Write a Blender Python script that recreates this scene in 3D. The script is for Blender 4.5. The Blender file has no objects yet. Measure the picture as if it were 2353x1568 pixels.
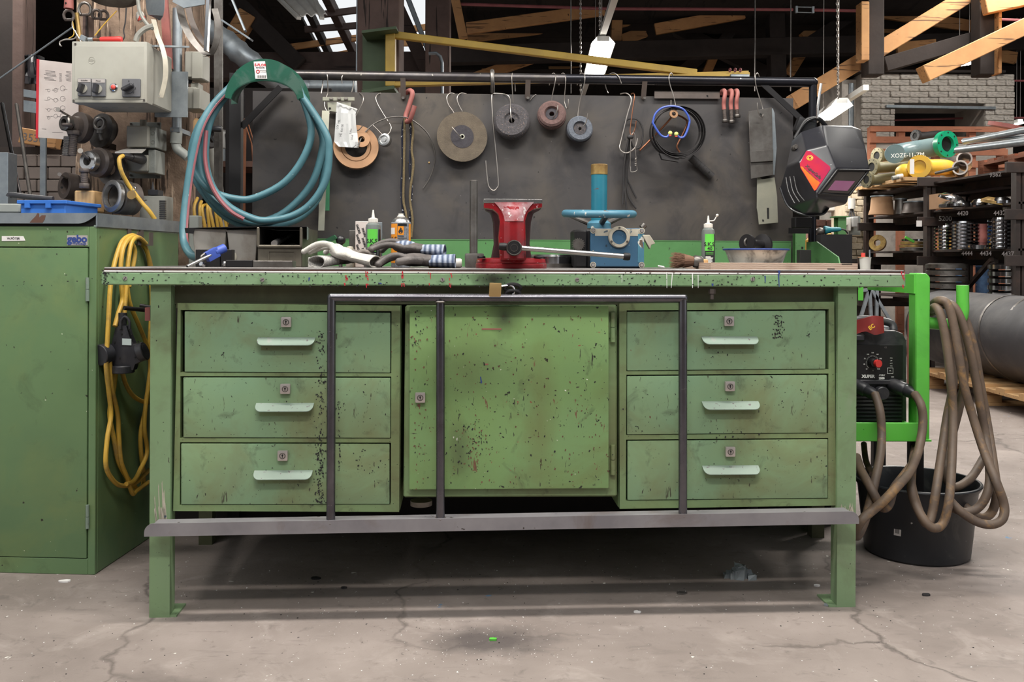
import bpy, bmesh, math, random
from mathutils import Vector as V, Matrix, noise as mnoise
R = math.radians
random.seed(7)
SC = bpy.context.scene
COL = SC.collection

# ---------------------------------------------------------------- camera
F_PX, CX, HY, CAM_Z, ROLL = 2140.0, 1176.5, 599.0, 0.87, R(0.25)
cam_d = bpy.data.cameras.new('camera')
cam_d.sensor_width = 36.0
cam_d.lens = F_PX / 2353.0 * 36.0
cam_d.shift_y = -(784.0 - HY) / 2353.0
cam_d.clip_start = 0.05
cam_d.clip_end = 200
cam = bpy.data.objects.new('camera', cam_d)
COL.objects.link(cam)
cam.location = (0, 0, CAM_Z)
CAM_R = Matrix.Rotation(R(90), 3, 'X') @ Matrix.Rotation(ROLL, 3, 'Z')
cam.rotation_euler = CAM_R.to_euler()
SC.camera = cam

# ---------------------------------------------------------------- world, exposure
SC.view_settings.view_transform = 'Standard'
SC.view_settings.look = 'None'
SC.view_settings.gamma = 1.0
SC.view_settings.use_curve_mapping = False
SC.view_settings.exposure = 0.35
wd = bpy.data.worlds.new('overcast_sky')
SC.world = wd
wd.use_nodes = True
wd.node_tree.nodes['Background'].inputs[0].default_value = (0.95, 0.98, 1.0, 1)
wd.node_tree.nodes['Background'].inputs[1].default_value = 0.74
SC.cycles.max_bounces = 6
SC.cycles.diffuse_bounces = 3
SC.cycles.glossy_bounces = 3
SC.cycles.transmission_bounces = 6
SC.cycles.transparent_max_bounces = 8
SC.cycles.sample_clamp_indirect = 6.0
SC.cycles.caustics_reflective = False
SC.cycles.caustics_refractive = False

# ---------------------------------------------------------------- geometry of the view: a pixel and a known depth give a point
def ray(px, py):
    return CAM_R @ V(((px - CX) / F_PX, -(py - HY) / F_PX, -1.0))
CAMV = V((0, 0, CAM_Z))
def W(px, py, y):                      # point at world depth y
    d = ray(px, py)
    return CAMV + d * (y / d.y)
def WZ(px, py, z=0.0):                 # point at height z
    d = ray(px, py)
    return CAMV + d * ((z - CAM_Z) / d.z)
# bench frame: x along the bench, y into depth, z up
BA = R(2.97)
BROT = Matrix.Rotation(BA, 4, 'Z')
BO = V((0, 2.302, 0)) - (BROT.to_3x3() @ V((0, 0.02, 0)))
B = Matrix.Translation(BO) @ BROT
BI = B.inverted()
def L(px, py, d):                      # pixel -> bench coordinates at bench depth d
    o = BI @ CAMV
    r = BROT.to_3x3().inverted() @ ray(px, py)
    return o + r * ((d - o.y) / r.y)
def LZ(px, py, z):
    return BI @ WZ(px, py, z)
def S(d):                              # metres per pixel at bench depth d
    return (2.285 + d) / F_PX
I4 = Matrix.Identity(4)

# ---------------------------------------------------------------- mesh builder
def frame_of(axis):
    a = V(axis).normalized()
    u = a.orthogonal().normalized()
    w = a.cross(u)
    return u, w, a
class MB:
    def __init__(s, F=I4):
        s.v, s.f, s.F = [], [], F
    def add(s, vs, fs):
        n = len(s.v)
        s.v += [V(q) for q in vs]
        s.f += [tuple(i + n for i in f) for f in fs]
        return s
    def bx(s, x0, x1, y0, y1, z0, z1):
        return s.hexa([(x0,y0,z0),(x1,y0,z0),(x1,y1,z0),(x0,y1,z0),(x0,y0,z1),(x1,y0,z1),(x1,y1,z1),(x0,y1,z1)])
    def hexa(s, p):
        return s.add(p, [(3,2,1,0),(4,5,6,7),(0,1,5,4),(1,2,6,5),(2,3,7,6),(3,0,4,7)])
    def box(s, c, size, rot=None):
        c = V(c); h = V(size) / 2
        p = [V((a*h.x, b*h.y, k*h.z)) for k in (-1,1) for a, b in ((-1,-1),(1,-1),(1,1),(-1,1))]
        if rot is not None: p = [rot @ q for q in p]
        return s.hexa([q + c for q in p])
    def bar(s, a, b, w, h, up=(0,0,1)):     # rectangular bar from a to b, width w sideways, h along up
        a, b = V(a), V(b); d = (b - a).normalized(); up = V(up)
        x = d.cross(up)
        if x.length < 1e-4: x = d.orthogonal()
        x.normalize(); z = x.cross(d).normalized()
        x = x * (w/2); z = z * (h/2)
        return s.hexa([a-x-z, a+x-z, b+x-z, b-x-z, a-x+z, a+x+z, b+x+z, b-x+z])
    def quadface(s, p): return s.add(p, [tuple(range(len(p)))])
    def prism(s, pts, vec):
        n = len(pts); vec = V(vec)
        p = [V(q) for q in pts]
        fs = [tuple(range(n))[::-1], tuple(range(n, 2*n))]
        fs += [(i, (i+1) % n, n+(i+1) % n, n+i) for i in range(n)]
        return s.add(p + [q + vec for q in p], fs)
    def cyl(s, a, b, r, r2=None, n=16, caps=True):
        a, b = V(a), V(b); r2 = r if r2 is None else r2
        u, w, _ = frame_of(b - a)
        c = [u*math.cos(2*math.pi*i/n) + w*math.sin(2*math.pi*i/n) for i in range(n)]
        fs = [(i, (i+1) % n, n+(i+1) % n, n+i) for i in range(n)]
        if caps: fs += [tuple(range(n))[::-1], tuple(range(n, 2*n))]
        return s.add([a+q*r for q in c] + [b+q*r2 for q in c], fs)
    def lathe(s, o, axis, prof, n=24, closed=False, sq=None, u=None):
        o = V(o); uu, w, a = frame_of(axis)
        if u is not None:
            uu = V(u).normalized(); w = a.cross(uu)
        vs, fs = [], []; m = len(prof)
        kx, ky = sq or (1, 1)
        for r, h in prof:
            for i in range(n):
                t = 2*math.pi*i/n
                vs.append(o + a*h + uu*(r*kx*math.cos(t)) + w*(r*ky*math.sin(t)))
        for j in range(m if closed else m-1):
            k = (j+1) % m
            for i in range(n):
                fs.append((j*n+i, j*n+(i+1) % n, k*n+(i+1) % n, k*n+i))
        if not closed:
            if prof[0][0] > 1e-6: fs.append(tuple(range(n))[::-1])
            if prof[-1][0] > 1e-6: fs.append(tuple(range((m-1)*n, m*n)))
        return s.add(vs, fs)
    def tube(s, pts, r, n=8, closed=False, sq=None):
        P = [V(q) for q in pts]; m = len(P)
        rr = r if isinstance(r, (list, tuple)) else [r]*m
        vs, fs = [], []; u = None
        for i in range(m):
            if closed: t = P[(i+1) % m] - P[i-1]
            else: t = P[min(i+1, m-1)] - P[max(i-1, 0)]
            t.normalize()
            if u is None: u = t.orthogonal().normalized()
            else:
                u = u - t*u.dot(t)
                u = u.normalized() if u.length > 1e-6 else t.orthogonal().normalized()
            w = t.cross(u)
            for k in range(n):
                q = 2*math.pi*k/n
                vs.append(P[i] + u*(rr[i]*math.cos(q)) + w*(rr[i]*math.sin(q)))
        for i in range(m if closed else m-1):
            j = (i+1) % m
            for k in range(n):
                fs.append((i*n+k, i*n+(k+1) % n, j*n+(k+1) % n, j*n+k))
        if not closed:
            fs.append(tuple(range(n))[::-1]); fs.append(tuple(range((m-1)*n, m*n)))
        return s.add(vs, fs)
    def torus(s, c, axis, RR, r, n=32, m=8, sq=None):
        return s.lathe(c, axis, [(RR + r*math.cos(2*math.pi*k/m), r*math.sin(2*math.pi*k/m)) for k in range(m)], n, True, sq)
    def ell(s, c, rad, rot=None, nu=16, nv=10):
        c = V(c); vs, fs = [], []
        for j in range(1, nv):
            t = math.pi*j/nv
            for i in range(nu):
                p = 2*math.pi*i/nu
                q = V((rad[0]*math.sin(t)*math.cos(p), rad[1]*math.sin(t)*math.sin(p), rad[2]*math.cos(t)))
                vs.append(c + (rot @ q if rot is not None else q))
        top = V((0,0,rad[2])); bot = -top
        if rot is not None: top, bot = rot @ top, rot @ bot
        vs += [c+top, c+bot]; T_, B_ = len(vs)-2, len(vs)-1
        for i in range(nu):
            k = (i+1) % nu
            fs.append((T_, i, k)); fs.append((B_, (nv-2)*nu+k, (nv-2)*nu+i))
            for j in range(nv-2): fs.append((j*nu+i, (j+1)*nu+i, (j+1)*nu+k, j*nu+k))
        return s.add(vs, fs)
    def grid(s, rows, thick=None):
        m, n = len(rows), len(rows[0]); vs = [V(q) for r_ in rows for q in r_]
        fs = [(j*n+i, j*n+i+1, (j+1)*n+i+1, (j+1)*n+i) for j in range(m-1) for i in range(n-1)]
        if thick is not None:
            t = V(thick); N = m*n
            vs = vs + [q+t for q in vs]
            fs = fs + [tuple(i+N for i in f)[::-1] for f in fs]
            edge = [i for i in range(n)] + [j*n+n-1 for j in range(1, m)] + [(m-1)*n+i for i in range(n-2, -1, -1)] + [j*n for j in range(m-2, 0, -1)]
            for a, b in zip(edge, edge[1:]+edge[:1]): fs.append((b, a, a+N, b+N))
        return s.add(vs, fs)
    def mesh(s, name, bevel=0.0, seg=1, smooth=True, ang=35, remesh=0, relax=0):
        me = bpy.data.meshes.new(name)
        me.from_pydata([s.F @ q for q in s.v], [], s.f)
        bm = bmesh.new(); bm.from_mesh(me)
        bmesh.ops.recalc_face_normals(bm, faces=bm.faces)
        if bevel:
            es = [e for e in bm.edges if len(e.link_faces) == 2 and e.calc_face_angle(0) > R(30)]
            bmesh.ops.bevel(bm, geom=es, offset=bevel, segments=seg, affect='EDGES', clamp_overlap=True, profile=0.7)
        bm.to_mesh(me); bm.free()
        if remesh:
            o = bpy.data.objects.new('tmp', me); COL.objects.link(o)
            md = o.modifiers.new('r', 'REMESH'); md.mode = 'VOXEL'; md.voxel_size = remesh
            if relax:
                m2 = o.modifiers.new('s', 'SMOOTH'); m2.iterations = relax; m2.factor = 0.5
            bpy.context.view_layer.update()
            me2 = bpy.data.meshes.new_from_object(o.evaluated_get(bpy.context.evaluated_depsgraph_get()))
            bpy.data.objects.remove(o); bpy.data.meshes.remove(me); me = me2; me.name = name
            ang = 180
        if smooth:
            for p in me.polygons: p.use_smooth = True
            if ang < 180: me.set_sharp_from_angle(angle=R(ang))
        return me

def spl(pts, k=6, closed=False):       # Catmull-Rom through the points
    P = [V(q) for q in pts]; n = len(P); out = []
    rng = range(n if closed else n-1)
    for i in rng:
        if closed: p0, p1, p2, p3 = P[i-1], P[i], P[(i+1) % n], P[(i+2) % n]
        else: p0, p1, p2, p3 = P[max(i-1,0)], P[i], P[i+1], P[min(i+2,n-1)]
        for j in range(k):
            t = j/k
            out.append(0.5*((2*p1) + (p2-p0)*t + (2*p0-5*p1+4*p2-p3)*t*t + (3*p1-p0-3*p2+p3)*t**3))
    if not closed: out.append(P[-1])
    return out

# ---------------------------------------------------------------- objects
def tag(o, label=None, cat=None, group=None, kind=None):
    if label: o['label'] = label
    if cat: o['category'] = cat
    if group: o['group'] = group
    if kind: o['kind'] = kind
    return o
def base_of(meshes, F):
    Fi = F.inverted(); lo, hi = V((1e9,)*3), V((-1e9,)*3)
    for me in meshes:
        for vt in me.vertices:
            q = Fi @ vt.co
            for k in range(3):
                lo[k] = min(lo[k], q[k]); hi[k] = max(hi[k], q[k])
    return V(((lo.x+hi.x)/2, (lo.y+hi.y)/2, lo.z))
def one(mb, name, mt, label=None, cat=None, group=None, kind=None, F=None, **kw):
    F = F or mb.F
    me = mb.mesh(name, **kw)
    M = F @ Matrix.Translation(base_of([me], F))
    me.transform(M.inverted())
    o = bpy.data.objects.new(name, me); COL.objects.link(o)
    o.matrix_world = M
    me.materials.append(mt)
    return tag(o, label, cat, group, kind)
class T:                               # a thing made of parts (built in world coordinates, re-based at the end)
    def __init__(s, name, label, cat, group=None, F=I4, kind=None):
        s.n, s.l, s.c, s.g, s.F, s.k, s.parts = name, label, cat, group, F, kind, []
    def p(s, name, mb, mt, sub=None, label=None, kind=None, **kw):
        me = mb.mesh(name, **kw) if isinstance(mb, MB) else mb
        o = bpy.data.objects.new(name, me); COL.objects.link(o)
        if mt: me.materials.append(mt)
        tag(o, label, None, None, kind)
        s.parts.append((o, sub))
        return o
    def done(s):
        M = s.F @ Matrix.Translation(base_of([o.data for o, _ in s.parts], s.F))
        Mi = M.inverted()
        root = bpy.data.objects.new(s.n, None); COL.objects.link(root)
        root.empty_display_size = 0.05
        root.matrix_world = M
        for me in {o.data for o, _ in s.parts}: me.transform(Mi)
        for o, sub in s.parts: o.parent = sub or root
        return tag(root, s.l, s.c, s.g, s.k)
def copy_tree(o, M=None, label=None, group=None, parent=None):
    c = o.copy(); COL.objects.link(c); c.parent = parent
    if M is not None: c.matrix_world = M
    if label: c['label'] = label
    if group: c['group'] = group
    for ch in list(o.children): copy_tree(ch, parent=c)
    return c
def textmesh(body, size, M, align='CENTER', ext=0.0002, bold=0.0, sx=1.0, shear=0.0):
    cu = bpy.data.curves.new('txt', 'FONT')
    cu.body = body; cu.size = size; cu.align_x = align; cu.align_y = 'CENTER'
    cu.extrude = ext; cu.offset = bold; cu.resolution_u = 3; cu.shear = shear
    o = bpy.data.objects.new('txt', cu); COL.objects.link(o)
    bpy.context.view_layer.update()
    me = bpy.data.meshes.new_from_object(o.evaluated_get(bpy.context.evaluated_depsgraph_get()))
    bpy.data.objects.remove(o); bpy.data.curves.remove(cu)
    me.transform(M @ Matrix.Diagonal((sx, 1, 1, 1)))
    return me
def facing(p, n, up=(0,0,1)):          # frame whose +z is n (out of the surface), +y is up
    n = V(n).normalized(); x = V(up).cross(n).normalized(); y = n.cross(x)
    return Matrix(((x.x,y.x,n.x,p[0]),(x.y,y.y,n.y,p[1]),(x.z,y.z,n.z,p[2]),(0,0,0,1)))

# ---------------------------------------------------------------- materials
SAT = 0.84
def lin(c):
    g = 0.3*c[0] + 0.59*c[1] + 0.11*c[2]
    c = [g + (v - g)*SAT for v in c]
    return tuple(((v/255)/12.92 if v/255 <= 0.04045 else ((v/255+0.055)/1.055)**2.4) for v in c) + (1,)
MATS = {}
def mat(name, c, c2=None, rough=0.5, metal=0.0, ns=5.0, dirt=None, speck=None, scr=None, bump=0.0, bs=80.0,
        spec=0.5, trans=0.0, emit=0.0, alpha=1.0, rv=0.12, more=None, coat=0.0, wave=None):
    m = bpy.data.materials.new(name); m.use_nodes = True; MATS[name] = m
    nt = m.node_tree; N, Lk = nt.nodes, nt.links
    bs_ = N['Principled BSDF']
    bs_.inputs['Roughness'].default_value = rough
    bs_.inputs['Metallic'].default_value = metal
    bs_.inputs['Specular IOR Level'].default_value = spec
    bs_.inputs['Transmission Weight'].default_value = trans
    bs_.inputs['Alpha'].default_value = alpha
    bs_.inputs['Coat Weight'].default_value = coat
    if emit:
        bs_.inputs['Emission Color'].default_value = lin(c)
        bs_.inputs['Emission Strength'].default_value = emit
    tc = N.new('ShaderNodeTexCoord').outputs['Object']
    def noise(scale, detail=3, rgh=0.55, vec=None, dist=0.0):
        n = N.new('ShaderNodeTexNoise'); Lk.new(vec or tc, n.inputs['Vector'])
        n.inputs['Scale'].default_value = scale; n.inputs['Detail'].default_value = detail
        n.inputs['Roughness'].default_value = rgh; n.inputs['Distortion'].default_value = dist
        return n.outputs['Fac']
    def ramp(fac, a, b, inv=False):
        r_ = N.new('ShaderNodeMapRange'); Lk.new(fac, r_.inputs['Value'])
        r_.inputs['From Min'].default_value = a; r_.inputs['From Max'].default_value = b
        r_.inputs['To Min'].default_value = 1.0 if inv else 0.0; r_.inputs['To Max'].default_value = 0.0 if inv else 1.0
        return r_.outputs['Result']
    def mul(a, k):
        q = N.new('ShaderNodeMath'); q.operation = 'MULTIPLY'; Lk.new(a, q.inputs[0])
        if isinstance(k, (int, float)): q.inputs[1].default_value = k
        else: Lk.new(k, q.inputs[1])
        return q.outputs[0]
    def mix(a, b, fac, mode='MIX'):
        q = N.new('ShaderNodeMix'); q.data_type = 'RGBA'; q.blend_type = mode
        if isinstance(fac, (int, float)): q.inputs['Factor'].default_value = fac
        else: Lk.new(fac, q.inputs['Factor'])
        for v_, i in ((a, 6), (b, 7)):
            if isinstance(v_, tuple): q.inputs[i].default_value = v_
            else: Lk.new(v_, q.inputs[i])
        return q.outputs[2]
    def mapped(sc3, rot=(0,0,0)):
        q = N.new('ShaderNodeMapping'); Lk.new(tc, q.inputs['Vector'])
        q.inputs['Scale'].default_value = sc3; q.inputs['Rotation'].default_value = rot
        return q.outputs['Vector']
    H = dict(nt=nt, N=N, Lk=Lk, tc=tc, noise=noise, ramp=ramp, mul=mul, mix=mix, mapped=mapped, bsdf=bs_)
    col = lin(c)
    if c2 is not None: col = mix(lin(c), lin(c2), ramp(noise(ns, 4, 0.6), 0.35, 0.68))
    for d in ([dirt] if dirt and not isinstance(dirt, list) else dirt or []):      # (colour, amount, scale[, lo, hi])
        lo, hi = (d[3], d[4]) if len(d) > 3 else (0.48, 0.72)
        col = mix(col, lin(d[0]), mul(ramp(noise(d[2], 5, 0.65, dist=0.6), lo, hi), d[1]))
    for d in ([speck] if speck and not isinstance(speck, list) else speck or []):  # (colour, threshold, scale)
        col = mix(col, lin(d[0]), ramp(noise(d[2], 2, 0.6), d[1], d[1]+0.025))
    for d in ([scr] if scr and not isinstance(scr, list) else scr or []):          # (colour, threshold, (sx,sy,sz)[, rot])
        col = mix(col, lin(d[0]), ramp(noise(1.0, 3, 0.6, mapped(d[2], d[3] if len(d) > 3 else (0,0,0)), 0.3), d[1], d[1]+0.03))
    if wave:                                                                        # (colour, scale, axis, amount)
        wv = N.new('ShaderNodeTexWave'); Lk.new(tc, wv.inputs['Vector']); wv.bands_direction = wave[2]
        wv.inputs['Scale'].default_value = wave[1]; wv.inputs['Distortion'].default_value = 2.5
        wv.inputs['Detail'].default_value = 3
        col = mix(col, lin(wave[0]), mul(wv.outputs['Fac'], wave[3]))
    if more: col = more(H, col)
    if isinstance(col, tuple): bs_.inputs['Base Color'].default_value = col
    else: Lk.new(col, bs_.inputs['Base Color'])
    if rv:
        q = N.new('ShaderNodeMath'); q.operation = 'ADD'; q.use_clamp = True
        Lk.new(mul(noise(9.0, 4), rv*2), q.inputs[0]); q.inputs[1].default_value = rough - rv
        Lk.new(q.outputs[0], bs_.inputs['Roughness'])
    if bump:
        b_ = N.new('ShaderNodeBump'); b_.inputs['Strength'].default_value = bump; b_.inputs['Distance'].default_value = 0.004
        Lk.new(noise(bs, 4, 0.6), b_.inputs['Height']); Lk.new(b_.outputs[0], bs_.inputs['Normal'])
    return m
BLK, BRN, RUST, WHT = (30,28,26), (70,58,46), (150,84,62), (225,222,214)
def floor_more(H, col):
    N, Lk, mix, ramp, noise, mul = H['N'], H['Lk'], H['mix'], H['ramp'], H['noise'], H['mul']
    # cracks: edges of a coarse, distorted cell pattern, broken up
    wob = N.new('ShaderNodeTexNoise'); Lk.new(H['tc'], wob.inputs['Vector']); wob.inputs['Scale'].default_value = 4.0; wob.inputs['Detail'].default_value = 6
    add = N.new('ShaderNodeVectorMath'); add.operation = 'MULTIPLY_ADD'
    Lk.new(wob.outputs['Color'], add.inputs[0]); add.inputs[1].default_value = (0.35,0.35,0.0); Lk.new(H['tc'], add.inputs[2])
    vo = N.new('ShaderNodeTexVoronoi'); vo.feature = 'DISTANCE_TO_EDGE'; vo.inputs['Scale'].default_value = 0.75
    Lk.new(add.outputs[0], vo.inputs['Vector'])
    crack = mul(ramp(vo.outputs['Distance'], 0.0, 0.007, True), ramp(noise(1.6, 2), 0.45, 0.6))
    col = mix(col, lin((74,64,60)), mul(crack, 0.75))
    # scuffs stretched to the side
    col = mix(col, lin((92,82,80)), mul(ramp(noise(1.0, 5, 0.7, H['mapped']((5,22,1), (0,0,0.4))), 0.58, 0.75), 0.45))
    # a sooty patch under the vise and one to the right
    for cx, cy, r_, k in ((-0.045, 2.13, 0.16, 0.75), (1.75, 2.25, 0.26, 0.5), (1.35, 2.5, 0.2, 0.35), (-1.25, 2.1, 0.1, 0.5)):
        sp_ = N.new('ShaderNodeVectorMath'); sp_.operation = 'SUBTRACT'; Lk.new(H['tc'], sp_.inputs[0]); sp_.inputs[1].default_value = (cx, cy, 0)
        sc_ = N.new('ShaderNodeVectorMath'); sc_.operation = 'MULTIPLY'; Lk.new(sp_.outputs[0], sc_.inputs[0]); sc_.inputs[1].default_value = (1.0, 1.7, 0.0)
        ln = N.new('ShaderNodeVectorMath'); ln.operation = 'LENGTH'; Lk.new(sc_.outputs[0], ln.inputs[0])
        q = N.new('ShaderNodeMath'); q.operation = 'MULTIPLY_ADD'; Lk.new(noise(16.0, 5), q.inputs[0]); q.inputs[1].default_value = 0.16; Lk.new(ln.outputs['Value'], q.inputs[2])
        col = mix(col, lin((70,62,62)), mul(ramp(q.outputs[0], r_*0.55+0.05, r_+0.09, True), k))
    return col
mat('floor', (150,136,129), (124,111,104), rough=0.75, ns=2.2, bump=0.25, bs=120,
    dirt=[((100,88,82),0.55,1.3,0.48,0.75), ((176,162,154),0.5,6.0,0.55,0.75), ((92,82,78),0.5,22,0.58,0.72)],
    speck=[((238,236,230),0.725,75), ((64,58,56),0.715,60), ((96,130,165),0.745,13), ((225,220,210),0.74,26)], more=floor_more)
def smudge(*pts):                       # greasy hand and oil stains: (x, z, rx, rz, colour, amount) on an upright face
    def f(H, col):
        N, Lk = H['N'], H['Lk']
        for cx, cz, rx, rz_, c, k in pts:
            s_ = N.new('ShaderNodeVectorMath'); s_.operation = 'SUBTRACT'; Lk.new(H['tc'], s_.inputs[0]); s_.inputs[1].default_value = (cx, 0, cz)
            m_ = N.new('ShaderNodeVectorMath'); m_.operation = 'MULTIPLY'; Lk.new(s_.outputs[0], m_.inputs[0]); m_.inputs[1].default_value = (1/rx, 0, 1/rz_)
            l_ = N.new('ShaderNodeVectorMath'); l_.operation = 'LENGTH'; Lk.new(m_.outputs[0], l_.inputs[0])
            q = N.new('ShaderNodeMath'); q.operation = 'MULTIPLY_ADD'; Lk.new(H['noise'](14.0, 5), q.inputs[0]); q.inputs[1].default_value = 0.9; Lk.new(l_.outputs['Value'], q.inputs[2])
            col = H['mix'](col, lin(c), H['mul'](H['ramp'](q.outputs[0], 0.5, 1.45, True), k))
        return col
    return f
GREEN = dict(rough=0.42, ns=3.0)
def streak(colr, lo, amt, sc3):
    def f(H, col): return H['mix'](col, lin(colr), H['mul'](H['ramp'](H['noise'](1.0, 4, 0.6, H['mapped'](sc3)), lo, lo+0.2), amt))
    return f
mat('drawer_green', (118,154,116), (126,154,104), dirt=[((116,106,62),0.75,3.6,0.48,0.72), ((60,58,44),0.6,18,0.57,0.75)],
    speck=[(BLK,0.705,120)], scr=[((58,54,44),0.70,(150,150,38),(0,0.3,0)), ((70,70,52),0.69,(60,60,14),(0,-0.7,0))], **GREEN)
mat('carcass_green', (112,142,94), (120,140,86), dirt=[((98,88,58),0.7,5.0,0.46,0.7), ((50,46,36),0.6,22,0.57,0.75)], speck=[(BLK,0.72,110)], **GREEN)
mat('door_green', (120,158,86), (114,152,94), dirt=[((112,116,58),0.6,3.0,0.5,0.72), ((64,66,46),0.6,12,0.6,0.74)],
    speck=[((40,42,36),0.69,90), (RUST,0.715,60), ((236,236,220),0.75,70)],
    scr=[((124,84,62),0.685,(70,70,20)), ((54,56,44),0.68,(130,130,24),(0,0.25,0)), ((70,70,52),0.70,(40,40,120),(0,0.3,0))],
    more=smudge((-.01,.45,.05,.06,(44,50,34),.85), (-.1,.33,.16,.13,(84,92,56),.55), (.08,.2,.05,.2,(108,100,48),.5), (-.12,.12,.04,.09,(70,78,52),.6)), **GREEN)
mat('edge_green', (122,164,112), (128,160,120), dirt=[((84,110,66),0.5,7), ((50,46,38),0.6,26,0.6,0.76)],
    speck=[((36,34,30),0.685,95), ((176,74,56),0.762,24), ((60,100,150),0.785,30)], scr=[((40,38,32),0.69,(110,110,36),(0,0.2,0)), ((46,44,40),0.7,(30,30,140))],
    more=smudge((.03,.825,.06,.035,(28,26,22),1.0), (.02,.84,.3,.03,(70,84,52),.5)), **GREEN)
mat('apron_green', (92,96,66), (80,80,54), dirt=[((56,52,36),0.6,5)], rough=0.5)
mat('leg_green', (114,144,98), (120,148,108), dirt=[((150,146,136),0.45,3.5,0.6,0.75), ((90,86,60),0.5,7)], speck=[(BLK,0.72,90)], scr=[((60,58,46),0.72,(90,90,30))], **GREEN)
mat('cabinet_green', (98,130,82), (88,120,78), dirt=[((122,136,72),0.5,3.0), ((60,70,44),0.5,9,0.58,0.78)], speck=[((216,220,190),0.755,70), ((46,44,34),0.735,45)], scr=[((80,66,44),0.75,(60,60,12))], **GREEN)
mat('splash_green', (74,132,70), (82,136,78), dirt=[((60,110,54),0.5,6)], speck=[((50,60,44),0.7,90)], **GREEN)
mat('trolley_green', (80,190,50), (90,196,66), dirt=[((60,150,46),0.4,8)], speck=[((50,100,40),0.72,60)], rough=0.38)
mat('handle_green', (116,134,120), (124,142,128), dirt=[((150,140,140),0.7,18,0.56,0.7)], speck=[((96,86,90),0.66,90)], rough=0.35)
mat('raw_steel', (112,110,116), (86,84,92), metal=0.9, rough=0.27, ns=9, dirt=[((64,56,58),0.5,6)], scr=[((180,176,176),0.72,(20,120,120))])
mat('angle_steel', (150,146,150), (128,124,130), metal=0.5, rough=0.5, ns=7, dirt=[((110,84,66),0.5,8,0.55,0.75)], speck=[((70,62,60),0.7,40)])
mat('pipe_steel', (88,84,86), (62,58,60), metal=0.8, rough=0.36, ns=8, dirt=[((110,104,92),0.4,14)], speck=[((170,165,150),0.72,60)])
mat('black_pipe', (40,40,48), (28,28,34), metal=0.6, rough=0.3, speck=[((150,150,150),0.73,60)])
mat('sheet_steel', (78,74,74), (64,61,62), metal=0.25, rough=0.5, ns=3.5, dirt=[((104,92,76),0.6,2.6,0.45,0.72), ((50,48,52),0.65,7,0.5,0.68)], speck=[((120,116,112),0.75,55), ((40,38,38),0.715,60)], scr=[((112,108,104),0.775,(60,60,10)), ((108,104,100),0.78,(8,60,90))])
mat('bright_steel', (190,188,186), (160,158,158), metal=0.9, rough=0.28, ns=12)
mat('dull_steel', (124,120,116), (92,86,82), metal=0.75, rough=0.42, ns=14, dirt=[((72,58,48),0.5,12)])
mat('galv', (154,162,168), (132,142,150), metal=0.6, rough=0.42, ns=20)
mat('zinc_yellow', (178,176,156), (160,160,146), metal=0.55, rough=0.4, ns=14)
mat('dark_iron', (104,92,86), (80,70,66), metal=0.25, rough=0.5, ns=10, dirt=[((92,72,58),0.4,14)])
mat('black_iron', (38,36,38), (30,28,30), metal=0.4, rough=0.5)
mat('chrome', (214,214,216), (190,190,194), metal=1.0, rough=0.16)
mat('nickel', (206,196,192), (190,180,176), metal=0.75, rough=0.36)
mat('wire', (176,168,160), (150,142,136), metal=0.8, rough=0.35)
mat('brass', (206,166,104), (196,156,96), metal=0.75, rough=0.36)
mat('keyhole', (14,13,12), rough=0.8, rv=0)
mat('worktop_steel', (150,146,144), (118,112,110), metal=0.5, rough=0.45, dirt=[((80,66,60),0.5,12)])
mat('worktop_core', (98,62,56), (78,52,48), rough=0.7)
mat('white_lip', (214,212,206), (190,188,182), rough=0.45, speck=[((90,84,80),0.68,50)])
mat('red_paint', (172,22,30), (140,18,28), rough=0.3, dirt=[((96,24,30),0.6,14), ((84,66,70),0.6,22,0.58,0.72)], speck=[((196,150,160),0.7,90)])
mat('red_worn', (206,170,176), (190,60,66), rough=0.32, ns=30, speck=[((236,226,226),0.62,70)])
mat('vise_dark', (60,20,24), (44,24,28), rough=0.5)
mat('red_oxide', (172,94,86), (150,80,74), rough=0.6, ns=12, dirt=[((110,72,64),0.5,20)])
mat('teal', (28,114,138), (34,124,146), rough=0.35, ns=8, dirt=[((24,96,120),0.4,9)], speck=[((104,70,62),0.69,26)])
mat('machine_blue', (56,98,132), (46,88,120), rough=0.4, ns=8, speck=[((206,200,180),0.66,30), ((40,60,76),0.7,60)])
mat('wheel_blue', (74,134,158), (60,116,142), rough=0.4, ns=14, speck=[((210,206,196),0.64,34), ((104,84,72),0.68,40)])
mat('cream_worn', (196,188,168), (150,140,124), rough=0.45, ns=12, speck=[((80,96,110),0.66,40)])
mat('brass_worn', (196,160,84), (120,84,50), metal=0.5, rough=0.4, ns=16)
mat('hose_teal', (72,122,134), (62,110,122), rough=0.45, ns=12, dirt=[((60,110,122),0.4,20)], speck=[((176,206,206),0.72,80)])
mat('hose_red', (160,88,94), (140,76,84), rough=0.5)
mat('holder_green', (18,84,64), (12,70,52), rough=0.35, ns=9, dirt=[((66,94,84),0.6,9,0.47,0.56)])
mat('paper_white', (232,228,226), (220,214,212), rough=0.7, rv=0)
mat('paper_stained', (206,194,188), (194,178,172), rough=0.7, ns=9, dirt=[((176,150,130),0.4,8,0.58,0.75)])
mat('ink', (34,32,34), rough=0.7, rv=0)
mat('ink_grey', (120,112,112), rough=0.7, rv=0)
mat('ink_red', (214,30,46), rough=0.6, rv=0)
mat('ink_white', (236,236,232), rough=0.6, rv=0)
mat('ink_blue', (40,64,140), rough=0.6, rv=0)
mat('label_silver', (176,168,164), (160,152,150), rough=0.4)
mat('label_green', (86,204,60), (96,212,76), rough=0.35, ns=14, dirt=[((110,140,90),0.4,16)])
mat('label_orange', (242,142,24), rough=0.35)
mat('label_dark', (28,32,36), rough=0.35)
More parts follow.
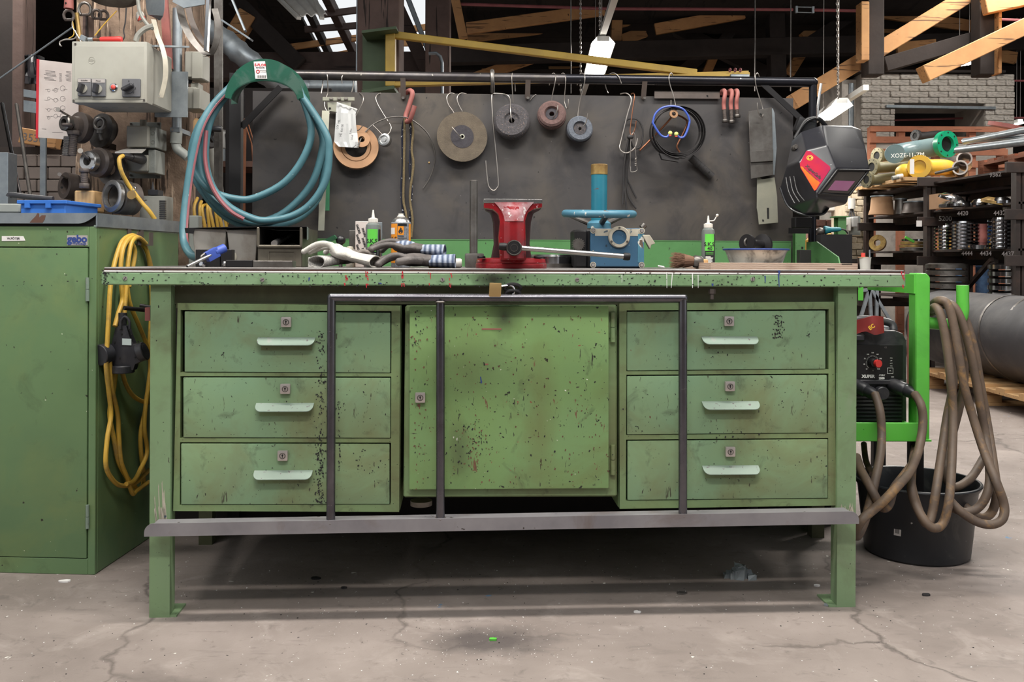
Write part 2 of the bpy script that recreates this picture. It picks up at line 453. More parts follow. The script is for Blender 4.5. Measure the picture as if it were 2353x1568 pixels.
mat('label_grey', (168,172,180), (120,124,132), rough=0.4, ns=160)
mat('clear_bottle', (120,128,124), (90,96,92), rough=0.25)
mat('white_plastic', (226,222,214), (206,200,192), rough=0.4, speck=[((120,112,104),0.72,60)])
mat('grey_plastic', (176,170,162), (156,148,138), rough=0.45, ns=7, dirt=[((112,96,76),0.6,9,0.5,0.72)], speck=[((60,54,50),0.725,55)])
mat('bin_metal', (120,112,98), (96,88,76), metal=0.45, rough=0.42, ns=8, dirt=[((60,54,44),0.5,10)])
mat('bin_inside', (46,44,42), (34,32,30), rough=0.6)
mat('lid_metal', (136,148,142), (110,122,118), metal=0.5, rough=0.4, ns=10)
mat('glove_white', (206,202,194), (176,170,160), rough=0.85, ns=30, bump=0.4, bs=220, dirt=[((150,140,128),0.5,16)])
mat('glove_knit', (206,202,196), (170,166,160), rough=0.9, bump=0.6, bs=260, wave=((150,146,142),60,'X',0.5))
mat('glove_palm', (126,116,108), (96,88,82), rough=0.7, ns=22, bump=0.3, bs=160)
mat('glove_dark', (104,96,92), (74,68,66), rough=0.6, ns=24, bump=0.3, bs=160, dirt=[((60,52,48),0.5,30)])
mat('glove_blue', (72,92,128), (54,66,92), rough=0.85, wave=((196,204,220),24,'X',0.55), bump=0.3, bs=200)
mat('rope_dark', (30,34,54), (20,22,36), rough=0.9, speck=[((220,222,228),0.62,90)])
mat('rope_tan', (128,110,74), (96,80,52), rough=0.95, ns=200, bump=0.5, bs=300)
mat('cutoff_disc', (112,98,80), (92,80,66), rough=0.9, ns=40, bump=0.5, bs=420, wave=((70,62,54),130,'Z',0.5))
mat('disc_label', (62,58,64), (50,46,52), rough=0.85, ns=120, bump=0.3, bs=300)
mat('flap_disc', (78,74,78), (60,56,58), rough=0.85, ns=160, speck=[((150,124,106),0.66,240)], bump=0.5, bs=300)
mat('red_disc', (112,82,78), (92,68,64), rough=0.85, ns=120, bump=0.5, bs=300)
mat('blue_disc', (96,102,114), (80,86,96), rough=0.8, ns=160, speck=[((150,156,166),0.66,260)], bump=0.4, bs=300)
mat('flange_brown', (164,120,82), (142,100,66), metal=0.45, rough=0.42, ns=6, dirt=[((110,78,54),0.5,10)])
mat('rubber', (40,38,40), (52,48,48), rough=0.65, ns=14)
mat('helmet', (36,36,42), (44,44,50), rough=0.36, ns=6, speck=[((120,122,128),0.735,70)], coat=0.2)
mat('helmet_dark', (26,25,27), rough=0.4)
mat('lens_pink', (176,104,152), (186,120,160), rough=0.12)
mat('lens_frame', (84,78,74), (70,64,62), rough=0.4)
mat('sticker_red', (186,16,40), (150,14,70), spec=0.15, rough=0.7, ns=9)
mat('sticker_orange', (226,106,8), (210,70,16), spec=0.15, rough=0.7, ns=9)
mat('sticker_gold', (246,190,40), rough=0.4)
mat('blue_plastic', (60,92,196), (52,80,180), rough=0.35)
mat('crate_blue', (46,118,220), (40,106,204), rough=0.4)
mat('foam_yellow', (214,224,110), rough=0.8)
mat('ear_red', (226,70,60), rough=0.5)
mat('cable_yellow', (214,166,44), (190,144,50), rough=0.5, ns=14, dirt=[((120,100,62),0.6,12,0.5,0.7)])
mat('cable_brown', (112,90,72), (92,76,64), rough=0.6, ns=12, dirt=[((78,62,54),0.6,10,0.48,0.7), ((176,126,60),0.6,16,0.55,0.7)])
mat('plug_black', (48,48,54), (38,38,44), rough=0.42, ns=12, dirt=[((104,100,96),0.3,16)])
mat('sticker_pale', (190,206,204), rough=0.5)
mat('wood_old', (92,74,62), (70,56,48), rough=0.85, ns=8, bump=0.6, bs=60, scr=[((46,36,30),0.6,(40,40,3)), ((150,120,92),0.66,(30,30,2.4))])
mat('post_wood', (156,128,106), (122,98,80), rough=0.9, ns=12, bump=0.8, bs=70, dirt=[((70,50,40),0.6,4,0.5,0.7)], scr=[((70,54,44),0.58,(60,60,4)), ((196,166,140),0.62,(80,80,7))])
mat('beam_brown', (112,88,80), (92,72,66), rough=0.85, ns=5, bump=0.4, bs=40, scr=[((44,34,32),0.62,(30,30,1.6))])
mat('beam_dark', (54,45,42), (40,33,31), rough=0.9, ns=3, bump=0.3, bs=30)
mat('beam_h', (84,66,60), (64,50,46), rough=0.85, ns=5, scr=[((44,34,32),0.62,(1.6,30,30))])
mat('new_timber', (206,148,88), (178,122,72), rough=0.75, ns=3, speck=[((90,58,38),0.72,14)], scr=[((112,76,46),0.6,(2,30,30))])
mat('roof_board', (40,33,31), (30,25,24), rough=0.95, ns=2, scr=[((18,15,14),0.6,(8,1,1))])
mat('pallet_wood', (206,160,104), (186,140,90), rough=0.8, ns=5, scr=[((150,106,66),0.6,(3,60,60))])
mat('pallet_red', (184,112,80), (160,96,70), rough=0.8, ns=5, scr=[((110,66,48),0.62,(3,60,60))])
mat('plywood', (214,186,164), (200,168,146), rough=0.7, ns=14, wave=((160,122,98),55,'Z',0.6), dirt=[((110,94,84),0.5,6,0.58,0.75)])
mat('wood_block', (206,164,104), (190,146,90), rough=0.65, wave=((168,120,70),24,'X',0.4))
mat('crane_yellow', (212,172,60), (196,156,56), rough=0.5, ns=4, dirt=[((150,118,60),0.4,5)])
mat('crane_green', (76,98,64), (66,86,58), rough=0.6, ns=4)
mat('box_grey', (166,164,153), (152,149,138), rough=0.5, ns=5, dirt=[((150,142,126),0.4,7)])
mat('box_side', (156,160,154), (140,144,140), rough=0.5)
mat('switch_grey', (120,120,124), (104,104,108), metal=0.3, rough=0.45)
mat('paint_white_brick', (214,206,196), (186,178,168), rough=0.95, ns=5, bump=0.7, bs=60, dirt=[((112,104,96),0.6,5)])
mat('cream_brick', (222,204,176), (206,184,154), rough=0.95, ns=6, bump=0.7, bs=60, speck=[((150,92,72),0.66,9)])
mat('red_brick', (168,130,116), (150,112,100), rough=0.95, ns=7, bump=0.6, bs=60, speck=[((196,92,66),0.64,7)])
mat('mortar', (170,162,154), (146,138,130), rough=0.95, bump=0.6, bs=50)
mat('block_grey', (134,120,112), (116,104,98), rough=0.95, ns=6, bump=0.5, bs=60)
mat('mortar_dark', (70,62,58), rough=0.95)
mat('dark_wall', (46,40,38), (34,30,29), rough=0.95, ns=1.5)
mat('lamp_white', (232,232,228), rough=0.5)
mat('rod_red', (168,88,92), (140,70,74), rough=0.5)
mat('big_pipe', (58,56,60), (44,42,46), rough=0.6, ns=2.5, dirt=[((104,98,94),0.45,3)])
mat('cardboard', (186,140,100), (170,126,88), rough=0.8)
mat('rack_iron', (66,54,50), (48,40,38), rough=0.6, ns=5, metal=0.2, dirt=[((104,70,54),0.45,6)])
mat('flange_green', (10,150,104), (8,136,96), rough=0.3)
mat('pipe_blue', (92,120,128), (120,140,140), rough=0.3, ns=3)
mat('pipe_olive', (120,112,78), (98,92,64), rough=0.45, ns=4, dirt=[((160,150,120),0.5,5)])
mat('pipe_yellow', (232,178,36), (216,164,40), rough=0.4, ns=4, dirt=[((170,150,110),0.5,3)])
mat('pvc_white', (222,210,202), (206,194,186), rough=0.45)
mat('bucket_black', (32,34,40), (40,42,46), rough=0.4, ns=5, speck=[((190,190,190),0.72,34)], dirt=[((90,90,84),0.5,7,0.6,0.72)])
mat('panel_black', (26,26,28), rough=0.4, rv=0.05)
mat('red_leather', (150,36,34), (120,28,28), rough=0.55)
mat('knob_red', (228,48,44), rough=0.4)
mat('enamel', (206,202,192), (186,180,168), rough=0.3, ns=9, dirt=[((70,64,58),0.75,12,0.5,0.62)])
mat('bristle', (126,88,64), (92,62,46), rough=0.9)
mat('glass_chunk', (206,216,222), (180,192,200), rough=0.12, trans=0.55)
mat('plastic_film', (226,226,226), (204,204,204), rough=0.18, alpha=0.72, speck=[((80,80,84),0.7,60)])
mat('tin_white', (214,214,212), (190,190,190), rough=0.4, metal=0.3)
mat('can_teal', (0,158,136), (10,150,130), rough=0.4)
mat('copper_wire', (150,92,62), (120,72,50), metal=0.7, rough=0.4)
mat('gas_bottle', (150,150,142), (124,122,114), rough=0.55, ns=9, speck=[((90,80,72),0.66,26)])
mat('shelf_brown', (110,72,56), (90,58,46), rough=0.7)
mat('bottle_blue', (18,64,120), rough=0.25)
mat('jeans', (74,108,150), (54,80,120), rough=0.9, ns=16)
mat('shirt_blue', (26,80,150), (20,66,130), rough=0.9, ns=8)
mat('orange_machine', (216,156,40), (190,130,36), rough=0.5)
mat('makita_teal', (24,120,134), rough=0.45)
mat('flap_green', (56,130,88), (66,144,98), rough=0.5)
M = MATS
# lamps: a white emissive tube cover
mat('lamp_glow', (255,250,238), rough=0.4, emit=14.0, rv=0)
# ================================================================= the hall
def struct(mb, name, mt, label=None, **kw):
    o = one(mb, name, mt, None, None, None, 'structure', I4, **kw)
    return o
fl = MB()
fl.add([(-9,-9,0),(9,-9,0),(9,16,0),(-9,16,0)], [(0,1,2,3)])
me = fl.mesh('floor'); fo = bpy.data.objects.new('floor', me); COL.objects.link(fo); me.materials.append(M['floor']); tag(fo, kind='structure')
struct(MB().bx(-9,9,15.0,15.3,-0.05,3.7), 'wall_back', M['dark_wall'])
struct(MB().bx(-9.2,-9,0.5,15.3,-0.05,7), 'wall_left', M['dark_wall'])
struct(MB().bx(9,9.2,0.5,15.3,-0.05,7), 'wall_right', M['dark_wall'])
struct(MB().bx(-9.2,9.2,-7.2,-7.0,-0.05,4.2), 'wall_front', M['dark_wall'])  # unseen hall wall, put in to block low sky light
# roof: a slope falling to the back wall, with a glazed strip left open over the left bay
def rz(y): return 3.55 + (15.0 - y)*0.16
def roof_slab(mb, x0, x1, y0, y1, t=0.08):
    mb.hexa([(x0,y0,rz(y0)),(x1,y0,rz(y0)),(x1,y1,rz(y1)),(x0,y1,rz(y1)),(x0,y0,rz(y0)+t),(x1,y0,rz(y0)+t),(x1,y1,rz(y1)+t),(x0,y1,rz(y1)+t)])
rf = T('ceiling', None, None, None, I4, 'structure')
GX0, GX1 = -2.75, -1.02
y = 1.2
k = 0
while y < 15.2:                       # boards across the slope, with joints
    w = 0.46
    for (x0, x1) in ((-9, GX0), (GX1, 9)):
        if y + w < 9.5: continue
        b_ = MB(); roof_slab(b_, x0, x1, y + 0.006, min(y + w, 15.3), 0.05 + 0.02*(k % 2))
        rf.p('roof_board', b_, M['roof_board'], smooth=False)
    y += w; k += 1
b_ = MB(); roof_slab(b_, -9, GX0, 1.2, 9.7, 0.08); rf.p('roof_panel', b_, M['roof_board'], smooth=False)
b_ = MB(); roof_slab(b_, GX1, 9, 1.2, 9.7, 0.08); rf.p('roof_panel', b_, M['roof_board'], smooth=False)
b_ = MB(); roof_slab(b_, GX0, GX1, 1.2, 9.7, 0.08); rf.p('roof_panel', b_, M['roof_board'], smooth=False)
rf.done()

# ---- timbers: each beam its own object
def beam(a, b, w, h, mt, name, label, group=None, up=(0,0,1), cat='beam'):
    return one(MB().bar(a, b, w, h, up), name, M[mt], label, cat, group, bevel=0.006)
def pb(p0, y0, p1, y1, w, h, mt, name, label, group=None, up=(0,0,1)):
    return beam(W(p0[0], p0[1], y0), W(p1[0], p1[1], y1), w, h, mt, name, label, group, up)
# brown purlins across the glazed strip, seen left of the green crane bracket
for i, (a, b, yy, mt, lab) in enumerate((
    ((735,34),(830,22),11.9,'beam_h','dark brown roof lath across skylight, highest of the bare dark ones'),
    ((700,68),(830,58),12.3,'beam_h','dark brown roof lath just below the highest skylight lath'),
    ((640,112),(830,86),12.8,'new_timber','upper pale orange lath left of the green crane bracket'),
    ((690,143),(830,116),13.2,'new_timber','lower pale orange lath left of the green crane bracket'),
    ((905,72),(1000,60),12.6,'new_timber','short pale lath behind the yellow crane upright, upper one'),
    ((905,100),(1000,98),12.9,'new_timber','short pale lath behind the yellow crane upright, middle one'),
    ((905,134),(1000,122),13.2,'new_timber','short pale lath behind the yellow crane upright, lowest one'))):
    pb(a, yy, b, yy, 0.05, 0.085, mt, 'roof_lath', lab, 'laths across the skylight')
pb((745,-20), 11.5, (860,215), 14.6, 0.1, 0.14, 'beam_h', 'rafter', 'dark rafter slanting down over the skylight beside the corrugated sheet')
pb((690,-15), 11.5, (800,215), 14.6, 0.08, 0.12, 'beam_dark', 'rafter', 'dark rafter left of the skylight opening')
pb((915,20), 8.36, (982,165), 8.36, 0.09, 0.12, 'beam_h', 'diagonal_brace', 'weathered grey diagonal brace right of the yellow crane upright')
pb((935,-10), 9.0, (1022,215), 9.0, 0.03, 0.05, 'galv', 'flat_bar', 'thin steel flat bar slanting past the brown timber post')
pb((540,0), 8.36, (690,150), 8.36, 0.1, 0.14, 'beam_dark', 'diagonal_brace', 'dark diagonal brace above the green hose holder')
pb((572,32), 8.34, (540,84), 8.34, 0.12, 0.16, 'new_timber', 'timber_offcut', 'small orange timber end seen through the steel angle brackets')
# big horizontal dark tie beam behind the pipe rack
pb((430,155), 8.5, (1010,153), 8.5, 0.2, 0.235, 'beam_h', 'tie_beam', 'long dark brown tie beam with a square bolt plate behind the pipe rail')
pb((1030,128), 12.0, (2353,96), 12.0, 0.22, 0.22, 'beam_dark', 'tie_beam', 'long dark tie beam crossing high behind the fluorescent lamp')
pb((1000,180), 13.5, (2360,170), 13.5, 0.2, 0.2, 'beam_dark', 'tie_beam', 'lower dark tie beam far behind the pipe rail')
# orange planks under the dark roof
for (a, b, yy, lab) in (
    ((1072,66),(1390,22),11.8,'topmost orange roof plank in the middle, left of the lamp'),
    ((1072,86),(1396,48),12.6,'second orange roof plank in the middle, left of the lamp'),
    ((1150,92),(1300,78),13.3,'third orange roof plank in the middle, left of the lamp'),
    ((1080,134),(1300,112),13.6,'orange roof plank just above the yellow crane boom'),
    ((1260,152),(1340,142),13.8,'short orange plank just left of the lower lamp tube'),
    ((1505,68),(1710,30),12.0,'long orange roof plank right of the fluorescent lamp'),
    ((1430,92),(1484,72),12.5,'short orange plank immediately right of the fluorescent lamp'),
    ((1430,130),(1510,118),13.5,'orange plank low to the right of the fluorescent lamp'),
    ((1708,74),(1762,74),13.6,'short orange plank end below the turnbuckle rod, upper one'),
    ((1684,120),(1718,120),14.2,'smallest orange plank end below the turnbuckle rod'),
    ((1812,34),(1870,44),13.0,'orange plank near the steel turnbuckle'),
    ((2018,28),(2240,62),12.0,'orange roof plank above the whitewashed brick block, upper'),
    ((2010,58),(2070,66),12.4,'orange roof plank above the whitewashed brick block, lower'),
    ((1066,104),(1230,80),13.1,'dim orange roof plank low on the left, under the three parallel ones'),
    ((1420,52),(1498,32),12.3,'orange plank sloping just above the short one right of the lamp'),
    ((1106,152),(1196,142),13.9,'dim short orange plank under the yellow crane boom'),
    ((1880,12),(1962,36),12.6,'orange plank left of the pale upright board'),
    ((2060,112),(2150,104),11.5,'orange plank low between the two inclined pale timbers'),
    ((1560,112),(1640,96),13.4,'dim orange plank behind the long dark braces'),
    ((2290,126),(2335,134),12.0,'orange plank at the far right behind the inclined timber')):
    pb(a, yy, b, yy, 0.06, 0.15, 'new_timber', 'roof_plank', lab, 'orange planks under the dark roof')
# braces
for (a, b, yy, w, h, mt, lab) in (
    ((1075,185),(1240,128),12.6,0.1,0.14,'new_timber','orange brace rising to the right above the long hook'),
    ((1045,-8),(1065,90),10.5,0.07,0.1,'new_timber','thin orange upright beside the brown timber post'),
    ((1420,0),(1415,95),12.2,0.14,0.14,'new_timber','orange bolted block right of the lamp rail'),
    ((1812,170),(1846,115),12.8,0.12,0.14,'new_timber','orange strut standing just left of the pipe rail corner'),
    ((1622,172),(1640,130),12.8,0.1,0.12,'new_timber','orange strut stub above the middle of the pipe rail'),
    ((1845,88),(1882,56),12.5,0.12,0.14,'new_timber','orange strut beside the turnbuckle rod end'),
    ((1695,40),(1660,100),12.6,0.12,0.16,'beam_dark','dark brace under the middle of the roof'),
    ((1480,30),(1760,170),12.6,0.14,0.18,'beam_dark','long dark brace falling to the right over the rail'),
    ((1560,170),(1740,30),12.9,0.12,0.16,'beam_dark','long dark brace rising to the right over the rail'),
    ((1780,0),(1785,180),12.0,0.2,0.2,'beam_dark','dark upright timber above the right part of the rail'),
    ((1850,105),(1980,20),12.2,0.13,0.16,'beam_dark','dark brace near the turnbuckle')):
    pb(a, yy, b, yy, w, h, mt, 'roof_brace', lab, 'roof braces')
# right-hand frame in pale and dark timber
pb((1820,236), 8.9, (2240,-20), 8.9, 0.16, 0.15, 'new_timber', 'inclined_timber', 'long pale inclined timber crossing above the whitewashed brick block')
pb((2120,172), 8.4, (2400,40), 8.4, 0.16, 0.15, 'new_timber', 'inclined_timber', 'second pale inclined timber at the right edge, with a bolt')
pb((2005,-20), 8.7, (2005,175), 8.7, 0.15, 0.18, 'beam_dark', 'timber_post', 'dark upright post standing on the whitewashed brick block', up=(0,1,0))
pb((1982,8), 8.6, (1982,142), 8.6, 0.075, 0.14, 'new_timber', 'timber_board', 'pale upright board bolted beside the dark post', up=(0,1,0))
pb((2262,-20), 8.7, (2262,175), 8.7, 0.17, 0.18, 'beam_dark', 'timber_post', 'dark upright post near the right edge above the brick block', up=(0,1,0))
pb((2290,15), 8.6, (2290,172), 8.6, 0.03, 0.14, 'new_timber', 'timber_board', 'thin pale board nailed to the right dark post', up=(0,1,0))
pb((2030,150), 8.9, (2240,90), 8.9, 0.12, 0.14, 'beam_dark', 'roof_brace', 'dark brace between the two inclined pale timbers', 'roof braces')
pb((2260,14), 8.5, (2353,-6), 8.5, 0.1, 0.16, 'new_timber', 'timber_board', 'pale board at the top right corner')
def post(px, y, w, dep, mt, name, label, top=4.2):
    x = W(px,300,y).x
    return one(MB().bx(x-w/2,x+w/2,y,y+dep,0,min(top,rz(y))), name, M[mt], label, 'post', bevel=0.006)
# timber posts in the middle
post(868, 6.44, 0.29, 0.29, 'beam_brown', 'timber_post', 'thick brown timber post carrying the green crane bracket')
post(1004, 8.0, 0.21, 0.21, 'beam_brown', 'timber_post', 'brown double timber post right of the crane bracket')
post(40, 4.6, 0.06, 0.12, 'beam_brown', 'timber_post', 'narrow brown timber post at the left edge')
post(5, 4.9, 0.17, 0.12, 'beam_dark', 'timber_post', 'dark timber post at the far left edge')
one(MB().bar(W(822,-20,6.58), V((W(817,620,6.58).x,6.58,0)), 0.016, 0.016, (0,1,0)), 'conduit', M['galv'], 'thin grey conduit running up the brown crane post', 'pipe')
one(MB().tube([W(985,123,7.4), W(1002,122,7.4), W(1012,130,7.4), W(1016,145,7.4), V((W(1016,620,7.4).x,7.4,0))], 0.014, 10), 'conduit', M['galv'], 'grey conduit with a bend beside the brown double post', 'pipe')
# bolt plate
t = T('bolt_plate', 'square rusty bolt plate on the long dark tie beam', 'plate')
c = W(985,154,8.36)
t.p('plate', MB().box(c, (0.05,0.012,0.06)), M['beam_brown'], bevel=0.002)
t.p('bolt', MB().cyl(c, c+V((0,-0.03,0)), 0.011, n=6), M['dark_iron'])
t.done()
# ---- yellow jib crane
t = T('jib_crane', 'yellow wall jib crane with green bracket on the brown post', 'crane')
yc = 6.3
def quadbox(mb, pts, y0, y1): mb.prism([W(px, py, y0) for px, py in pts], (0, y1-y0, 0))
m = MB(); quadbox(m, ((833,74),(886,62),(886,212),(833,206)), 6.38, 6.42); t.p('bracket_plate', m, M['crane_green'])
m = MB(); quadbox(m, ((831,70),(910,60),(911,66),(831,76)), 6.15, 6.42); t.p('bracket_top', m, M['crane_green'])
m = MB(); quadbox(m, ((831,207),(905,196),(905,204),(831,215)), 6.15, 6.42); t.p('bracket_bottom', m, M['crane_green'])
m = MB(); m.bar(W(898,66,yc), W(898,200,yc), 0.065, 0.08, (0,1,0)); t.p('upright', m, M['crane_yellow'], bevel=0.004)
m = MB(); m.bar(W(908,81,yc), W(1600,168,yc), 0.045, 0.055, (0,1,0)); t.p('tie_bar', m, M['crane_yellow'], bevel=0.004)
m = MB(); m.bar(W(890,196,yc), W(1720,172,yc), 0.07, 0.022); t.p('boom_flange', m, M['crane_yellow'])
m = MB(); m.bar(W(890,189,yc), W(1720,168,yc), 0.01, 0.03); t.p('boom_web', m, M['crane_yellow'])
t.done()
t = T('cable_trolley', 'small cable trolley with pink clips on the crane boom', 'trolley')
c = W(1697,168,6.3)
t.p('trolley_body', MB().box(c+V((0,-0.02,-0.03)), (0.13,0.05,0.03)), M['galv'], bevel=0.004)
for dx in (-0.05,-0.015,0.02):
    t.p('clip', MB().torus(c+V((dx-0.02,-0.05,0.01)), (1,0.3,0), 0.012, 0.004, 12, 6), M['rod_red'])
t.p('hook_wire', MB().tube([c+V((-0.01,-0.05,-0.045)), c+V((-0.01,-0.05,-0.09))], 0.003, 6), M['wire'])
t.done()
# ---- fluorescent lamps
def fluo(name, label, a, b, w, h, power, shade=True):
    a, b = V(a), V(b); d = (b-a).normalized()
    t = T(name, label, 'lamp', 'hanging fluorescent lamps')
    up = V((0,0,1)); sx = d.cross(up).normalized()
    def pt(k, s_, z_): return a + (b-a)*k + sx*s_ + up*z_
    m = MB(); m.bar(a+up*0.035, b+up*0.035, w*0.5, 0.05); t.p('housing', m, M['lamp_white'])
    if shade:
        for sgn in (-1, 1):
            m = MB(); m.prism([pt(0, sgn*w*0.25, 0.06), pt(0, sgn*w*0.5, -0.012), pt(0, sgn*w*0.5-sgn*0.004, -0.012), pt(0, sgn*w*0.25-sgn*0.004, 0.055)], b-a)
            t.p('reflector', m, M['lamp_white'])
    for k in (.15, .85):
        q = a + (b-a)*k; t.p('hanger', MB().cyl(q+up*0.05, V((q.x, q.y, rz(q.y)+.02)), 0.004, n=6), M['wire'])
    m = MB(); m.bar(a, b, w*0.86, 0.016); t.p('diffuser', m, M['lamp_glow'])
    r_ = t.done()
    ld = bpy.data.lights.new(name+'_light', 'AREA'); ld.shape = 'RECTANGLE'
    ld.size = (b-a).length; ld.size_y = w; ld.energy = power; ld.color = (1.0, 0.965, 0.9)
    lo = bpy.data.objects.new(name+'_light', ld); COL.objects.link(lo)
    c = (a+b)/2 - up*0.03
    x = d; z = V((0,0,1)); yv = z.cross(x)
    lo.matrix_world = Matrix(((x.x,yv.x,z.x,c.x),(x.y,yv.y,z.y,c.y),(x.z,yv.z,z.z,c.z),(0,0,0,1)))
    lo.parent = r_; lo.matrix_parent_inverse = r_.matrix_world.inverted()
    return r_
ZL = 3.0
pA0, pA1 = WZ(1386,97,ZL), WZ(1365,172,ZL)
fluo('fluorescent_lamp', 'bright fluorescent lamp hanging above the middle of the pipe rail', pA0, pA1, 0.24, 0.1, 90)
one(MB().bar(WZ(1420,-30,3.1), WZ(1336,226,3.1), 0.06, 0.05), 'lamp_rail', M['lamp_white'], 'pale lamp rail running away above the middle lamp', 'rail')
fluo('fluorescent_lamp', 'bright fluorescent lamp beside the welding helmet', WZ(1935,240,2.3), WZ(1885,275,2.3), 0.2, 0.1, 16)
one(MB().bar(WZ(1990,201,2.42), WZ(1850,292,2.42), 0.05, 0.05), 'lamp_rail', M['lamp_white'], 'pale lamp rail above the lamp beside the welding helmet', 'rail')
fluo('fluorescent_lamp', 'small far lamp glowing above the whitewashed brick block', W(2200,150,11), W(2232,146,11), 0.12, 0.05, 20, False)
fluo('fluorescent_lamp', 'tiny far lamp at the right edge beside the brick block', W(2334,286,12), W(2346,284,12), 0.2, 0.05, 10, False)
# unseen lamps over the bench front; those farther back added to brighten the hall
for i, (x, yy) in enumerate(((-1.0,1.9),(1.0,2.0),(0.0,0.1),(-2.6,4.4),(2.6,4.6),(3.6,6.9),(4.6,8.1))):
    fluo('fluorescent_lamp', ('long fluorescent lamp over the left front of the bench','long fluorescent lamp over the right front of the bench','long fluorescent lamp where one stands before the bench','unseen fluorescent lamp added above the timber column','unseen fluorescent lamp added to brighten the aisle right of the bench','unseen fluorescent lamp added to brighten the storage rack','unseen fluorescent lamp added to brighten the whitewashed brick block')[i], (x-0.7,yy,2.95+.5*(i>4)+.5*(i>5)), (x+0.7,yy,2.95+.5*(i>4)+.5*(i>5)), 0.2, 0.1, (40,40,34,24,56,50,55)[i])
# red tie rod with turnbuckle
one(MB().tube([W(1040,9,10.5), W(1400,20,10.5), W(1822,22,10.5)], 0.018, 8), 'tie_rod', M['rod_red'], 'long thin red tie rod high under the roof', 'rod')
one(MB().tube([W(1870,23,10.5), W(1975,25,10.5)], 0.018, 8), 'tie_rod', M['rod_red'], 'short red tie rod right of the turnbuckle', 'rod')
t = T('turnbuckle', 'pale steel turnbuckle joining the red tie rods', 'turnbuckle')
a, b = W(1830,22,10.5), W(1868,23,10.5)
for dz in (-0.03,0.03): t.p('side_bar', MB().tube([a+V((0,0,dz)), b+V((0,0,dz))], 0.008, 6), M['galv'])
for q in (a, b): t.p('end_nut', MB().box(q, (0.03,0.03,0.08)), M['galv'], bevel=0.003)
t.done()
one(MB().tube([W(2300,45,9.0), W(2360,47,9.0)], 0.014, 8), 'tie_rod', M['rod_red'], 'red rod at the right edge above the inclined timber', 'rod')
# hanging chains and cords
def chain(p0, p1, n, r, label):
    t = T('hanging_chain', label, 'chain')
    a, b = V(p0), V(p1)
    for i in range(n):
        c = a + (b-a)*((i+0.5)/n); h = (b-a).length/n*0.62
        ax = V((1,0,0)) if i % 2 else V((0,1,0))
        pts = []
        for k in range(10):
            q = 2*math.pi*k/10; sd = V((0,0,1)).cross(ax)
            pts.append(c + V((0,0,1))*(h*math.sin(q)) + sd*(h*0.45*math.cos(q)))
        t.p('link', MB().tube(pts, r, 5, True), M['wire'])
    t.done()
chain(W(1334,-5,8.9), W(1334,215,8.9), 40, 0.006, 'long thin chain hanging left of the middle lamp')
chain(W(1378,-5,8.9), W(1378,66,8.9), 14, 0.006, 'short chain holding the middle lamp')
chain(W(1923,-40,8.2), W(1926,226,8.2), 36, 0.005, 'chain holding the lamp beside the welding helmet')
for px, y0, y1, lab in ((1312,-60,215,'thin grey cord hanging behind the pipe rail left of the chain'), (1735,-5,210,'thin dark cord hanging behind the sheet above the three hooks'), (1817,-5,210,'thin dark cord hanging behind the rail near its corner')):
    one(MB().tube([W(px,y0,9.0), W(px,y1,9.0)], 0.006, 6), 'suspension_wire', M['dull_steel'], lab, 'cord')
# corrugated sheet and foil duct up left
t = T('corrugated_sheet', 'end of a white corrugated sheet hanging from the roof', 'sheet')
rows = []
for k in range(2):
    r_ = []
    for i in range(25):
        px = (646 if k == 0 else 690) + i/24*( (722-646) if k == 0 else (736-690+16) )
        py = (-6 if k == 0 else 36) + math.sin(i/24*math.pi*6)*(2.6 if k == 0 else 3.5)
        r_.append(W(px, py, 7.0 if k == 0 else 6.4))
    rows.append(r_)
t.p('sheet', MB().grid(rows, (0,0,0.008)), M['white_plastic'])
t.p('edge_strip', MB().bar(W(640,-4,6.9), W(687,42,6.3), 0.03, 0.02), M['white_plastic'])
t.p('edge_strip', MB().bar(W(722,-6,6.9), W(740,42,6.3), 0.03, 0.02), M['white_plastic'])
t.done()
duct = MB(); pts = spl([W(400,-60,4.6), W(452,45,4.6), W(520,95,4.6), W(575,142,4.6), W(640,190,4.8), W(700,200,4.9)], 6)
duct.tube(pts, [0.055 + 0.004*math.sin(i*2.2) for i in range(len(pts))], 16); one(duct, 'foil_duct', M['galv'], 'crinkled silver foil duct slanting down behind the hose holder', 'duct')
one(MB().tube([W(690,200,4.9), W(818,200,4.9)], 0.042, 16), 'duct_pipe', M['galv'], 'silver duct pipe lying behind the rail near the hose', 'pipe')
# ================================================================= the workbench
def lx(px, d, py=900): return L(px, py, d).x
def lz(py, d, px=1176): return L(px, py, d).z
def rect(mb, x0, x1, y0, y1, d0, d1, tilt=None):
    """box whose front face (bench depth d0) covers the pixel rectangle"""
    a, b, c, e = L(x0,y1,d0), L(x1,y1,d0), L(x1,y0,d0), L(x0,y0,d0)
    return mb.prism([a,b,c,e], (0, d1-d0, 0))
def flakes(spec, d, seed, w=(1,3.2), h=(1.5,6)):       # chipped paint: thin dark flakes
    rn = random.Random(seed); m = MB(B)
    for cx, cy, sx, sy, n in spec:
        for _ in range(n):
            px, py = rn.gauss(cx,sx), rn.uniform(cy-sy,cy+sy); a, b = rn.uniform(*w), rn.uniform(*h); k = rn.uniform(-1.5,1.5)
            m.prism([L(px,py,d), L(px+a,py+b*.2,d), L(px+a*.7+k,py+b,d), L(px-a*.3+k,py+b*.7,d)], (0,-.0004,0))
    return m
TOPZ = 0.85
D_B = 0.74
xl, xr = lx(232,0,640), lx(2082,0,640)
t = T('workbench', 'long green steel workbench with worn paint, in the middle', 'workbench', None, B)
zb = lz(658,0)
t.p('edge_channel', MB(B).bx(xl, xr, 0, 0.03, zb, TOPZ-0.012), M['edge_green'], bevel=0.003)
ed = t.parts[-1][0]
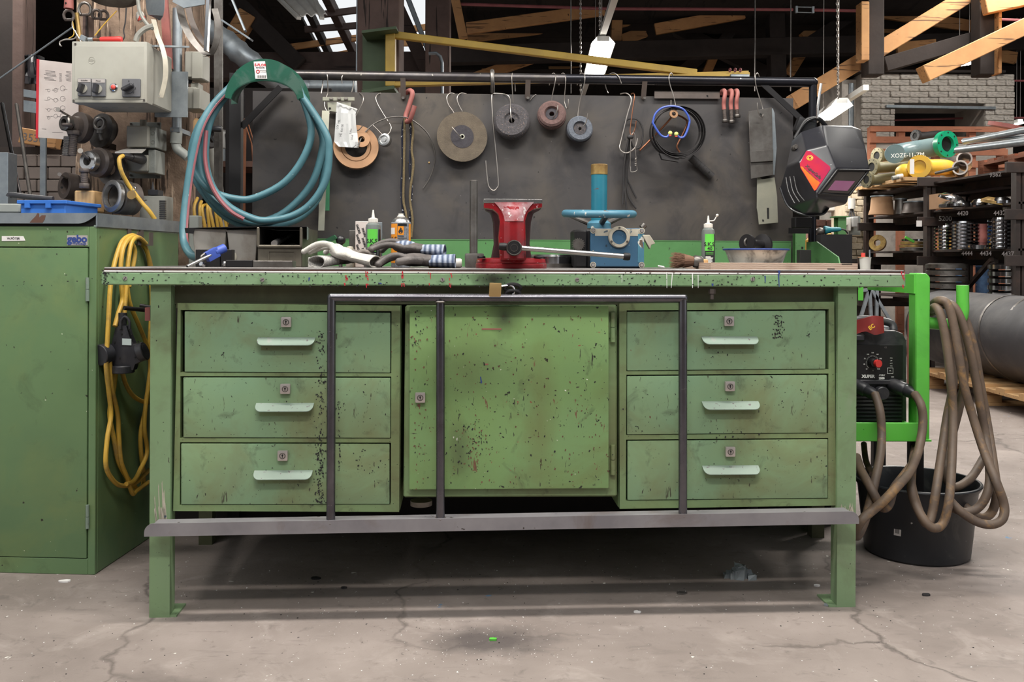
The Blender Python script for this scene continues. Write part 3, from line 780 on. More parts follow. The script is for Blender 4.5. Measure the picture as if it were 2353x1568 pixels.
t.p('edge_lip', MB(B).bx(xl+0.004, xr-0.002, 0.0, 0.03, TOPZ-0.0125, TOPZ-0.008), M['white_lip'], bevel=0.001)
t.p('board_core', MB(B).bx(xl+0.006, xr-0.004, 0.004, D_B, TOPZ-0.03, TOPZ-0.004), M['worktop_core'])
t.p('top_plate', MB(B).bx(xl+0.006, xr-0.004, 0.002, D_B, TOPZ-0.004, TOPZ), M['worktop_steel'], bevel=0.001)
t.p('end_channel', MB(B).bx(xl, xl+0.004, 0.03, D_B, zb, TOPZ-0.012), M['edge_green'])
t.p('end_channel', MB(B).bx(xr-0.004, xr, 0.03, D_B, zb, TOPZ-0.012), M['edge_green'])
t.p('under_board', MB(B).bx(xl+0.004, xr-0.004, 0.03, D_B, TOPZ-0.036, TOPZ-0.0301), M['beam_dark'])
t.p('apron', MB(B).bx(lx(350,.06,680), lx(1968,.06,680), 0.05, 0.065, lz(700,.05), zb+0.002), M['apron_green'])
for i, (a0, a1, yb) in enumerate(((344,391,1420),(1924,1967,1396))):
    sgn = 1 if i == 0 else -1
    fx0, fx1 = lx(a0,.02,1100), lx(a1,.02,1100)
    m = MB(B); m.bx(fx0, fx1, 0.02, 0.024, 0.0, zb+0.002); m.bx(fx0 if i else fx0, fx0+0.004, 0.024, 0.06, 0.0, zb); m.bx(fx1-0.004, fx1, 0.024, 0.06, 0.0, zb)
    lg = t.p('leg', m, M['leg_green'])
    m = MB(B); rw = random.Random(i); y0 = 1105 if i == 0 else 1155; y9 = 1200 if i == 0 else 1178
    for k in range(14):
        px = a0+3+(a1-a0-6)*rw.random(); ya = y0+(y9-y0)*rw.random()*.7; w = rw.uniform(1,4.5)
        m.prism([L(px,y9,.0197), L(px+w,y9,.0197), L(px+w*.5-3,ya,.0197), L(px-3,ya+6,.0197)], (0,-.0003,0))
    t.p('scrape', m, M['cream_worn'], sub=lg, kind='stuff', label='scraped bare streaks above the rail')
    fp = MB(B); q0, q1 = (fx0, fx1+0.016) if i == 0 else (fx0-0.02, fx1)
    fp.bx(q0, q1, 0.021, 0.1, 0.0, 0.005); t.p('foot_plate', fp, M['leg_green'], sub=lg)
    # rear leg
    bxp = lx(472 if i == 0 else 1880, 0.6, 1200)
    t.p('leg', MB(B).bx(bxp-0.02, bxp+0.02, 0.6, 0.64, 0.0, zb), M['apron_green'])
    t.p('side_rail', MB(B).bx((fx0+fx1)/2-0.015, (fx0+fx1)/2+0.015, 0.06, 0.62, zb-0.05, zb), M['apron_green'])
    t.p('side_rail', MB(B).bar(((fx0+fx1)/2, 0.05, 0.3), (bxp, 0.62, 0.28), 0.03, 0.03), M['apron_green'])
t.p('rear_apron', MB(B).bx(lx(390,.6), lx(1940,.6), 0.62, 0.64, 0.72, zb), M['apron_green'])
t.p('backsplash', MB(B).bx(lx(705,D_B,580), lx(1815,D_B,580), D_B-0.012, D_B-0.008, TOPZ, lz(553,D_B-.01)), M['splash_green'])
bs_o = t.parts[-1][0]
t.p('splash_lip', MB(B).bx(lx(705,D_B,580), lx(1815,D_B,580), D_B-0.013, D_B-0.004, lz(553,D_B-.01), lz(553,D_B-.01)+0.003), M['splash_green'], sub=bs_o)
# splash end piece curving down to the right
pe = [L(1786,554,D_B-.02), L(1800,553,D_B-.02), L(1836,590,D_B-.35), L(1841,610,D_B-.35), L(1786,610,D_B-.02)]
e0 = lx(1786,D_B-.02,560)
sz = lz(553,D_B-.01)
m = MB(B); m.prism([(e0+.1,D_B-.012,TOPZ),(e0+.1,D_B-.012,sz),(e0+.1,D_B-.1,sz),(e0+.1,D_B-.27,TOPZ+.035),(e0+.1,D_B-.29,TOPZ)], (0.004,0,0)); t.p('splash_cheek', m, M['splash_green'])
for px, py in ((288,640),(603,643),(1017,643),(1326,643),(1729,642)):
    p = L(px,py,0); s_ = MB(B); s_.cyl(p+V((0,0.002,0)), p+V((0,-0.0025,0)), 0.0052, n=14)
    o = t.p('screw', s_, M['nickel'])
    a = random.uniform(0,3); dv = V((math.cos(a),0,math.sin(a)))*0.0046
    t.p('screw_slot', MB(B).bar(p+dv+V((0,-0.0026,0)), p-dv+V((0,-0.0026,0)), 0.0012, 0.0006, (0,1,0)), M['keyhole'], sub=o)
# bolt under the edge
p = L(1636,664,0.015); m = MB(B); m.cyl(p, p-V((0,0,0.012)), 0.009, n=6); m.cyl(p-V((0,0,0.012)), p-V((0,0,0.026)), 0.005, n=10); t.p('bolt', m, M['dark_iron'])
# paint runs on the edge
def drips(lst, mt):
    m = MB(B)
    for px, py, w, h, ln in lst:
        a = L(px-w/2,py,0); b = L(px+w/2,py,0); c = L(px+w*0.35+ln,py+h,0); e = L(px-w*0.1+ln,py+h,0)
        m.prism([q+V((0,-0.0001,0)) for q in (a,b,c,e)], (0,-0.0004,0))
    return m
rnd = random.Random(3)
red = []
for x0, n_ in ((794,6),(841,9),(924,7),(988,4),(1035,6),(2074,5)):
    for k in range(n_): red.append((x0+rnd.uniform(-4,4), rnd.choice((624,628,632,638,652,656))+rnd.uniform(-2,2), rnd.uniform(1.5,4), rnd.uniform(3,10), rnd.uniform(-1,1)))
t.p('paint_run', drips(red, 0), M['ink_red'], sub=ed, label='splashes of red paint', kind='stuff')
t.p('paint_run', drips([(1532,626,2,36,0),(1545,628,2.2,34,-3),(1591,628,2.4,34,0),(1604,632,1.6,30,0),(1429,632,1.6,18,0)], 0), M['ink_white'], sub=ed, label='thin white paint runs', kind='stuff')
t.p('paint_run', drips([(1790,622,6,8,0),(1789,630,3,30,1),(1758,634,3,16,0),(1637,652,5,6,0),(711,638,4,8,-2),(872,650,8,3,3)], 0), M['ink_blue'], sub=ed, label='blue paint runs', kind='stuff')
t.p('paint_chips', flakes(((600,640,260,16,120),(1500,640,260,16,120),(1000,655,600,3,120),(240,638,4,18,40)), -.0001, 12, (1,4), (1,3.5)), M['ink'], sub=ed, kind='stuff', label='dark chips in the paint')
bench = t.done()

# ---- security frame of pipes and an angle rail
t = T('locking_frame', 'bare steel pipe frame barring the drawers, standing on an angle rail', 'frame', None, B)
dA = -0.032
p0, p1 = L(331,1219,dA), L(1974,1190,dA)
hh = 0.0155
def rail_pts(p, s_): return p
m = MB(B)
n = 7; prof = []
for k in range(n):                    # rounded front ends
    a = k/(n-1)*math.pi/2
    prof.append((0.022*(1-math.cos(a)) , hh - 0.022 + 0.022*math.sin(a)))
outline = [V((p0.x+dx, dA, p0.z + dz)) for dx, dz in prof] + [V((p1.x-dx, dA, p1.z + dz)) for dx, dz in prof[::-1]] + [V((p1.x, dA, p1.z-hh)), V((p0.x, dA, p0.z-hh))]
m.prism(outline, (0, 0.004, 0))
t.p('angle_face', m, M['angle_steel'])
m = MB(B); a_, b_ = p0+V((0.02,0.004,hh-0.002)), p1+V((-0.02,0.004,hh-0.002))
m.prism([a_, b_, b_+V((0,0.04,0)), a_+V((0,0.04,0))], (0,0,-0.004)); t.p('angle_flange', m, M['angle_steel'])
rp = 0.0106
q0, q1 = L(762,684,dA+.012), L(1571,686,dA+.012)
t.p('top_pipe', MB(B).cyl(q0, q1, rp, n=20), M['raw_steel'])
for px, pbm in ((760,1205),(1012,1196),(1569,1188)):
    topp = L(px+ (0 if px != 760 else 2), 684, dA+.012); bt = L(px, pbm, dA+.014)
    t.p('upright_pipe', MB(B).cyl(V((topp.x,topp.y,(q0.z+q1.z)/2)), bt, rp, n=20), M['raw_steel'])
    w_ = MB(B); w_.torus(bt+V((0,0,0.004)), (0,0,1), rp+0.001, 0.003, 16, 6); t.p('weld_bead', w_, M['dark_iron'])
for q in (q0, q1): t.p('mitre_corner', MB(B).ell(q, (rp*1.03,)*3), M['raw_steel'])
w_ = MB(B); w_.torus(L(1012,694,dA+.012), (0,0,1), rp+0.001, 0.003, 16, 6); t.p('weld_bead', w_, M['dull_steel'])
t.done()

# ---- drawer units
def lock(t, px, py, d, sub):
    c = L(px,py,d); h = 0.0125
    m = MB(B); m.box(c+V((0,-0.006,0)), (2*h,0.012,2*h)); o = t.p('lock', m, M['nickel'], sub=sub, bevel=0.004, seg=2)
    m3 = MB(B); m3.torus(c+V((0,-0.012,0)), (0,1,0), 0.0066, 0.0012, 18, 6); t.p('lock_barrel', m3, M['dull_steel'], sub=sub)
    m2 = MB(B); m2.cyl(c+V((0,-0.011,0.0015)), c+V((0,-0.0128,0.0015)), 0.0022, n=10); m2.bx(c.x-0.001, c.x+0.001, c.y-0.0138, c.y-0.0128, c.z-0.004, c.z+0.004)
    return o, m2
def unit(name, label, outer, drawers, dF=0.03, chips=()):
    t = T(name, label, 'drawer unit', 'drawer units under the bench', B)
    (ox0,oy0),(ox1,oy1),(ox2,oy2),(ox3,oy3) = outer      # TL, TR, BR, BL
    TL, TR, BR, BL = (L(x,y,dF) for x, y in outer)
    dep = 0.55
    # carcass: frame around the drawers
    def lerp(a,b,k): return a+(b-a)*k
    xs0 = [L(dr[0],dr[2],dF) for dr in drawers]
    m = MB(B)
    lf, rt = min(L(d_[0],900,dF).x for d_ in drawers)-0.002, max(L(d_[1],900,dF).x for d_ in drawers)+0.002
    g = 0.0035
    def fr(p): m.prism(p, (0,0.02,0))
    tops = [(L(d_[0],d_[2],dF).z+g, L(d_[1],d_[3],dF).z+g) for d_ in drawers]
    bots = [(L(d_[0],d_[4],dF).z-g*0.4, L(d_[1],d_[5],dF).z-g*0.4) for d_ in drawers]
    y_ = dF
    fr([V((BL.x,y_,BL.z)), V((BR.x,y_,BR.z)), V((BR.x,y_,bots[-1][1])), V((BL.x,y_,bots[-1][0]))])
    fr([V((TL.x,y_,tops[0][0])), V((TR.x,y_,tops[0][1])), TR, TL])
    for i in (0,1): fr([V((lf,y_,tops[i+1][0])), V((rt,y_,tops[i+1][1])), V((rt,y_,bots[i][1])), V((lf,y_,bots[i][0]))])
    fr([V((BL.x,y_,bots[-1][0])), V((lf,y_,bots[-1][0])), V((lf,y_,tops[0][0])), V((TL.x,y_,tops[0][0]))])
    fr([V((rt,y_,bots[-1][1])), V((BR.x,y_,bots[-1][1])), V((TR.x,y_,tops[0][1])), V((rt,y_,tops[0][1]))])
    t.p('carcass_frame', m, M['carcass_green'], smooth=False)
    m = MB(B)
    for a, b in ((BL,TL),(BR,TR)):
        m.hexa([a+V((-.001,.02,0)), a+V((.001,.02,0)), a+V((.001,dep,0)), a+V((-.001,dep,0)), b+V((-.001,.02,0)), b+V((.001,.02,0)), b+V((.001,dep,0)), b+V((-.001,dep,0))])
    m.prism([BL+V((0,.02,0)), BR+V((0,.02,0)), BR+V((0,dep,0)), BL+V((0,dep,0))], (0,0,0.002))
    m.prism([TL+V((0,.02,-.003)), TR+V((0,.02,-.003)), TR+V((0,dep,-.003)), TL+V((0,dep,-.003))], (0,0,0.002))
    t.p('carcass_shell', m, M['carcass_green'], smooth=False)
    m = MB(B); m.bx(lf+0.004, rt-0.004, dF+0.03, dF+0.034, BL.z+0.02, TL.z-0.02); t.p('gap_backing', m, M['keyhole'])  # black plate in place of the dark interior behind the drawers
    kh = []
    for d_ in drawers:
        x0, x1, yt0, yt1, yb0, yb1, lk, hd = d_
        pts = [L(x0,yb0,dF-.001), L(x1,yb1,dF-.001), L(x1,yt1,dF-.001), L(x0,yt0,dF-.001)]
        m = MB(B); m.prism(pts, (0,0.02,0)); dr = t.p('drawer', m, M['drawer_green'], bevel=0.0025, seg=2)
        o, m2 = lock(t, lk[0], lk[1], dF-.001, dr); kh.append((m2, dr))
        # bent sheet handle: sloping top plate, front lip and cheeks
        hx0, hx1, hy0, hy1 = hd
        a, b = L(hx0,hy0,dF), L(hx1,hy0,dF)
        zt = a.z - 0.001; w = b.x-a.x; out = 0.026; drop = 0.017
        rows = []
        rr = 0.014
        top_o = []
        for k in range(5):
            q = k/4*math.pi/2
            top_o.append(V((a.x + rr*(1-math.sin(q)), dF - out + rr*(1-math.cos(q)), 0)))
        left = top_o[::-1] if False else top_o
        # outline of the plate seen from above: back edge on the drawer, rounded front corners
        pl = [V((a.x, dF, 0))] + [V((a.x + rr*(1-math.cos(q)), dF-out+rr*(1-math.sin(q)), 0)) for q in [k/4*math.pi/2 for k in range(5)]]
        pr = [V((2*a.x + w - p_.x, p_.y, 0)) for p_ in pl[::-1]]
        ol = pl + pr
        m = MB(B)
        def zof(p_): return zt - drop*((dF - p_.y)/out)**1.4
        m.add([V((p_.x,p_.y,zof(p_))) for p_ in ol] + [V((p_.x,p_.y,zof(p_)-0.0015)) for p_ in ol],
              [tuple(range(len(ol))), tuple(range(len(ol),2*len(ol)))[::-1]] + [(i,(i+1)%len(ol),len(ol)+(i+1)%len(ol),len(ol)+i) for i in range(len(ol))])
        h_ = t.p('handle', m, M['handle_green'], sub=dr)
        m = MB(B); m.bx(a.x+0.008, b.x-0.008, dF-0.003, dF-0.0012, zt-0.032, zt-0.006); t.p('handle_back', m, M['carcass_green'], sub=dr)
    if chips: t.p('paint_chips', flakes(chips, dF-.0012, 5), M['ink'], kind='stuff', label='black chips in the paint')
    for m2, dr in kh: t.p('keyhole', m2, M['keyhole'], sub=dr)
    return t.done()
unit('drawer_unit', 'left green three-drawer unit under the bench, two pipes in front of it', ((408,697),(920,703),(917,1177),(398,1175)), (
    (424,897,716,719,855,857,(659,740),(593,725,774,792)),
    (421,897,868,869,1006,1007,(657,893),(589,722,925,947)),
    (416,895,1020,1021,1160,1159,(651,1046),(585,719,1080,1103))), chips=((737,960,5,200,150),(733,1090,6,70,90),(779,1010,2,100,25),(510,812,3,5,4),(840,1060,20,30,16),(660,940,50,12,14)))
unit('drawer_unit', 'right green three-drawer unit under the bench, beside the welding trolley', ((1423,698),(1917,694),(1921,1162),(1424,1170)), (
    (1441,1897,717,714,852,848,(1673,738),(1611,1739,772,790)),
    (1441,1900,865,862,999,995,(1675,887),(1612,1742,921,941)),
    (1442,1902,1014,1010,1150,1145,(1676,1037),(1613,1742,1069,1090))), chips=((1787,750,6,26,60),(1660,815,20,8,5),(1690,1000,30,10,10),(1858,770,2,4,4),(1462,985,3,6,4)))
# ---- middle cupboard
t = T('cupboard', 'green single-door cupboard in the middle of the bench under the vise', 'cupboard', None, B)
dF = 0.03
m = MB(B); a = [L(927,1144,dF), L(1418,1142,dF), L(1418,701,dF), L(931,702,dF)]
m.prism(a, (0,0.5,0)); t.p('body', m, M['carcass_green'], bevel=0.004)
m = MB(B); a = [L(940,1126,dF-.016), L(1399,1123,dF-.016), L(1399,704,dF-.016), L(941,705,dF-.016)]
m.prism(a, (0,0.0165,0)); door = t.p('door', m, M['door_green'], bevel=0.004, seg=2)
o, m2 = lock(t, 966, 913, dF-.016, door); t.p('keyhole', m2, M['keyhole'], sub=door)
for y0, y1 in ((718,786),(1023,1091)):
    a, b = L(1408,y0,dF-.006), L(1408,y1,dF-.006); mid = (a+b)/2
    m = MB(B); m.cyl(a, mid+V((0,0,.0006)), 0.0062, n=12); m.cyl(mid-V((0,0,.0006)), b, 0.0066, n=12); m.bx(mid.x-0.009, mid.x, dF-0.004, dF, b.z+0.01, a.z-0.01)
    t.p('hinge', m, M['carcass_green'])
t.p('paint_chips', flakes(((1170,920,130,200,110),(1090,1030,16,50,40),(1340,1000,40,90,30),(960,950,12,180,40)), dF-.0163, 9), M['bristle'], sub=door, kind='stuff', label='brown chips in the paint')
t.p('paint_chips', flakes(((1180,950,120,160,60),(1080,1020,20,60,40),(960,760,8,50,20)), dF-.0163, 10), M['ink'], sub=door, kind='stuff', label='black chips in the paint')
m = MB(B)
for px, py, w, h, ln in ((1104,866,4,16,3),): m.prism([q+V((0,-.0002,0)) for q in (L(px-1,py,dF-.016),L(px+1,py,dF-.016),L(px+4,py+13,dF-.016),L(px+1,py+17,dF-.016))], (0,-.0005,0))
t.p('paint_mark', m, M['ink_blue'], sub=door, label='dab of blue paint')
m = MB(B)
for x0,x1,y0 in ((1107,1152,755),(1115,1122,836)): m.prism([q+V((0,-.0002,0)) for q in (L(x0,y0,dF-.016),L(x1,y0,dF-.016),L(x1,y0+3,dF-.016),L(x0,y0+3,dF-.016))], (0,-.0005,0))
t.p('paint_mark', m, M['red_oxide'], sub=door, label='bare red scrape')
t.done()
# ---- padlock and staple at the middle of the edge
t = T('padlock', 'brass padlock hanging sideways from the black staple under the vise', 'padlock', None, B)
dP = -0.03
m = MB(B); a = [L(1123,686,dP), L(1151,687,dP), L(1153,651,dP), L(1125,650,dP)]; m.prism(a, (0,0.015,0))
t.p('lock_body', m, M['brass'], bevel=0.003, seg=2)
sh = spl([L(1151,658,dP+.007), L(1172,656,dP+.007), L(1180,661,dP+.007), L(1182,670,dP+.007), L(1178,677,dP+.007), L(1168,682,dP+.007), L(1151,683,dP+.007)], 5)
t.p('shackle', MB(B).tube(sh, 0.0026, 8), M['chrome'])
t.done()
t = T('staple_link', 'two blackened chain links welded at the bench edge under the vise', 'link', None, B)
for cx, cy, rx, rz_ in ((1178,662,0.019,0.009),(1178,676,0.017,0.009)):
    c = L(cx,cy,dP+.012)
    t.p('link', MB(B).tube([c+V((rx*math.cos(q), -0.004*math.sin(q), rz_*math.sin(q))) for q in [k*math.pi/10 for k in range(20)]], 0.0048, 8, True), M['black_iron'])
t.done()
# ================================================================= pipe rail, sheet and what hangs on them
DS = 0.748                              # front of the sheet
dR = 0.735
t = T('pipe_rail', 'steel pipe rail framing the back of the bench with its right post', 'rail', None, B)
a, b = L(545,180,dR), L(1868,180,dR)
zr = (a.z+b.z)/2; rr_ = 0.0157
pr = V((b.x, dR, zr))
t.p('top_pipe', MB(B).cyl(V((a.x,dR,zr)), V((lx(1300,dR,180),dR,zr)), rr_, n=20), M['pipe_steel'])
t.p('top_pipe', MB(B).cyl(V((lx(1300,dR,180),dR,zr)), pr, rr_, n=20), M['black_pipe'])
t.p('post', MB(B).cyl(V((pr.x,dR,0.0)), pr, 0.0128, n=20), M['black_pipe'])
t.p('elbow', MB(B).ell(pr, (rr_*1.02,)*3), M['black_pipe'])
t.p('post', MB(B).bx(a.x-0.02, a.x+0.016, dR-0.018, dR+0.018, 0.0, zr), M['black_iron'])
for px in (926,1213,1481):
    c = L(px,205,dR-.012)
    m = MB(B); w = 0.0082
    o_ = [V((c.x-w, dR-.016, zr-.008)), V((c.x+w, dR-.016, zr-.008))] + [V((c.x+w*math.cos(q), DS-.006, L(px,224,DS).z - w*math.sin(q))) for q in [k*math.pi/6 for k in range(7)]]
    m.add(o_ + [q+V((0,-.003,0)) for q in o_], [tuple(range(9)), tuple(range(9,18))[::-1]] + [(i,(i+1)%9,9+(i+1)%9,9+i) for i in range(9)])
    br = t.p('strap', m, M['dark_iron'])
    sc = L(px,225,DS-.008)
    t.p('strap_screw', MB(B).cyl(sc, sc+V((0,-.003,0)), 0.0048, n=12), M['dull_steel'], sub=br)
m = MB(B); m.bar(L(1746,186,DS-.02), L(1852,284,DS-.02), 0.018, 0.004, (0,1,0)); t.p('corner_brace', m, M['black_iron'])
t.p('lower_bracket', MB(B).bx(lx(1812,dR,527), lx(1868,dR,527), dR-.006, dR, lz(533,dR), lz(520,dR)), M['black_iron'])
t.done()
t = T('steel_sheet', 'large dark steel sheet standing behind the bench as a tool board', 'sheet', None, B)
m = MB(B); m.bx(lx(580,DS,400), lx(1822,DS,400), DS, DS+.003, 0.80, lz(217,DS)); t.p('sheet', m, M['sheet_steel'])
for px, py in ((986,374),(940,374)):
    c = L(px,py,DS); t.p('rivet', MB(B).ell(c, (.0035,.003,.0035)), M['brass'])
t.done()
m = MB(B); a, b = L(580,262,DS-.03), L(640,216,DS-.03); m.bar(L(555,292,DS-.02), L(645,200,DS-.02), 0.02, 0.006, (0,1,0))
one(m, 'diagonal_flat_bar', M['black_iron'], 'dark flat bar bracing the sheet inside the teal hose loops', 'bar', F=B)
def wire(pts, r, mt, name, label, cat, group=None, k=6, n=8):
    P = [L(*q) for q in pts]
    return one(MB(B).tube(spl(P, k), r, n), name, M[mt], label, cat, group, F=B)
HG = 'bent wire hooks on the rail'
def hook(pts, label, r=0.0016, mt='wire'):
    return wire(pts, r, mt, 'wire_hook', label, 'hook', HG)
rl = dR - rr_ - .002
def over(px, w=0):   # wire going over the top pipe
    return [(px-4,190,dR+.02),(px-3,176,dR+.018),(px,168.5,dR),(px+3,172,rl),(px+4,190,rl)]
hook([(738,215,.72),(741,195,.735),(743,178,dR+.02),(747,168,dR),(752,173,rl),(753,190,rl),(753,214,.725),(746,236,.715),(748,250,.705),(757,262,.70)], 'leftmost wire hook over the rail, carrying the small slide bracket')
hook([(808,212,.72),(812,192,dR+.02),(806,172,dR+.01),(796,168,dR),(786,176,rl),(786,192,rl)], 'second wire hook over the rail left of the crane post')
hook([(818,217,DS+.006),(826,214,DS),(834,221,DS-.02),(834,234,DS-.03),(825,253,DS-.03),(816,270,DS-.03),(812,288,DS-.035),(822,300,DS-.05),(834,288,DS-.06)], 'wire hook carrying the brown ring disc and plastic bag')
hook([(886,217,DS+.006),(873,214.5,DS),(864,222,DS-.015),(866,236,DS-.02),(880,261,DS-.02),(897,288,DS-.02),(898,298,DS-.025),(893,307,DS-.03),(880,310,DS-.04),(868,299,DS-.045),(857,288,DS-.05)], 'wire hook carrying the small round metal cap')
hook([(1047,217,DS+.006),(1036,214,DS),(1027,222,DS-.012),(1030,240,DS-.016),(1044,262,DS-.016),(1056,300,DS-.02),(1060,316,DS-.03),(1052,308,DS-.05),(1038,292,DS-.055)], 'left wire hook holding the large cutting disc')
hook([(1072,216,DS+.006),(1060,214,DS),(1051,222,DS-.012),(1052,236,DS-.016),(1062,256,DS-.016)], 'short right wire hook holding the large cutting disc')
hook([(1161,217,DS+.006),(1136,215,DS),(1130,223,DS-.01),(1132,268,DS-.016),(1139,345,DS-.02),(1145,418,DS-.02),(1142,432,DS-.02),(1135,438,DS-.02),(1127,434,DS-.02),(1121,420,DS-.02),(1116,369,DS-.02)], 'long narrow wire hook hanging empty beside the cutting disc', 0.002)
wire([(1132,212,dR+.004),(1132,190,rl-.003),(1131,170,rl),(1131,163,dR),(1132,172,dR+.02),(1132,205,dR+.02)], 0.0068, 'dull_steel', 'pipe_hook', 'thick grey hook bent over the rail above the long wire hook', 'hook')
hook([(1152,217,DS+.006),(1164,218,DS-.01),(1172,227,DS-.02),(1173,250,DS-.05),(1175,276,DS-.06),(1177,282,DS-.03)], 'short wire hook holding the grey flap disc at its front')
hook([(1184,210,dR+.022),(1182,185,dR+.02),(1178,169,dR),(1176,176,rl),(1177,200,rl),(1179,236,DS-.025)], 'wire hook over the rail just above the grey flap disc')
hook([(1262,196,dR+.022),(1268,172,dR+.01),(1274,169,dR),(1277,178,rl),(1274,196,rl),(1268,228,DS-.02),(1268,262,DS-.02),(1272,270,DS-.05),(1279,258,DS-.07),(1282,242,DS-.07)], 'wire hook over the rail left of two, holding the reddish disc')
hook([(1284,196,dR+.022),(1290,172,dR+.01),(1296,169,dR),(1300,180,rl),(1299,200,rl),(1297,232,DS-.02),(1303,250,DS-.03),(1306,240,DS-.04),(1306,228,DS-.04)], 'wire hook over the rail right of the reddish disc hook')
hook([(1326,196,dR+.022),(1332,172,dR+.01),(1340,169,dR),(1344,178,rl),(1342,196,rl),(1333,232,DS-.02),(1328,262,DS-.02),(1330,286,DS-.03),(1338,292,DS-.06),(1347,280,DS-.07),(1351,260,DS-.075)], 'wire hook over the rail holding the small blue-grey disc')
hook([(1398,214,.74),(1391,196,dR+.02),(1396,176,dR+.018),(1408,168,dR),(1420,174,rl),(1428,192,rl)], 'wire hook over the rail beside the lamp, hanging empty')
hook([(1218,231,DS-.003),(1225,222,DS-.003),(1232,217,DS)], 'tiny bent wire end on the sheet between the discs')
hook([(1425,216,DS+.006),(1438,214,DS),(1449,222,DS-.015),(1450,235,DS-.02),(1442,262,DS-.02),(1428,320,DS-.02),(1424,340,DS-.025),(1432,350,DS-.03),(1446,350,DS-.04),(1460,338,DS-.045),(1465,318,DS-.045)], 'large wire hook holding the bundle of black cords', 0.0022)
hook([(1450,217,DS+.004),(1455,214,DS),(1458,222,DS-.015),(1454,250,DS-.02),(1448,300,DS-.025),(1452,312,DS-.03),(1459,296,DS-.03),(1462,278,DS-.03)], 'brown narrow wire hook beside the bundle of black cords', 0.0017, 'copper_wire')
hook([(1549,192,dR+.022),(1546,174,dR+.015),(1541,168,dR),(1537,178,rl),(1540,196,rl),(1546,216,DS-.03),(1552,240,DS-.03),(1553,262,DS-.04),(1546,262,DS-.06),(1542,248,DS-.065),(1542,230,DS-.065)], 'wire hook over the rail holding the coil with blue band')
hook([(1748,192,dR+.022),(1744,174,dR+.015),(1739,168,dR),(1735,178,rl),(1738,200,rl),(1746,228,DS-.03),(1753,252,DS-.03),(1752,268,DS-.05),(1744,262,DS-.06),(1741,247,DS-.065),(1740,236,DS-.065)], 'wire hook over the rail holding the pack of flat plates')
# ---- slide bracket
t = T('slide_bracket', 'worn pale slide bracket hanging at the left of the sheet', 'bracket', None, B)
m = MB(B); m.bar(L(741,228,.715), L(815,228,.715), 0.006, 0.0125, (0,0,1)); t.p('slide_bar', m, M['zinc_yellow'], bevel=0.0015)
m = MB(B); m.prism([L(752,235,.714),L(807,235,.714),L(806,248,.714),L(786,250,.714),L(773,258,.714),L(753,255,.714)], (0,.005,0)); t.p('hinge_plate', m, M['zinc_yellow'], bevel=0.001)
for px in (761,779,795): t.p('block', MB(B).box(L(px,227,.708), (.012,.008,.007)), M['wire'], bevel=0.001)
t.p('hole', MB(B).cyl(L(758,249,.7137), L(758,249,.712), .0035, n=10), M['keyhole'])
t.done()
m = MB(B); m.prism([L(740,254,.70),L(757,255,.70),L(745,530,.66),L(731,530,.66)], (0,.002,0)); one(m, 'steel_rule', M['zinc_yellow'], 'long steel rule hanging at the left of the sheet beside the hose', 'ruler', F=B)
m = MB(B); m.prism([L(746,400,.715),L(757,400,.715),L(756,484,.715),L(745,484,.715)], (0,.012,0)); one(m, 'green_strip', M['flap_green'], 'short green strip hanging behind the steel rule', 'strip', F=B)
# ---- brown ring disc, washer ring, plastic bag
def disc(name, label, cx, cy, r_px, d, prof, mt, tilt=(0.12,-1,0.16), group=None, extra=None, cat='disc'):
    s_ = S(d); c = L(cx,cy,d); ax = V(tilt).normalized()
    t = T(name, label, cat, group, B)
    Rr = r_px*s_
    m = MB(B); m.lathe(c, ax, [(Rr*r_, h) for r_, h in prof], 48, True)
    t.p('disc_body', m, M[mt])
    for nm, pf, mm in (extra or ()):
        m = MB(B); m.lathe(c, ax, [(Rr*r_, h) for r_, h in pf], 40, True); t.p(nm, m, M[mm])
    return t.done()
disc('ring_disc', 'large brown turned ring disc hanging behind the plastic bag', 818, 337, 51, DS-.035, [(.49,0),(.64,0),(.66,.002),(.68,0),(1,0),(1,-.006),(.96,-.007),(.96,-.010),(1,-.011),(1,-.016),(.49,-.016)], 'flange_brown', cat='ring')
disc('washer_ring', 'small brown washer ring in front of the large ring disc', 831, 320, 18.5, DS-.05, [(.38,0.001),(1,0.001),(1,-.006),(.38,-.006)], 'flange_brown', cat='washer')
t = T('plastic_bag', 'crumpled clear plastic bag with writing hung on the sheet', 'bag', None, B)
rnd = random.Random(5); rows = []
edge_l = [(774,234),(772,258),(771,282),(769,306),(768,326),(778,337)]
edge_r = [(820,250),(817,262),(818,286),(821,306),(823,326),(823,340)]
for j in range(6):
    r_ = []
    for i in range(9):
        k = i/8; px = edge_l[j][0]*(1-k)+edge_r[j][0]*k; py = edge_l[j][1]*(1-k)+edge_r[j][1]*k
        r_.append(L(px,py,DS-.062-.012*math.sin(k*math.pi)*(j/5)+rnd.uniform(-.005,.005)))
    rows.append(r_)
t.p('bag_front', MB(B).grid(rows, (0,.004,0)), M['plastic_film'], ang=20)
zs = MB(B); zs.bar(L(774,236,DS-.066), L(821,252,DS-.066), 0.003, 0.002, (0,1,0)); t.p('zip_strip', zs, M['white_plastic'])
for i, (px, py, tx, sz, ang_) in enumerate(((777,286,'UX HL',.011,78),(785,300,'HL 6x100',.010,80),(806,302,'500x',.009,82),(809,316,'L6x8',.008,80))):
    Mx = B @ Matrix.Translation(L(px,py,DS-.082)) @ Matrix.Rotation(R(90),4,'X') @ Matrix.Rotation(R(ang_),4,'Z')
    t.p('writing', textmesh(tx, sz, Mx), M['ink'])
t.done()
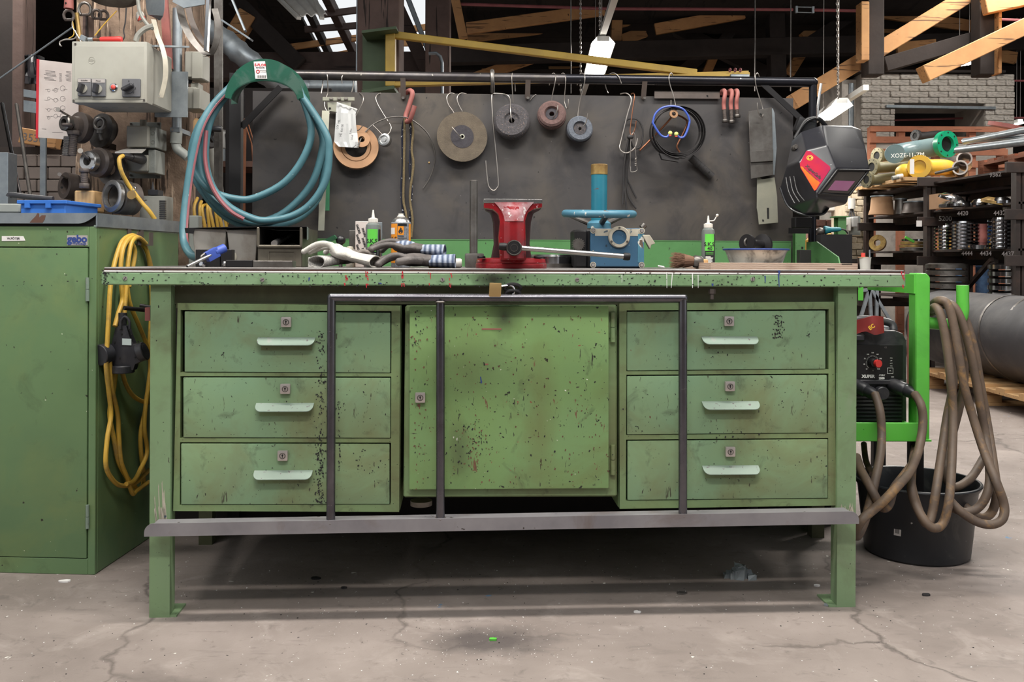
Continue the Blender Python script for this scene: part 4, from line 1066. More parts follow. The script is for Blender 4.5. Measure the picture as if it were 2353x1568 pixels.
# round metal cap
disc('metal_bell', 'small round grey metal cap hanging from a wire hook', 884, 322, 15.5, DS-.045, [(0.02,.006),(.3,.006),(.34,.003),(.6,.003),(.66,.007),(.92,.006),(1,0),(.98,-.008),(.9,-.012),(0.02,-.012)], 'bright_steel', (-.35,-1,.2), cat='cap')
# red bar hook and ropes
wire([(933,216,DS+.006),(939,209,DS-.004),(946,210,DS-.014),(947,220,DS-.018),(939,246,DS-.018),(932,268,DS-.02),(934,279,DS-.03),(941,277,DS-.045),(947,262,DS-.055),(953,243,DS-.06)], 0.0078, 'red_oxide', 'rope_hook', 'thick red oxide hook hanging over the sheet with ropes', 'hook', None, 8, 12)
wire([(822,341,DS-.07),(832,314,DS-.04),(857,287,DS-.03),(889,272,DS-.03),(912,268.5,DS-.03),(931,270,DS-.03),(950,278,DS-.03),(975,298,DS-.025),(991,322,DS-.02),(1000,357,DS-.015),(996,385,DS-.01),(986,412,DS-.008),(972,433,DS-.008)], 0.0023, 'dull_steel', 'steel_cable', 'springy steel cable arching over the red hook', 'cable')
RG = 'ropes on the red hook'
wire([(930,272,DS-.034),(929,330,DS-.02),(928,400,DS-.016),(927,460,DS-.016),(933,492,DS-.02),(938,545,DS-.02)], 0.0038, 'rope_tan', 'rope', 'left strand of the tan rope on the red hook', 'rope', RG)
wire([(943,272,DS-.034),(949,300,DS-.02),(946,345,DS-.016),(950,380,DS-.016),(942,450,DS-.016),(948,505,DS-.02),(945,545,DS-.02)], 0.0038, 'rope_tan', 'rope', 'right strand of the tan rope on the red hook', 'rope', RG)
wire([(930,270,DS-.03),(924,300,DS-.014),(925,380,DS-.01),(922,440,DS-.01),(931,545,DS-.01)], 0.0034, 'rope_dark', 'rope', 'left strand of the dark flecked rope on the red hook', 'rope', RG)
wire([(942,280,DS-.026),(944,320,DS-.012),(941,390,DS-.01),(946,440,DS-.01),(938,545,DS-.01)], 0.0034, 'rope_dark', 'rope', 'right strand of the dark flecked rope on the red hook', 'rope', RG)
# grinding discs
disc('cutting_disc', 'largest grinding disc, thin tan cutting disc on the sheet', 1062, 314, 58, DS-.03, [(.07,0),(1,0),(1,-.0025),(.985,-.003),(1,-.0035),(1,-.006),(.07,-.006)], 'cutoff_disc', (.1,-1,.08), extra=[('centre_label',[(.1,.0001),(.46,.0001),(.46,.0008),(.1,.0008)],'disc_label'),('bore_bush',[(.06,.0002),(.1,.0002),(.1,.0012),(.06,.0012)],'zinc_yellow')])
disc('flap_disc', 'dark grey thick grinding disc beside the long wire hook', 1176, 277, 42, DS-.045, [(.15,.0),(.34,.001),(.44,.006),(.86,.006),(.97,.0),(1,-.006),(1,-.018),(.98,-.024),(.5,-.026),(.15,-.026)], 'flap_disc', (-.12,-1,.2))
disc('grinding_disc', 'reddish small grinding disc on the sheet', 1268, 261, 33.5, DS-.045, [(.18,-.006),(.42,-.005),(.52,.004),(.8,.005),(.94,.0),(.96,-.008),(1,-.010),(1,-.024),(.9,-.028),(.18,-.028)], 'red_disc', (-.08,-1,.22), extra=[('hub_plate',[(.17,-.0045),(.42,-.0045),(.42,-.003),(.17,-.003)],'disc_label')])
disc('grinding_disc', 'small blue-grey grinding disc, rightmost of the discs', 1333, 295, 30, DS-.045, [(.2,-.006),(.48,-.005),(.56,.003),(.9,.003),(1,-.002),(1,-.012),(.2,-.014)], 'blue_disc', (.05,-1,.15), extra=[('backing_disc',[(.3,-.0145),(1.04,-.0145),(1.06,-.018),(1.02,-.022),(.3,-.022)],'disc_label'),('hub_plate',[(.12,-.0055),(.48,-.0048),(.48,-.003),(.12,-.0035)],'flap_disc')])
# dark cords bundle
t = T('cord_bundle', 'bundle of black cords with a wire clip on the large hook', 'cords', None, B)
for i, pts in enumerate(([(1446,318,DS-.04),(1436,360,DS-.03),(1434,410,DS-.02),(1437,450,DS-.02),(1440,484,DS-.02)], [(1448,318,DS-.036),(1441,362,DS-.026),(1440,420,DS-.018),(1446,455,DS-.018),(1462,480,DS-.018)],
        [(1444,322,DS-.04),(1434,380,DS-.028),(1432,440,DS-.02),(1431,470,DS-.02)], [(1450,330,DS-.03),(1440,400,DS-.02),(1450,430,DS-.016),(1463,456,DS-.016)])):
    t.p('cord', MB(B).tube(spl([L(*q) for q in pts],6), 0.0032, 7), M['rubber'])
t.p('cord_loop', MB(B).tube(spl([L(*q) for q in ((1436,322,DS-.02),(1432,292,DS-.015),(1440,276,DS-.012),(1462,274,DS-.012),(1475,290,DS-.012),(1477,312,DS-.014),(1470,338,DS-.018),(1456,340,DS-.024),(1450,325,DS-.03))],6), 0.0028, 7), M['rubber'])
t.p('knot', MB(B).ell(L(1448,315,DS-.042), (.011,.009,.008)), M['rubber'])
t.p('wire_clip', MB(B).tube(spl([L(*q) for q in ((1448,385,DS-.045),(1449,330,DS-.046),(1452,308,DS-.046),(1459,310,DS-.046),(1460,345,DS-.046),(1463,380,DS-.046),(1463,392,DS-.046),(1450,395,DS-.046),(1449,383,DS-.046))],5), 0.0013, 6), M['wire'])
t.p('spring', MB(B).tube([L(1461,362,DS-.047)+V((.003*math.cos(k*.8),.003*math.sin(k*.8),-k*.0007)) for k in range(40)], 0.0011, 5), M['wire'])
t.done()
# coil of flat black band, blue ear band, rod and tube
t = T('band_coil', 'coil of flat black rubber band hanging right of the cords', 'coil', None, B)
c0 = L(1553,306,DS-.04)
for i, (rx, rzz, dx, dz, y0) in enumerate(((62,58,0,0,-.0),(58,55,2,1,-.004),(54,52,-1,2,-.008),(60,60,4,-1,-.012))):
    s_ = S(.7); m = MB(B); rows = [[], []]
    for k in range(49):
        q = 2*math.pi*k/48
        p = c0 + V(((rx*math.cos(q)+dx)*s_, y0, (rzz*math.sin(q)+dz)*s_))
        rows[0].append(p + V((0,-.022,0))); rows[1].append(p + V((0,.006,0)))
    m.grid(rows, (0.001,0,0.0015)); t.p('band_turn', m, M['rubber'])
m = MB(B); m.prism([L(1516,352,DS-.07),L(1560,362,DS-.07),L(1560,372,DS-.07),L(1522,366,DS-.07)], (0,.02,0)); t.p('band_end', m, M['rubber'])
t.done()
t = T('ear_band', 'blue hearing protection band with yellow ear plugs', 'ear protector', None, B)
pts = [(1500,282,DS-.075),(1506,262,DS-.075),(1522,248,DS-.075),(1546,244,DS-.075),(1568,250,DS-.075),(1580,264,DS-.075),(1585,278,DS-.075)]
t.p('band', MB(B).tube(spl([L(*q) for q in pts],6), 0.0034, 8), M['blue_plastic'])
for a_ in (((1499,281),(1510,300),(1520,312),(1532,315),(1538,308)), ((1585,279),(1580,298),(1572,314),(1562,316),(1556,310))):
    t.p('arm', MB(B).tube(spl([L(x_,y_,DS-.078) for x_, y_ in a_],5), 0.0036, 8), M['blue_plastic'])
for px, py in ((1540,306),(1554,308)):
    c = L(px,py,DS-.08); t.p('ear_plug', MB(B).ell(c, (.0068,.0068,.0072)), M['foam_yellow']); t.p('plug_stem', MB(B).cyl(c+V((0,0,-.005)), c+V((0,0,-.0095)), .0042, n=10), M['ear_red'])
t.done()
disc('brown_washer', 'small brown washer on the hook inside the blue band', 1548, 262, 10, DS-.07, [(.48,.002),(1,.002),(1,-.004),(.48,-.004)], 'flange_brown', cat='washer')
wire([(1548,262,DS-.05),(1536,278,DS-.03),(1504,312,DS-.02),(1470,346,DS-.015)], 0.0032, 'copper_wire', 'bent_rod', 'rusty bent rod slanting left behind the black coil', 'rod')
wire([(1552,262,DS-.05),(1572,272,DS-.03),(1579,282,DS-.02),(1570,306,DS-.02),(1556,334,DS-.02),(1558,344,DS-.02),(1562,350,DS-.02)], 0.003, 'copper_wire', 'bent_rod', 'rusty bent rod with a flaking tip inside the black coil', 'rod')
m = MB(B); m.cyl(L(1587,362,DS-.022), L(1636,406,DS-.014), .0128, n=18); tt = T('grip_tube', 'black ribbed grip tube hanging below the black coil', 'tube', None, B); tt.p('grip', m, M['rubber'])
a, b = L(1587,362,DS-.022), L(1636,406,DS-.014); dv = (b-a).normalized()
for k in range(5): tt.p('rib', MB(B).torus(a+(b-a)*(.25+.13*k), dv, .0128, .0008, 18, 5), M['rubber'])
tt.p('hole', MB(B).cyl(a+(b-a)*.82+V((0,-.0126,.002)), a+(b-a)*.82+V((0,-.0134,.002)), .003, n=8), M['keyhole']); tt.done()
t = T('angle_bar', 'short dark angle bar hung along the top of the sheet', 'bar', None, B)
m = MB(B); m.prism([L(1504,226,DS-.012),L(1654,227,DS-.012),L(1654,215,DS-.012),L(1504,213,DS-.012)], (0,.004,0)); t.p('bar_face', m, M['dark_iron'])
m = MB(B); m.prism([L(1504,214,DS-.012),L(1654,216,DS-.012),L(1654,213,DS+.02),L(1504,211,DS+.02)], (0,0,.003)); t.p('bar_flange', m, M['dark_iron'])
t.p('hole', MB(B).cyl(L(1625,221,DS-.0119), L(1625,221,DS-.0126), .0035, n=10), M['keyhole']); t.done()
for i, (px, dx, yb, lab) in enumerate(((1661,4,283,'left of three red threaded hooks on the sheet'),(1677,3,285,'middle of three red threaded hooks on the sheet'),(1690,3,272,'right of three red threaded hooks, with the highest nut'))):
    t = T('threaded_hook', lab, 'hook', 'red threaded hooks', B)
    p = [L(px-3,217,DS+.008), L(px-2,210,DS), L(px+3,208,DS-.012), L(px+5,216,DS-.022), L(px+3,228,DS-.024), L(px+2,240,DS-.02), L(px+3,252,DS-.02)]
    t.p('bent_rod', MB(B).tube(spl(p,6), .0068, 12), M['red_oxide'])
    a, b = L(px+3,250,DS-.02), L(px+dx+1,yb-8,DS-.02); m = MB(B); m.cyl(a, b, .0060, n=12)
    for k in range(9): m.torus(a+(b-a)*((k+.5)/9), (0,0,1), .0060, .0007, 12, 4)
    t.p('thread', m, M['dark_iron'])
    c = L(px+dx+1,yb-5,DS-.02); t.p('nut', MB(B).cyl(c+V((0,0,.005)), c-V((0,0,.005)), .0108, n=6), M['dull_steel'], bevel=0.0008)
    t.done()
# pack of plates
PG = 'flat plates hung at the right of the sheet'
for pts, d_, mt, lab, th in (
    (((1722,256),(1766,251),(1776,249),(1780,260),(1785,340),(1780,402),(1726,408)), DS-.024, 'galv', 'rearmost pale plate of the hung pack', .003),
    (((1740,405),(1752,412),(1780,408),(1786,452),(1788,512),(1744,516),(1741,488),(1739,478)), DS-.03, 'zinc_yellow', 'long slotted pale plate hanging lowest of the pack', .003),
    (((1720,256),(1774,247),(1777,402),(1726,411)), DS-.042, 'dull_steel', 'front grey plate of the hung pack with the hook hole', .004),
    (((1723,348),(1777,343),(1777,370),(1725,373)), DS-.048, 'dull_steel', 'short grey cross plate on the front of the pack', .004)):
    m = MB(B); m.prism([L(x_,y_,d_) for x_, y_ in pts], (0,th,0))
    o = one(m, 'flat_plate', M[mt], lab, 'plate', PG, F=B, bevel=0.0005)
t = T('plate_slot_marks', 'dark slot, round hole and hook hole in the plate pack', 'holes', None, B)
for pts, d_ in ((((1762,478),(1767,478),(1767,503),(1763,503)), DS-.0301),):
    m = MB(B); m.prism([L(x_,y_,d_) for x_, y_ in pts], (0,-.0006,0)); t.p('slot', m, M['keyhole'])
t.p('hole', MB(B).cyl(L(1753,507,DS-.0301), L(1753,507,DS-.0307), .0036, n=12), M['keyhole'])
t.p('hole', MB(B).cyl(L(1747,264,DS-.0421), L(1747,264,DS-.0428), .0052, n=14), M['keyhole'])
t.done()
wire([(1878,272,.60),(1880,240,.60),(1887,192,.60)], .0042, 'bright_steel', 'steel_rod', 'short bright steel rod standing beside the rail corner', 'rod')

# ================================================================= welding helmet
HP = dict(A=(1820,324,.62), A2=(1842,303,.57), T1=(1893,288,.53), T2=(1958,289,.56), T3=(1977,296,.62), R1=(1990,345,.56), R2=(1998,389,.51),
    BR=(1921,388,.41), M1=(1900,334,.44), S1=(1852,345,.46), S2=(1877,446,.39), S3=(1808,382,.57), S4=(1793,432,.60), C1=(1811,474,.58), C2=(1846,493,.54), C3=(1888,493,.51), C4=(1903,479,.54),
    W3=(1950,450,.48), J1=(1877,458,.39), S5=(1834,372,.50), J2=(1944,468,.51), Q1=(1974,312,.74), Q2=(1984,392,.72), Q3=(1936,470,.70), Q0=(1900,300,.74))
def onside_px(px, py, off=0.0):
    a, b, c = (L(*HP[k]) for k in ('S1','BR','S2')); n_ = (b-a).cross(c-a).normalized()
    if n_.y > 0: n_ = -n_
    o = BI @ CAMV; r_ = BROT.to_3x3().inverted() @ ray(px,py)
    return o + r_*(((a-o).dot(n_)+off)/r_.dot(n_)), n_
hk = list(HP); hi = {k: i for i, k in enumerate(hk)}
def hf(*n): return tuple(hi[k] for k in n)
t = T('welding_helmet', 'black welding helmet with red and orange stickers hung on the post', 'helmet', None, B)
m = MB(B)
m.add([L(*HP[k]) if k != 'S5' else onside_px(1834,372)[0] for k in hk], [hf('T1','T2','R1','M1'), hf('T2','T3','R1'), hf('M1','R1','R2','BR'), hf('A2','T1','M1','S1'), hf('A','A2','S1','S3'), hf('S1','M1','BR'), hf('S1','BR','S2','S5'),
    hf('S3','S1','S5'), hf('S3','S5','S2'), hf('S4','S3','S2'), hf('S4','S2','J1','C1'), hf('C1','J1','C2'), hf('J1','C3','C2'), hf('J1','J2','C4','C3'), hf('S2','W3','J2','J1'),
    hf('T3','Q1','Q2','R1'), hf('R1','Q2','R2'), hf('R2','Q2','W3'), hf('W3','Q2','Q3','J2'), hf('J2','Q3','C4'), hf('T2','T1','Q0'), hf('T2','Q0','Q1','T3'), hf('BR','R2','W3','S2')])
t.p('shell', m, M['helmet'], bevel=0.007, seg=3, ang=60)
def onq(pts, off=-.001): return [L(x_,y_,d_+off) for x_, y_, d_ in pts]
# lens frame on the window face
def wpt(u, v_):
    a, b, c, d = (L(*HP[k]) for k in ('BR','R2','W3','S2'))
    return (a*(1-u)+b*u)*(1-v_) + (d*(1-u)+c*u)*v_
nrm = ((wpt(1,0)-wpt(0,0)).cross(wpt(0,1)-wpt(0,0))).normalized()
if nrm.y > 0: nrm = -nrm
def wq(u0,u1,v0,v1,off): return [wpt(u0,v0)+nrm*off, wpt(u1,v0)+nrm*off, wpt(u1,v1)+nrm*off, wpt(u0,v1)+nrm*off]
m = MB(B); m.prism(wq(.1,.92,.1,.93,.0005), nrm*.003); fr_ = t.p('lens_frame', m, M['lens_frame'], bevel=.001)
m = MB(B); m.prism(wq(.2,.8,.45,.82,.0036), nrm*.0008); t.p('lens', m, M['lens_pink'], sub=fr_, label='pink tinted lens')
for (u0,u1,v0,v1) in ((0,1.0,0,.08),(0,1,.94,1),(0,.08,0,1),(.94,1,0,1)):
    m = MB(B); m.prism(wq(u0,u1,v0,v1,.0), nrm*.006); t.p('window_rim', m, M['helmet_dark'], bevel=.0015)
# side sticker on the flat cheek
sn = onside_px(1860,380)[1]
def sp_(pts, off): return [onside_px(x_,y_,off)[0] for x_, y_ in pts]
m = MB(B); m.prism(sp_(((1853,347),(1862,348),(1907,383),(1908,389),(1876,437),(1871,439),(1839,386),(1838,376)), .001), sn*.0012); st = t.p('side_sticker', m, M['sticker_red'], label='red and orange printed sticker')
m = MB(B); m.prism(sp_(((1839,383),(1843,383),(1884,420),(1875,436),(1871,438)), .0024), sn*.0004); t.p('sticker_orange', m, M['sticker_orange'], sub=st)
c = onside_px(1861,363,.0026)[0]
m = MB(B); m.torus(c, sn, .0085, .0011, 18, 5); m.torus(c, sn, .0050, .0014, 18, 5); t.p('logo_mark', m, M['sticker_gold'], sub=st)
xdir = (onside_px(1887,412)[0]-onside_px(1851,380)[0]).normalized()
def onside(px, py, off=.003):
    p = onside_px(px,py,off)[0]; yv = sn.cross(xdir)
    return B @ Matrix(((xdir.x,yv.x,sn.x,p.x),(xdir.y,yv.y,sn.y,p.y),(xdir.z,yv.z,sn.z,p.z),(0,0,0,1)))
t.p('lettering', textmesh('XuperSafe', .0145, onside(1869,395), bold=.0002), M['ink'], sub=st)
t.p('lettering', textmesh('EC-Schweiss-Schutzhelme', .0052, onside(1863,401)), M['ink'], sub=st)
t.p('lettering', textmesh('ETC', .009, onside(1861,363,.0032), bold=.0003), M['sticker_red'], sub=st)
for k in range(3):
    p_ = [L(1806+k*9,408+k*-1,.56-.012*k-.035), L(1812+k*10,440,.52-.015*k-.022), L(1826+k*11,468-k*3,.50-.012*k-.03)]
    t.p('vent_rib', MB(B).tube(spl(p_,6), .0024, 8), M['helmet_dark'])
c = L(1829,340,.56)
m = MB(B); m.cyl(c+V((0,.02,0)), c+V((-.004,-.012,0)), .0095, n=14); m.cyl(c+V((-.004,-.012,0)), c+V((-.006,-.018,0)), .006, n=10); t.p('pivot_knob', m, M['dull_steel'], bevel=.001)
t.p('chin_rim', MB(B).tube(spl([L(*HP['S4']),L(*HP['C1']),L(*HP['C2']),L(*HP['C3']),L(*HP['C4'])],6), .0036, 8), M['helmet'])
for k in range(2):
    p_ = [L(1826,318+k*6,.66), L(1850,282-k*4,.66), L(1880,272+k*2,.66), L(1900,292+k*4,.68)]
    t.p('head_band', MB(B).tube(spl(p_,8), .006, 8), M['helmet_dark'])
t.p('head_pad', MB(B).box(L(1848,292,.68), (.06,.03,.05), Matrix.Rotation(R(20),3,'Y')), M['helmet_dark'], bevel=.008, seg=2)
t.done()

# ================================================================= hose and its holder
t = T('hose_holder', 'dark green plastic hose holder with a white price label', 'hose holder', None, B)
hc = (607, 232)
def arc(rx, ry, d, a0=8, a1=172, n=26, cy=hc[1], cx=hc[0]):
    return [L(cx - rx*math.cos(R(a0+(a1-a0)*k/(n-1))), cy - ry*math.sin(R(a0+(a1-a0)*k/(n-1))), d) for k in range(n)]
fo_, fi_ = arc(91,97,.50,5,175), arc(76,46,.50,5,175)
m = MB(B); m.grid([fo_, fi_], (0,.004,0)); fl_ = t.p('front_flange', m, M['holder_green'])
ro_, ri_ = arc(91,97,.64,0,178,26,240,622), arc(74,60,.64,0,178,26,238,620)
m = MB(B); m.grid([ro_, ri_], (0,.004,0)); t.p('rear_flange', m, M['holder_green'])
m = MB(B); m.grid([fi_, ri_], (0,0,.004)); t.p('saddle', m, M['holder_green'])
lab = t.p('price_label', MB(B).prism([L(583,142,.4985),L(609,141,.4985),L(614,181,.4985),L(587,181,.4985)], (0,-.0008,0)), M['paper_white'], sub=fl_, label='white price label with red lettering')
def lt(tx, px, py, sz, mt, d=.4972, **kw):
    Mx = B @ Matrix.Translation(L(px,py,d)) @ Matrix.Rotation(R(90),4,'X')
    return t.p('lettering', textmesh(tx, sz, Mx, **kw), M[mt], sub=fl_)
lt('E-FLOR', 598, 149.5, .0105, 'ink_red', bold=.0003); lt('Gartenprofis', 598, 155.5, .005, 'ink', bold=.0001)
lt('Schlauchhalter', 605, 162, .0035, 'ink'); lt('aus Kunststoff', 605, 165, .003, 'ink')
m = MB(B); m.torus(L(592.5,164.5,.4972), (0,1,0), .0046, .0012, 16, 5); t.p('hose_symbol', m, M['ink_red'], sub=fl_)
m = MB(B)
for k in range(13):
    x_ = 590.5 + k*1.7; q0, q1 = L(x_,173,.4973), L(x_+.6+(k%3)*.4,179,.4973); m.prism([L(x_,179,.4973), L(x_+.5+(k%3)*.35,179,.4973), L(x_+.5+(k%3)*.35,173,.4973), L(x_,173,.4973)], (0,-.0003,0))
t.p('barcode', m, M['ink'], sub=fl_)
t.done()
t = T('garden_hose', 'coiled teal hose with a red stripe hanging from the green holder', 'hose', None, B)
topL = [(520,214),(540,186),(575,168)]
topR = [(640,168),(672,188),(690,212)]
loops = (
  [(715,294),(701,356),(655.5,418),(587,454.5),(541,457),(490,441),(456,409),(444,375),(448,320),(478,262)],
  [(738,303),(738,356),(713,427),(655.5,487),(598,510),(559,506),(518,487),(483,450),(463,409),(456,349),(470,280)],
  [(747,303),(756,356),(747,418),(713,470),(667,498),(610,507),(575,500),(529,477),(495,441),(476,395),(472,337),(485,272)],
  [(728,280),(748,340),(745,392),(731,454),(690,500),(635,519),(590,524),(545,513),(505,487),(468,443),(448,406),(440,350),(462,282)])
for i, lp in enumerate(loops):
    d0 = .585 - .022*i
    dd = (.57,.60,.545,.62)[i]
    pts = [(x_,y_+i*2,.57) for x_, y_ in topL] + [(605,160+i*3,.565)] + [(x_,y_+i*2,.57) for x_, y_ in topR] + [(x_,y_,dd) for x_, y_ in lp]
    t.p('hose_turn', MB(B).tube(spl([L(*q) for q in pts],5,True), .0112, 12, True), M['hose_teal'])
tail = [(560,178,.56),(522,208,.55),(484,250,.53),(458,300,.51),(441,370,.50),(430,440,.49),(423,505,.47),(422,545,.45),(428,570,.42),(442,588,.36),(462,593,.31)]
TP = spl([L(*q) for q in tail],8)
t.p('hose_tail', MB(B).tube(TP, .0118, 12), M['hose_teal'])
t.p('stripe', MB(B).tube([q+V((.0098,-.0045,0)) for q in TP[10:66]], .0042, 6), M['hose_red'])
st2 = spl([L(*q) for q in ((474,300,.52),(471,360,.52),(480,410,.52),(500,452,.52),(530,486,.52),(560,504,.53))],6)
t.p('stripe', MB(B).tube(st2, .0062, 8), M['hose_red'])
t.done()
# ================================================================= things standing on the bench
def bx_(px, d): return lx(px, d, 608)
def base(px, d): return V((bx_(px, d), d, TOPZ))
def hz(py, d, px=1176): return L(px, py, d).z
def cylpatch(c, r, a0, a1, z0, z1, n=14, th=.0004):
    rows = [[V((c.x+(r)*math.sin(R(a0+(a1-a0)*k/n)), c.y-(r)*math.cos(R(a0+(a1-a0)*k/n)), z)) for k in range(n+1)] for z in (z0, z1)]
    return MB(B).grid(rows)
def cyltext(tx, size, c, r, z, a0=0, F=B, **kw):
    me = textmesh(tx, size, I4, ext=.0001, **kw)
    for v_ in me.vertices:
        an = v_.co.x/r + R(a0); rr2 = r + v_.co.z
        v_.co = V((c.x+rr2*math.sin(an), c.y-rr2*math.cos(an), z+v_.co.y))
    me.transform(F)
    return me
def textlines(t, c, r, z0, z1, n, a0, a1, mt, sub, rnd, name='print_line', w=.0012):
    m = MB(B); 
    for k in range(n):
        z = z1 + (z0-z1)*(k+.5)/n; e = a0+(a1-a0)*rnd.uniform(.55,1)
        m.v, m.f = m.v, m.f
        p = cylpatch(c, r, a0, e, z-w/2, z+w/2, 8); m.add(p.v, p.f)
    t.p(name, m, M[mt], sub=sub)
# ---- storage bins
def bin_plastic(x0, x1, y0, d, dep, label):
    t = T('storage_bin', label, 'bin', 'grey plastic bins', B)
    ax0, ax1, zt = bx_(x0,d), bx_(x1,d), hz(y0,d); tp = .008
    def shell(i, z0, z1):
        return [V((ax0+tp+i,d+tp+i,z0)),V((ax1-tp-i,d+tp+i,z0)),V((ax1-tp-i,d+dep-tp-i,z0)),V((ax0+tp+i,d+dep-tp-i,z0)),V((ax0+i,d+i,z1)),V((ax1-i,d+i,z1)),V((ax1-i,d+dep-i,z1)),V((ax0+i,d+dep-i,z1))]
    o, n_ = shell(0,TOPZ,zt), shell(.003,TOPZ+.003,zt)
    m = MB(B); m.add(o+n_, [(3,2,1,0),(0,1,5,4),(1,2,6,5),(2,3,7,6),(3,0,4,7),(8,9,10,11),(8,12,13,9),(9,13,14,10),(10,14,15,11),(11,15,12,8),(4,5,13,12),(5,6,14,13),(6,7,15,14),(7,4,12,15)])
    t.p('bin_body', m, M['grey_plastic'], bevel=.003)
    m = MB(B); m.bx(ax0-.002,ax1+.002,d-.002,d+.003,zt-.004,zt); t.p('rim', m, M['grey_plastic'], bevel=.001)
    return t
t = bin_plastic(441,519,531,.24,.2,'left grey plastic bin beside the hose tail'); t.done()
t = bin_plastic(521,592,533,.24,.2,'right grey plastic bin with a small worn oval mark'); c = L(539,590,.245); t.p('oval_mark', MB(B).ell(c, (.0055,.001,.011)), M['cream_worn']); t.done()
t = T('metal_bin', 'oily open-fronted metal bin with round stock inside', 'bin', None, B)
d = .22; X0, X1 = bx_(592,d), bx_(694,d); Z1, ZF = hz(526,d), hz(569,d); dp = .26
m = MB(B)
m.bx(X0,X1,d,d+.002,TOPZ,ZF); m.bx(X0,X0+.002,d,d+dp,TOPZ,Z1); m.bx(X1-.002,X1,d,d+dp,TOPZ,Z1); m.bx(X0,X1,d+dp,d+dp+.002,TOPZ,Z1); m.bx(X0,X1,d,d+dp,TOPZ,TOPZ+.002)
t.p('bin_body', m, M['bin_metal'])
m = MB(B); m.bx(X0+.002,X0+.003,d+.01,d+dp,TOPZ+.002,Z1-.002); m.bx(X1-.003,X1-.002,d+.01,d+dp,TOPZ+.002,Z1-.002); m.bx(X0+.003,X1-.003,d+dp-.002,d+dp,TOPZ+.002,Z1); t.p('bin_inner_faces', m, M['bin_inside'])  # inner walls in a darker colour than the outside
m = MB(B); m.bar((X0,d-.003,ZF),(X1,d-.003,ZF),.01,.007); m.bar((X0+.002,d-.003,ZF),(X0+.002,d-.003,Z1),.007,.01,(0,1,0)); m.bar((X1-.002,d-.003,ZF),(X1-.002,d-.003,Z1),.007,.01,(0,1,0)); t.p('rolled_rim', m, M['bin_metal'], bevel=.002)
a, b = L(617,612,d-.001), L(676,578,d-.001)
m = MB(B)
for q0, q1 in (((a.x,b.z),(b.x,b.z)),((a.x,b.z),(a.x,TOPZ+.008)),((b.x,b.z),(b.x,TOPZ+.008))): m.bar((q0[0],d-.001,q0[1]),(q1[0],d-.001,q1[1]),.002,.0025,(0,1,0))
t.p('label_frame', m, M['bin_metal'])
t.done()
one(MB(B).cyl(L(630,560,.215), L(665,540,.42), .0085, n=14), 'round_bar', M['bright_steel'], 'round steel bar poking out of the metal bin', 'bar', F=B)
one(MB(B).lathe(base(672,.33)+V((0,0,.05)), (0,-1,.3), [(0.001,0),(.018,0),(.018,-.012),(.001,-.012)], 24), 'round_blank', M['dull_steel'], 'round blank lying inside the metal bin', 'blank', F=B)
t = T('tin_cover', 'bent dark sheet metal cover lying across the bins', 'cover', None, B)
m = MB(B); zc = Z1+.001
p = [L(424,533,.235), L(590,521.5,.215), L(704,522.5,.215), L(754,541,.42), L(700,524,.46), L(520,524,.46), L(446,528,.42)]
p = [V((bx_(424,.235),.235,Z1-.004)), V((bx_(590,.215),.215,zc)), V((bx_(704,.215),.215,zc)), V((bx_(712,.50),.50,zc)), V((bx_(560,.50),.50,zc)), V((bx_(446,.46),.46,Z1-.002))]
m.prism(p, (0,0,.0015)); t.p('cover_sheet', m, M['black_iron'])
m = MB(B); m.prism([p[2]+V((.001,0,.001)), p[3]+V((.001,0,.001)), p[3]+V((.001,0,-.022)), p[2]+V((.001,0,-.034))], (.0015,0,0)); t.p('side_lip', m, M['lid_metal'])
m = MB(B); m.prism([p[0], p[0]+V((.026,-.003,.0)), p[0]+V((.024,-.003,-.014)), p[0]+V((.002,0,-.012))], (0,.0015,0)); t.p('front_lip', m, M['black_iron'])
t.done()
def block(x0,x1,y0,d,dep,mt,name,label,cat,group=None,bev=.001):
    return one(MB(B).bx(bx_(x0,d),bx_(x1,d),d,d+dep,TOPZ,hz(y0,d)), name, M[mt], label, cat, group, F=B, bevel=bev)
block(449,506,577,.19,.03,'black_iron','steel_block','dark steel block behind the blue air gun','block','dark steel blocks')
block(507,532,577,.185,.035,'black_iron','steel_block','narrow dark steel block right of the air gun','block','dark steel blocks')
block(519,580,601,.10,.05,'black_iron','flat_bar','short black flat bar lying in front of the bins','bar','flat bars in front of the bins')
block(581,672,602,.10,.05,'dull_steel','flat_bar','longer ground grey flat bar lying in front of the bins','bar','flat bars in front of the bins')
one(MB(B).ell(base(518,.1)+V((-.004,.01,.008)), (.007,.007,.008)), 'steel_ball', M['bright_steel'], 'small bright ball end at the left of the flat bars', 'ball', F=B)
# ---- air gun
t = T('air_gun', 'blue compressed-air gun with a steel nozzle lying by the edge', 'air gun', None, B)
a, b = L(430,612.5,.035), L(487,585,.09)
t.p('nozzle', MB(B).cyl(a, b, .0042, n=12), M['bright_steel'])
t.p('nozzle_bore', MB(B).cyl(a+(a-b).normalized()*.0002, a+(a-b).normalized()*.0008, .003, n=10), M['keyhole'])
m = MB(B); dv = (L(517,571,.12)-L(478,590,.09)).normalized()
m.bar(L(474,592,.085), L(500,578,.105), .018, .026, (0,0,1)); t.p('body', m, M['blue_plastic'], bevel=.004, seg=2)
m = MB(B); m.cyl(L(492,581,.10), L(517,570,.12), .0115, n=14); t.p('grip_end', m, M['blue_plastic'], bevel=.0015)
t.p('trigger', MB(B).tube(spl([L(470,596,.08),L(462,590,.075),L(474,581,.085),L(492,572,.1)],5), .0026, 7), M['wire'])
t.p('coupling', MB(B).cyl(L(461,593,.31), L(470,600,.10), .006, n=10), M['dull_steel'])
t.p('bolt', MB(B).cyl(L(462,606,.07), L(468,611,.08), .006, n=6), M['chrome'])
t.done()
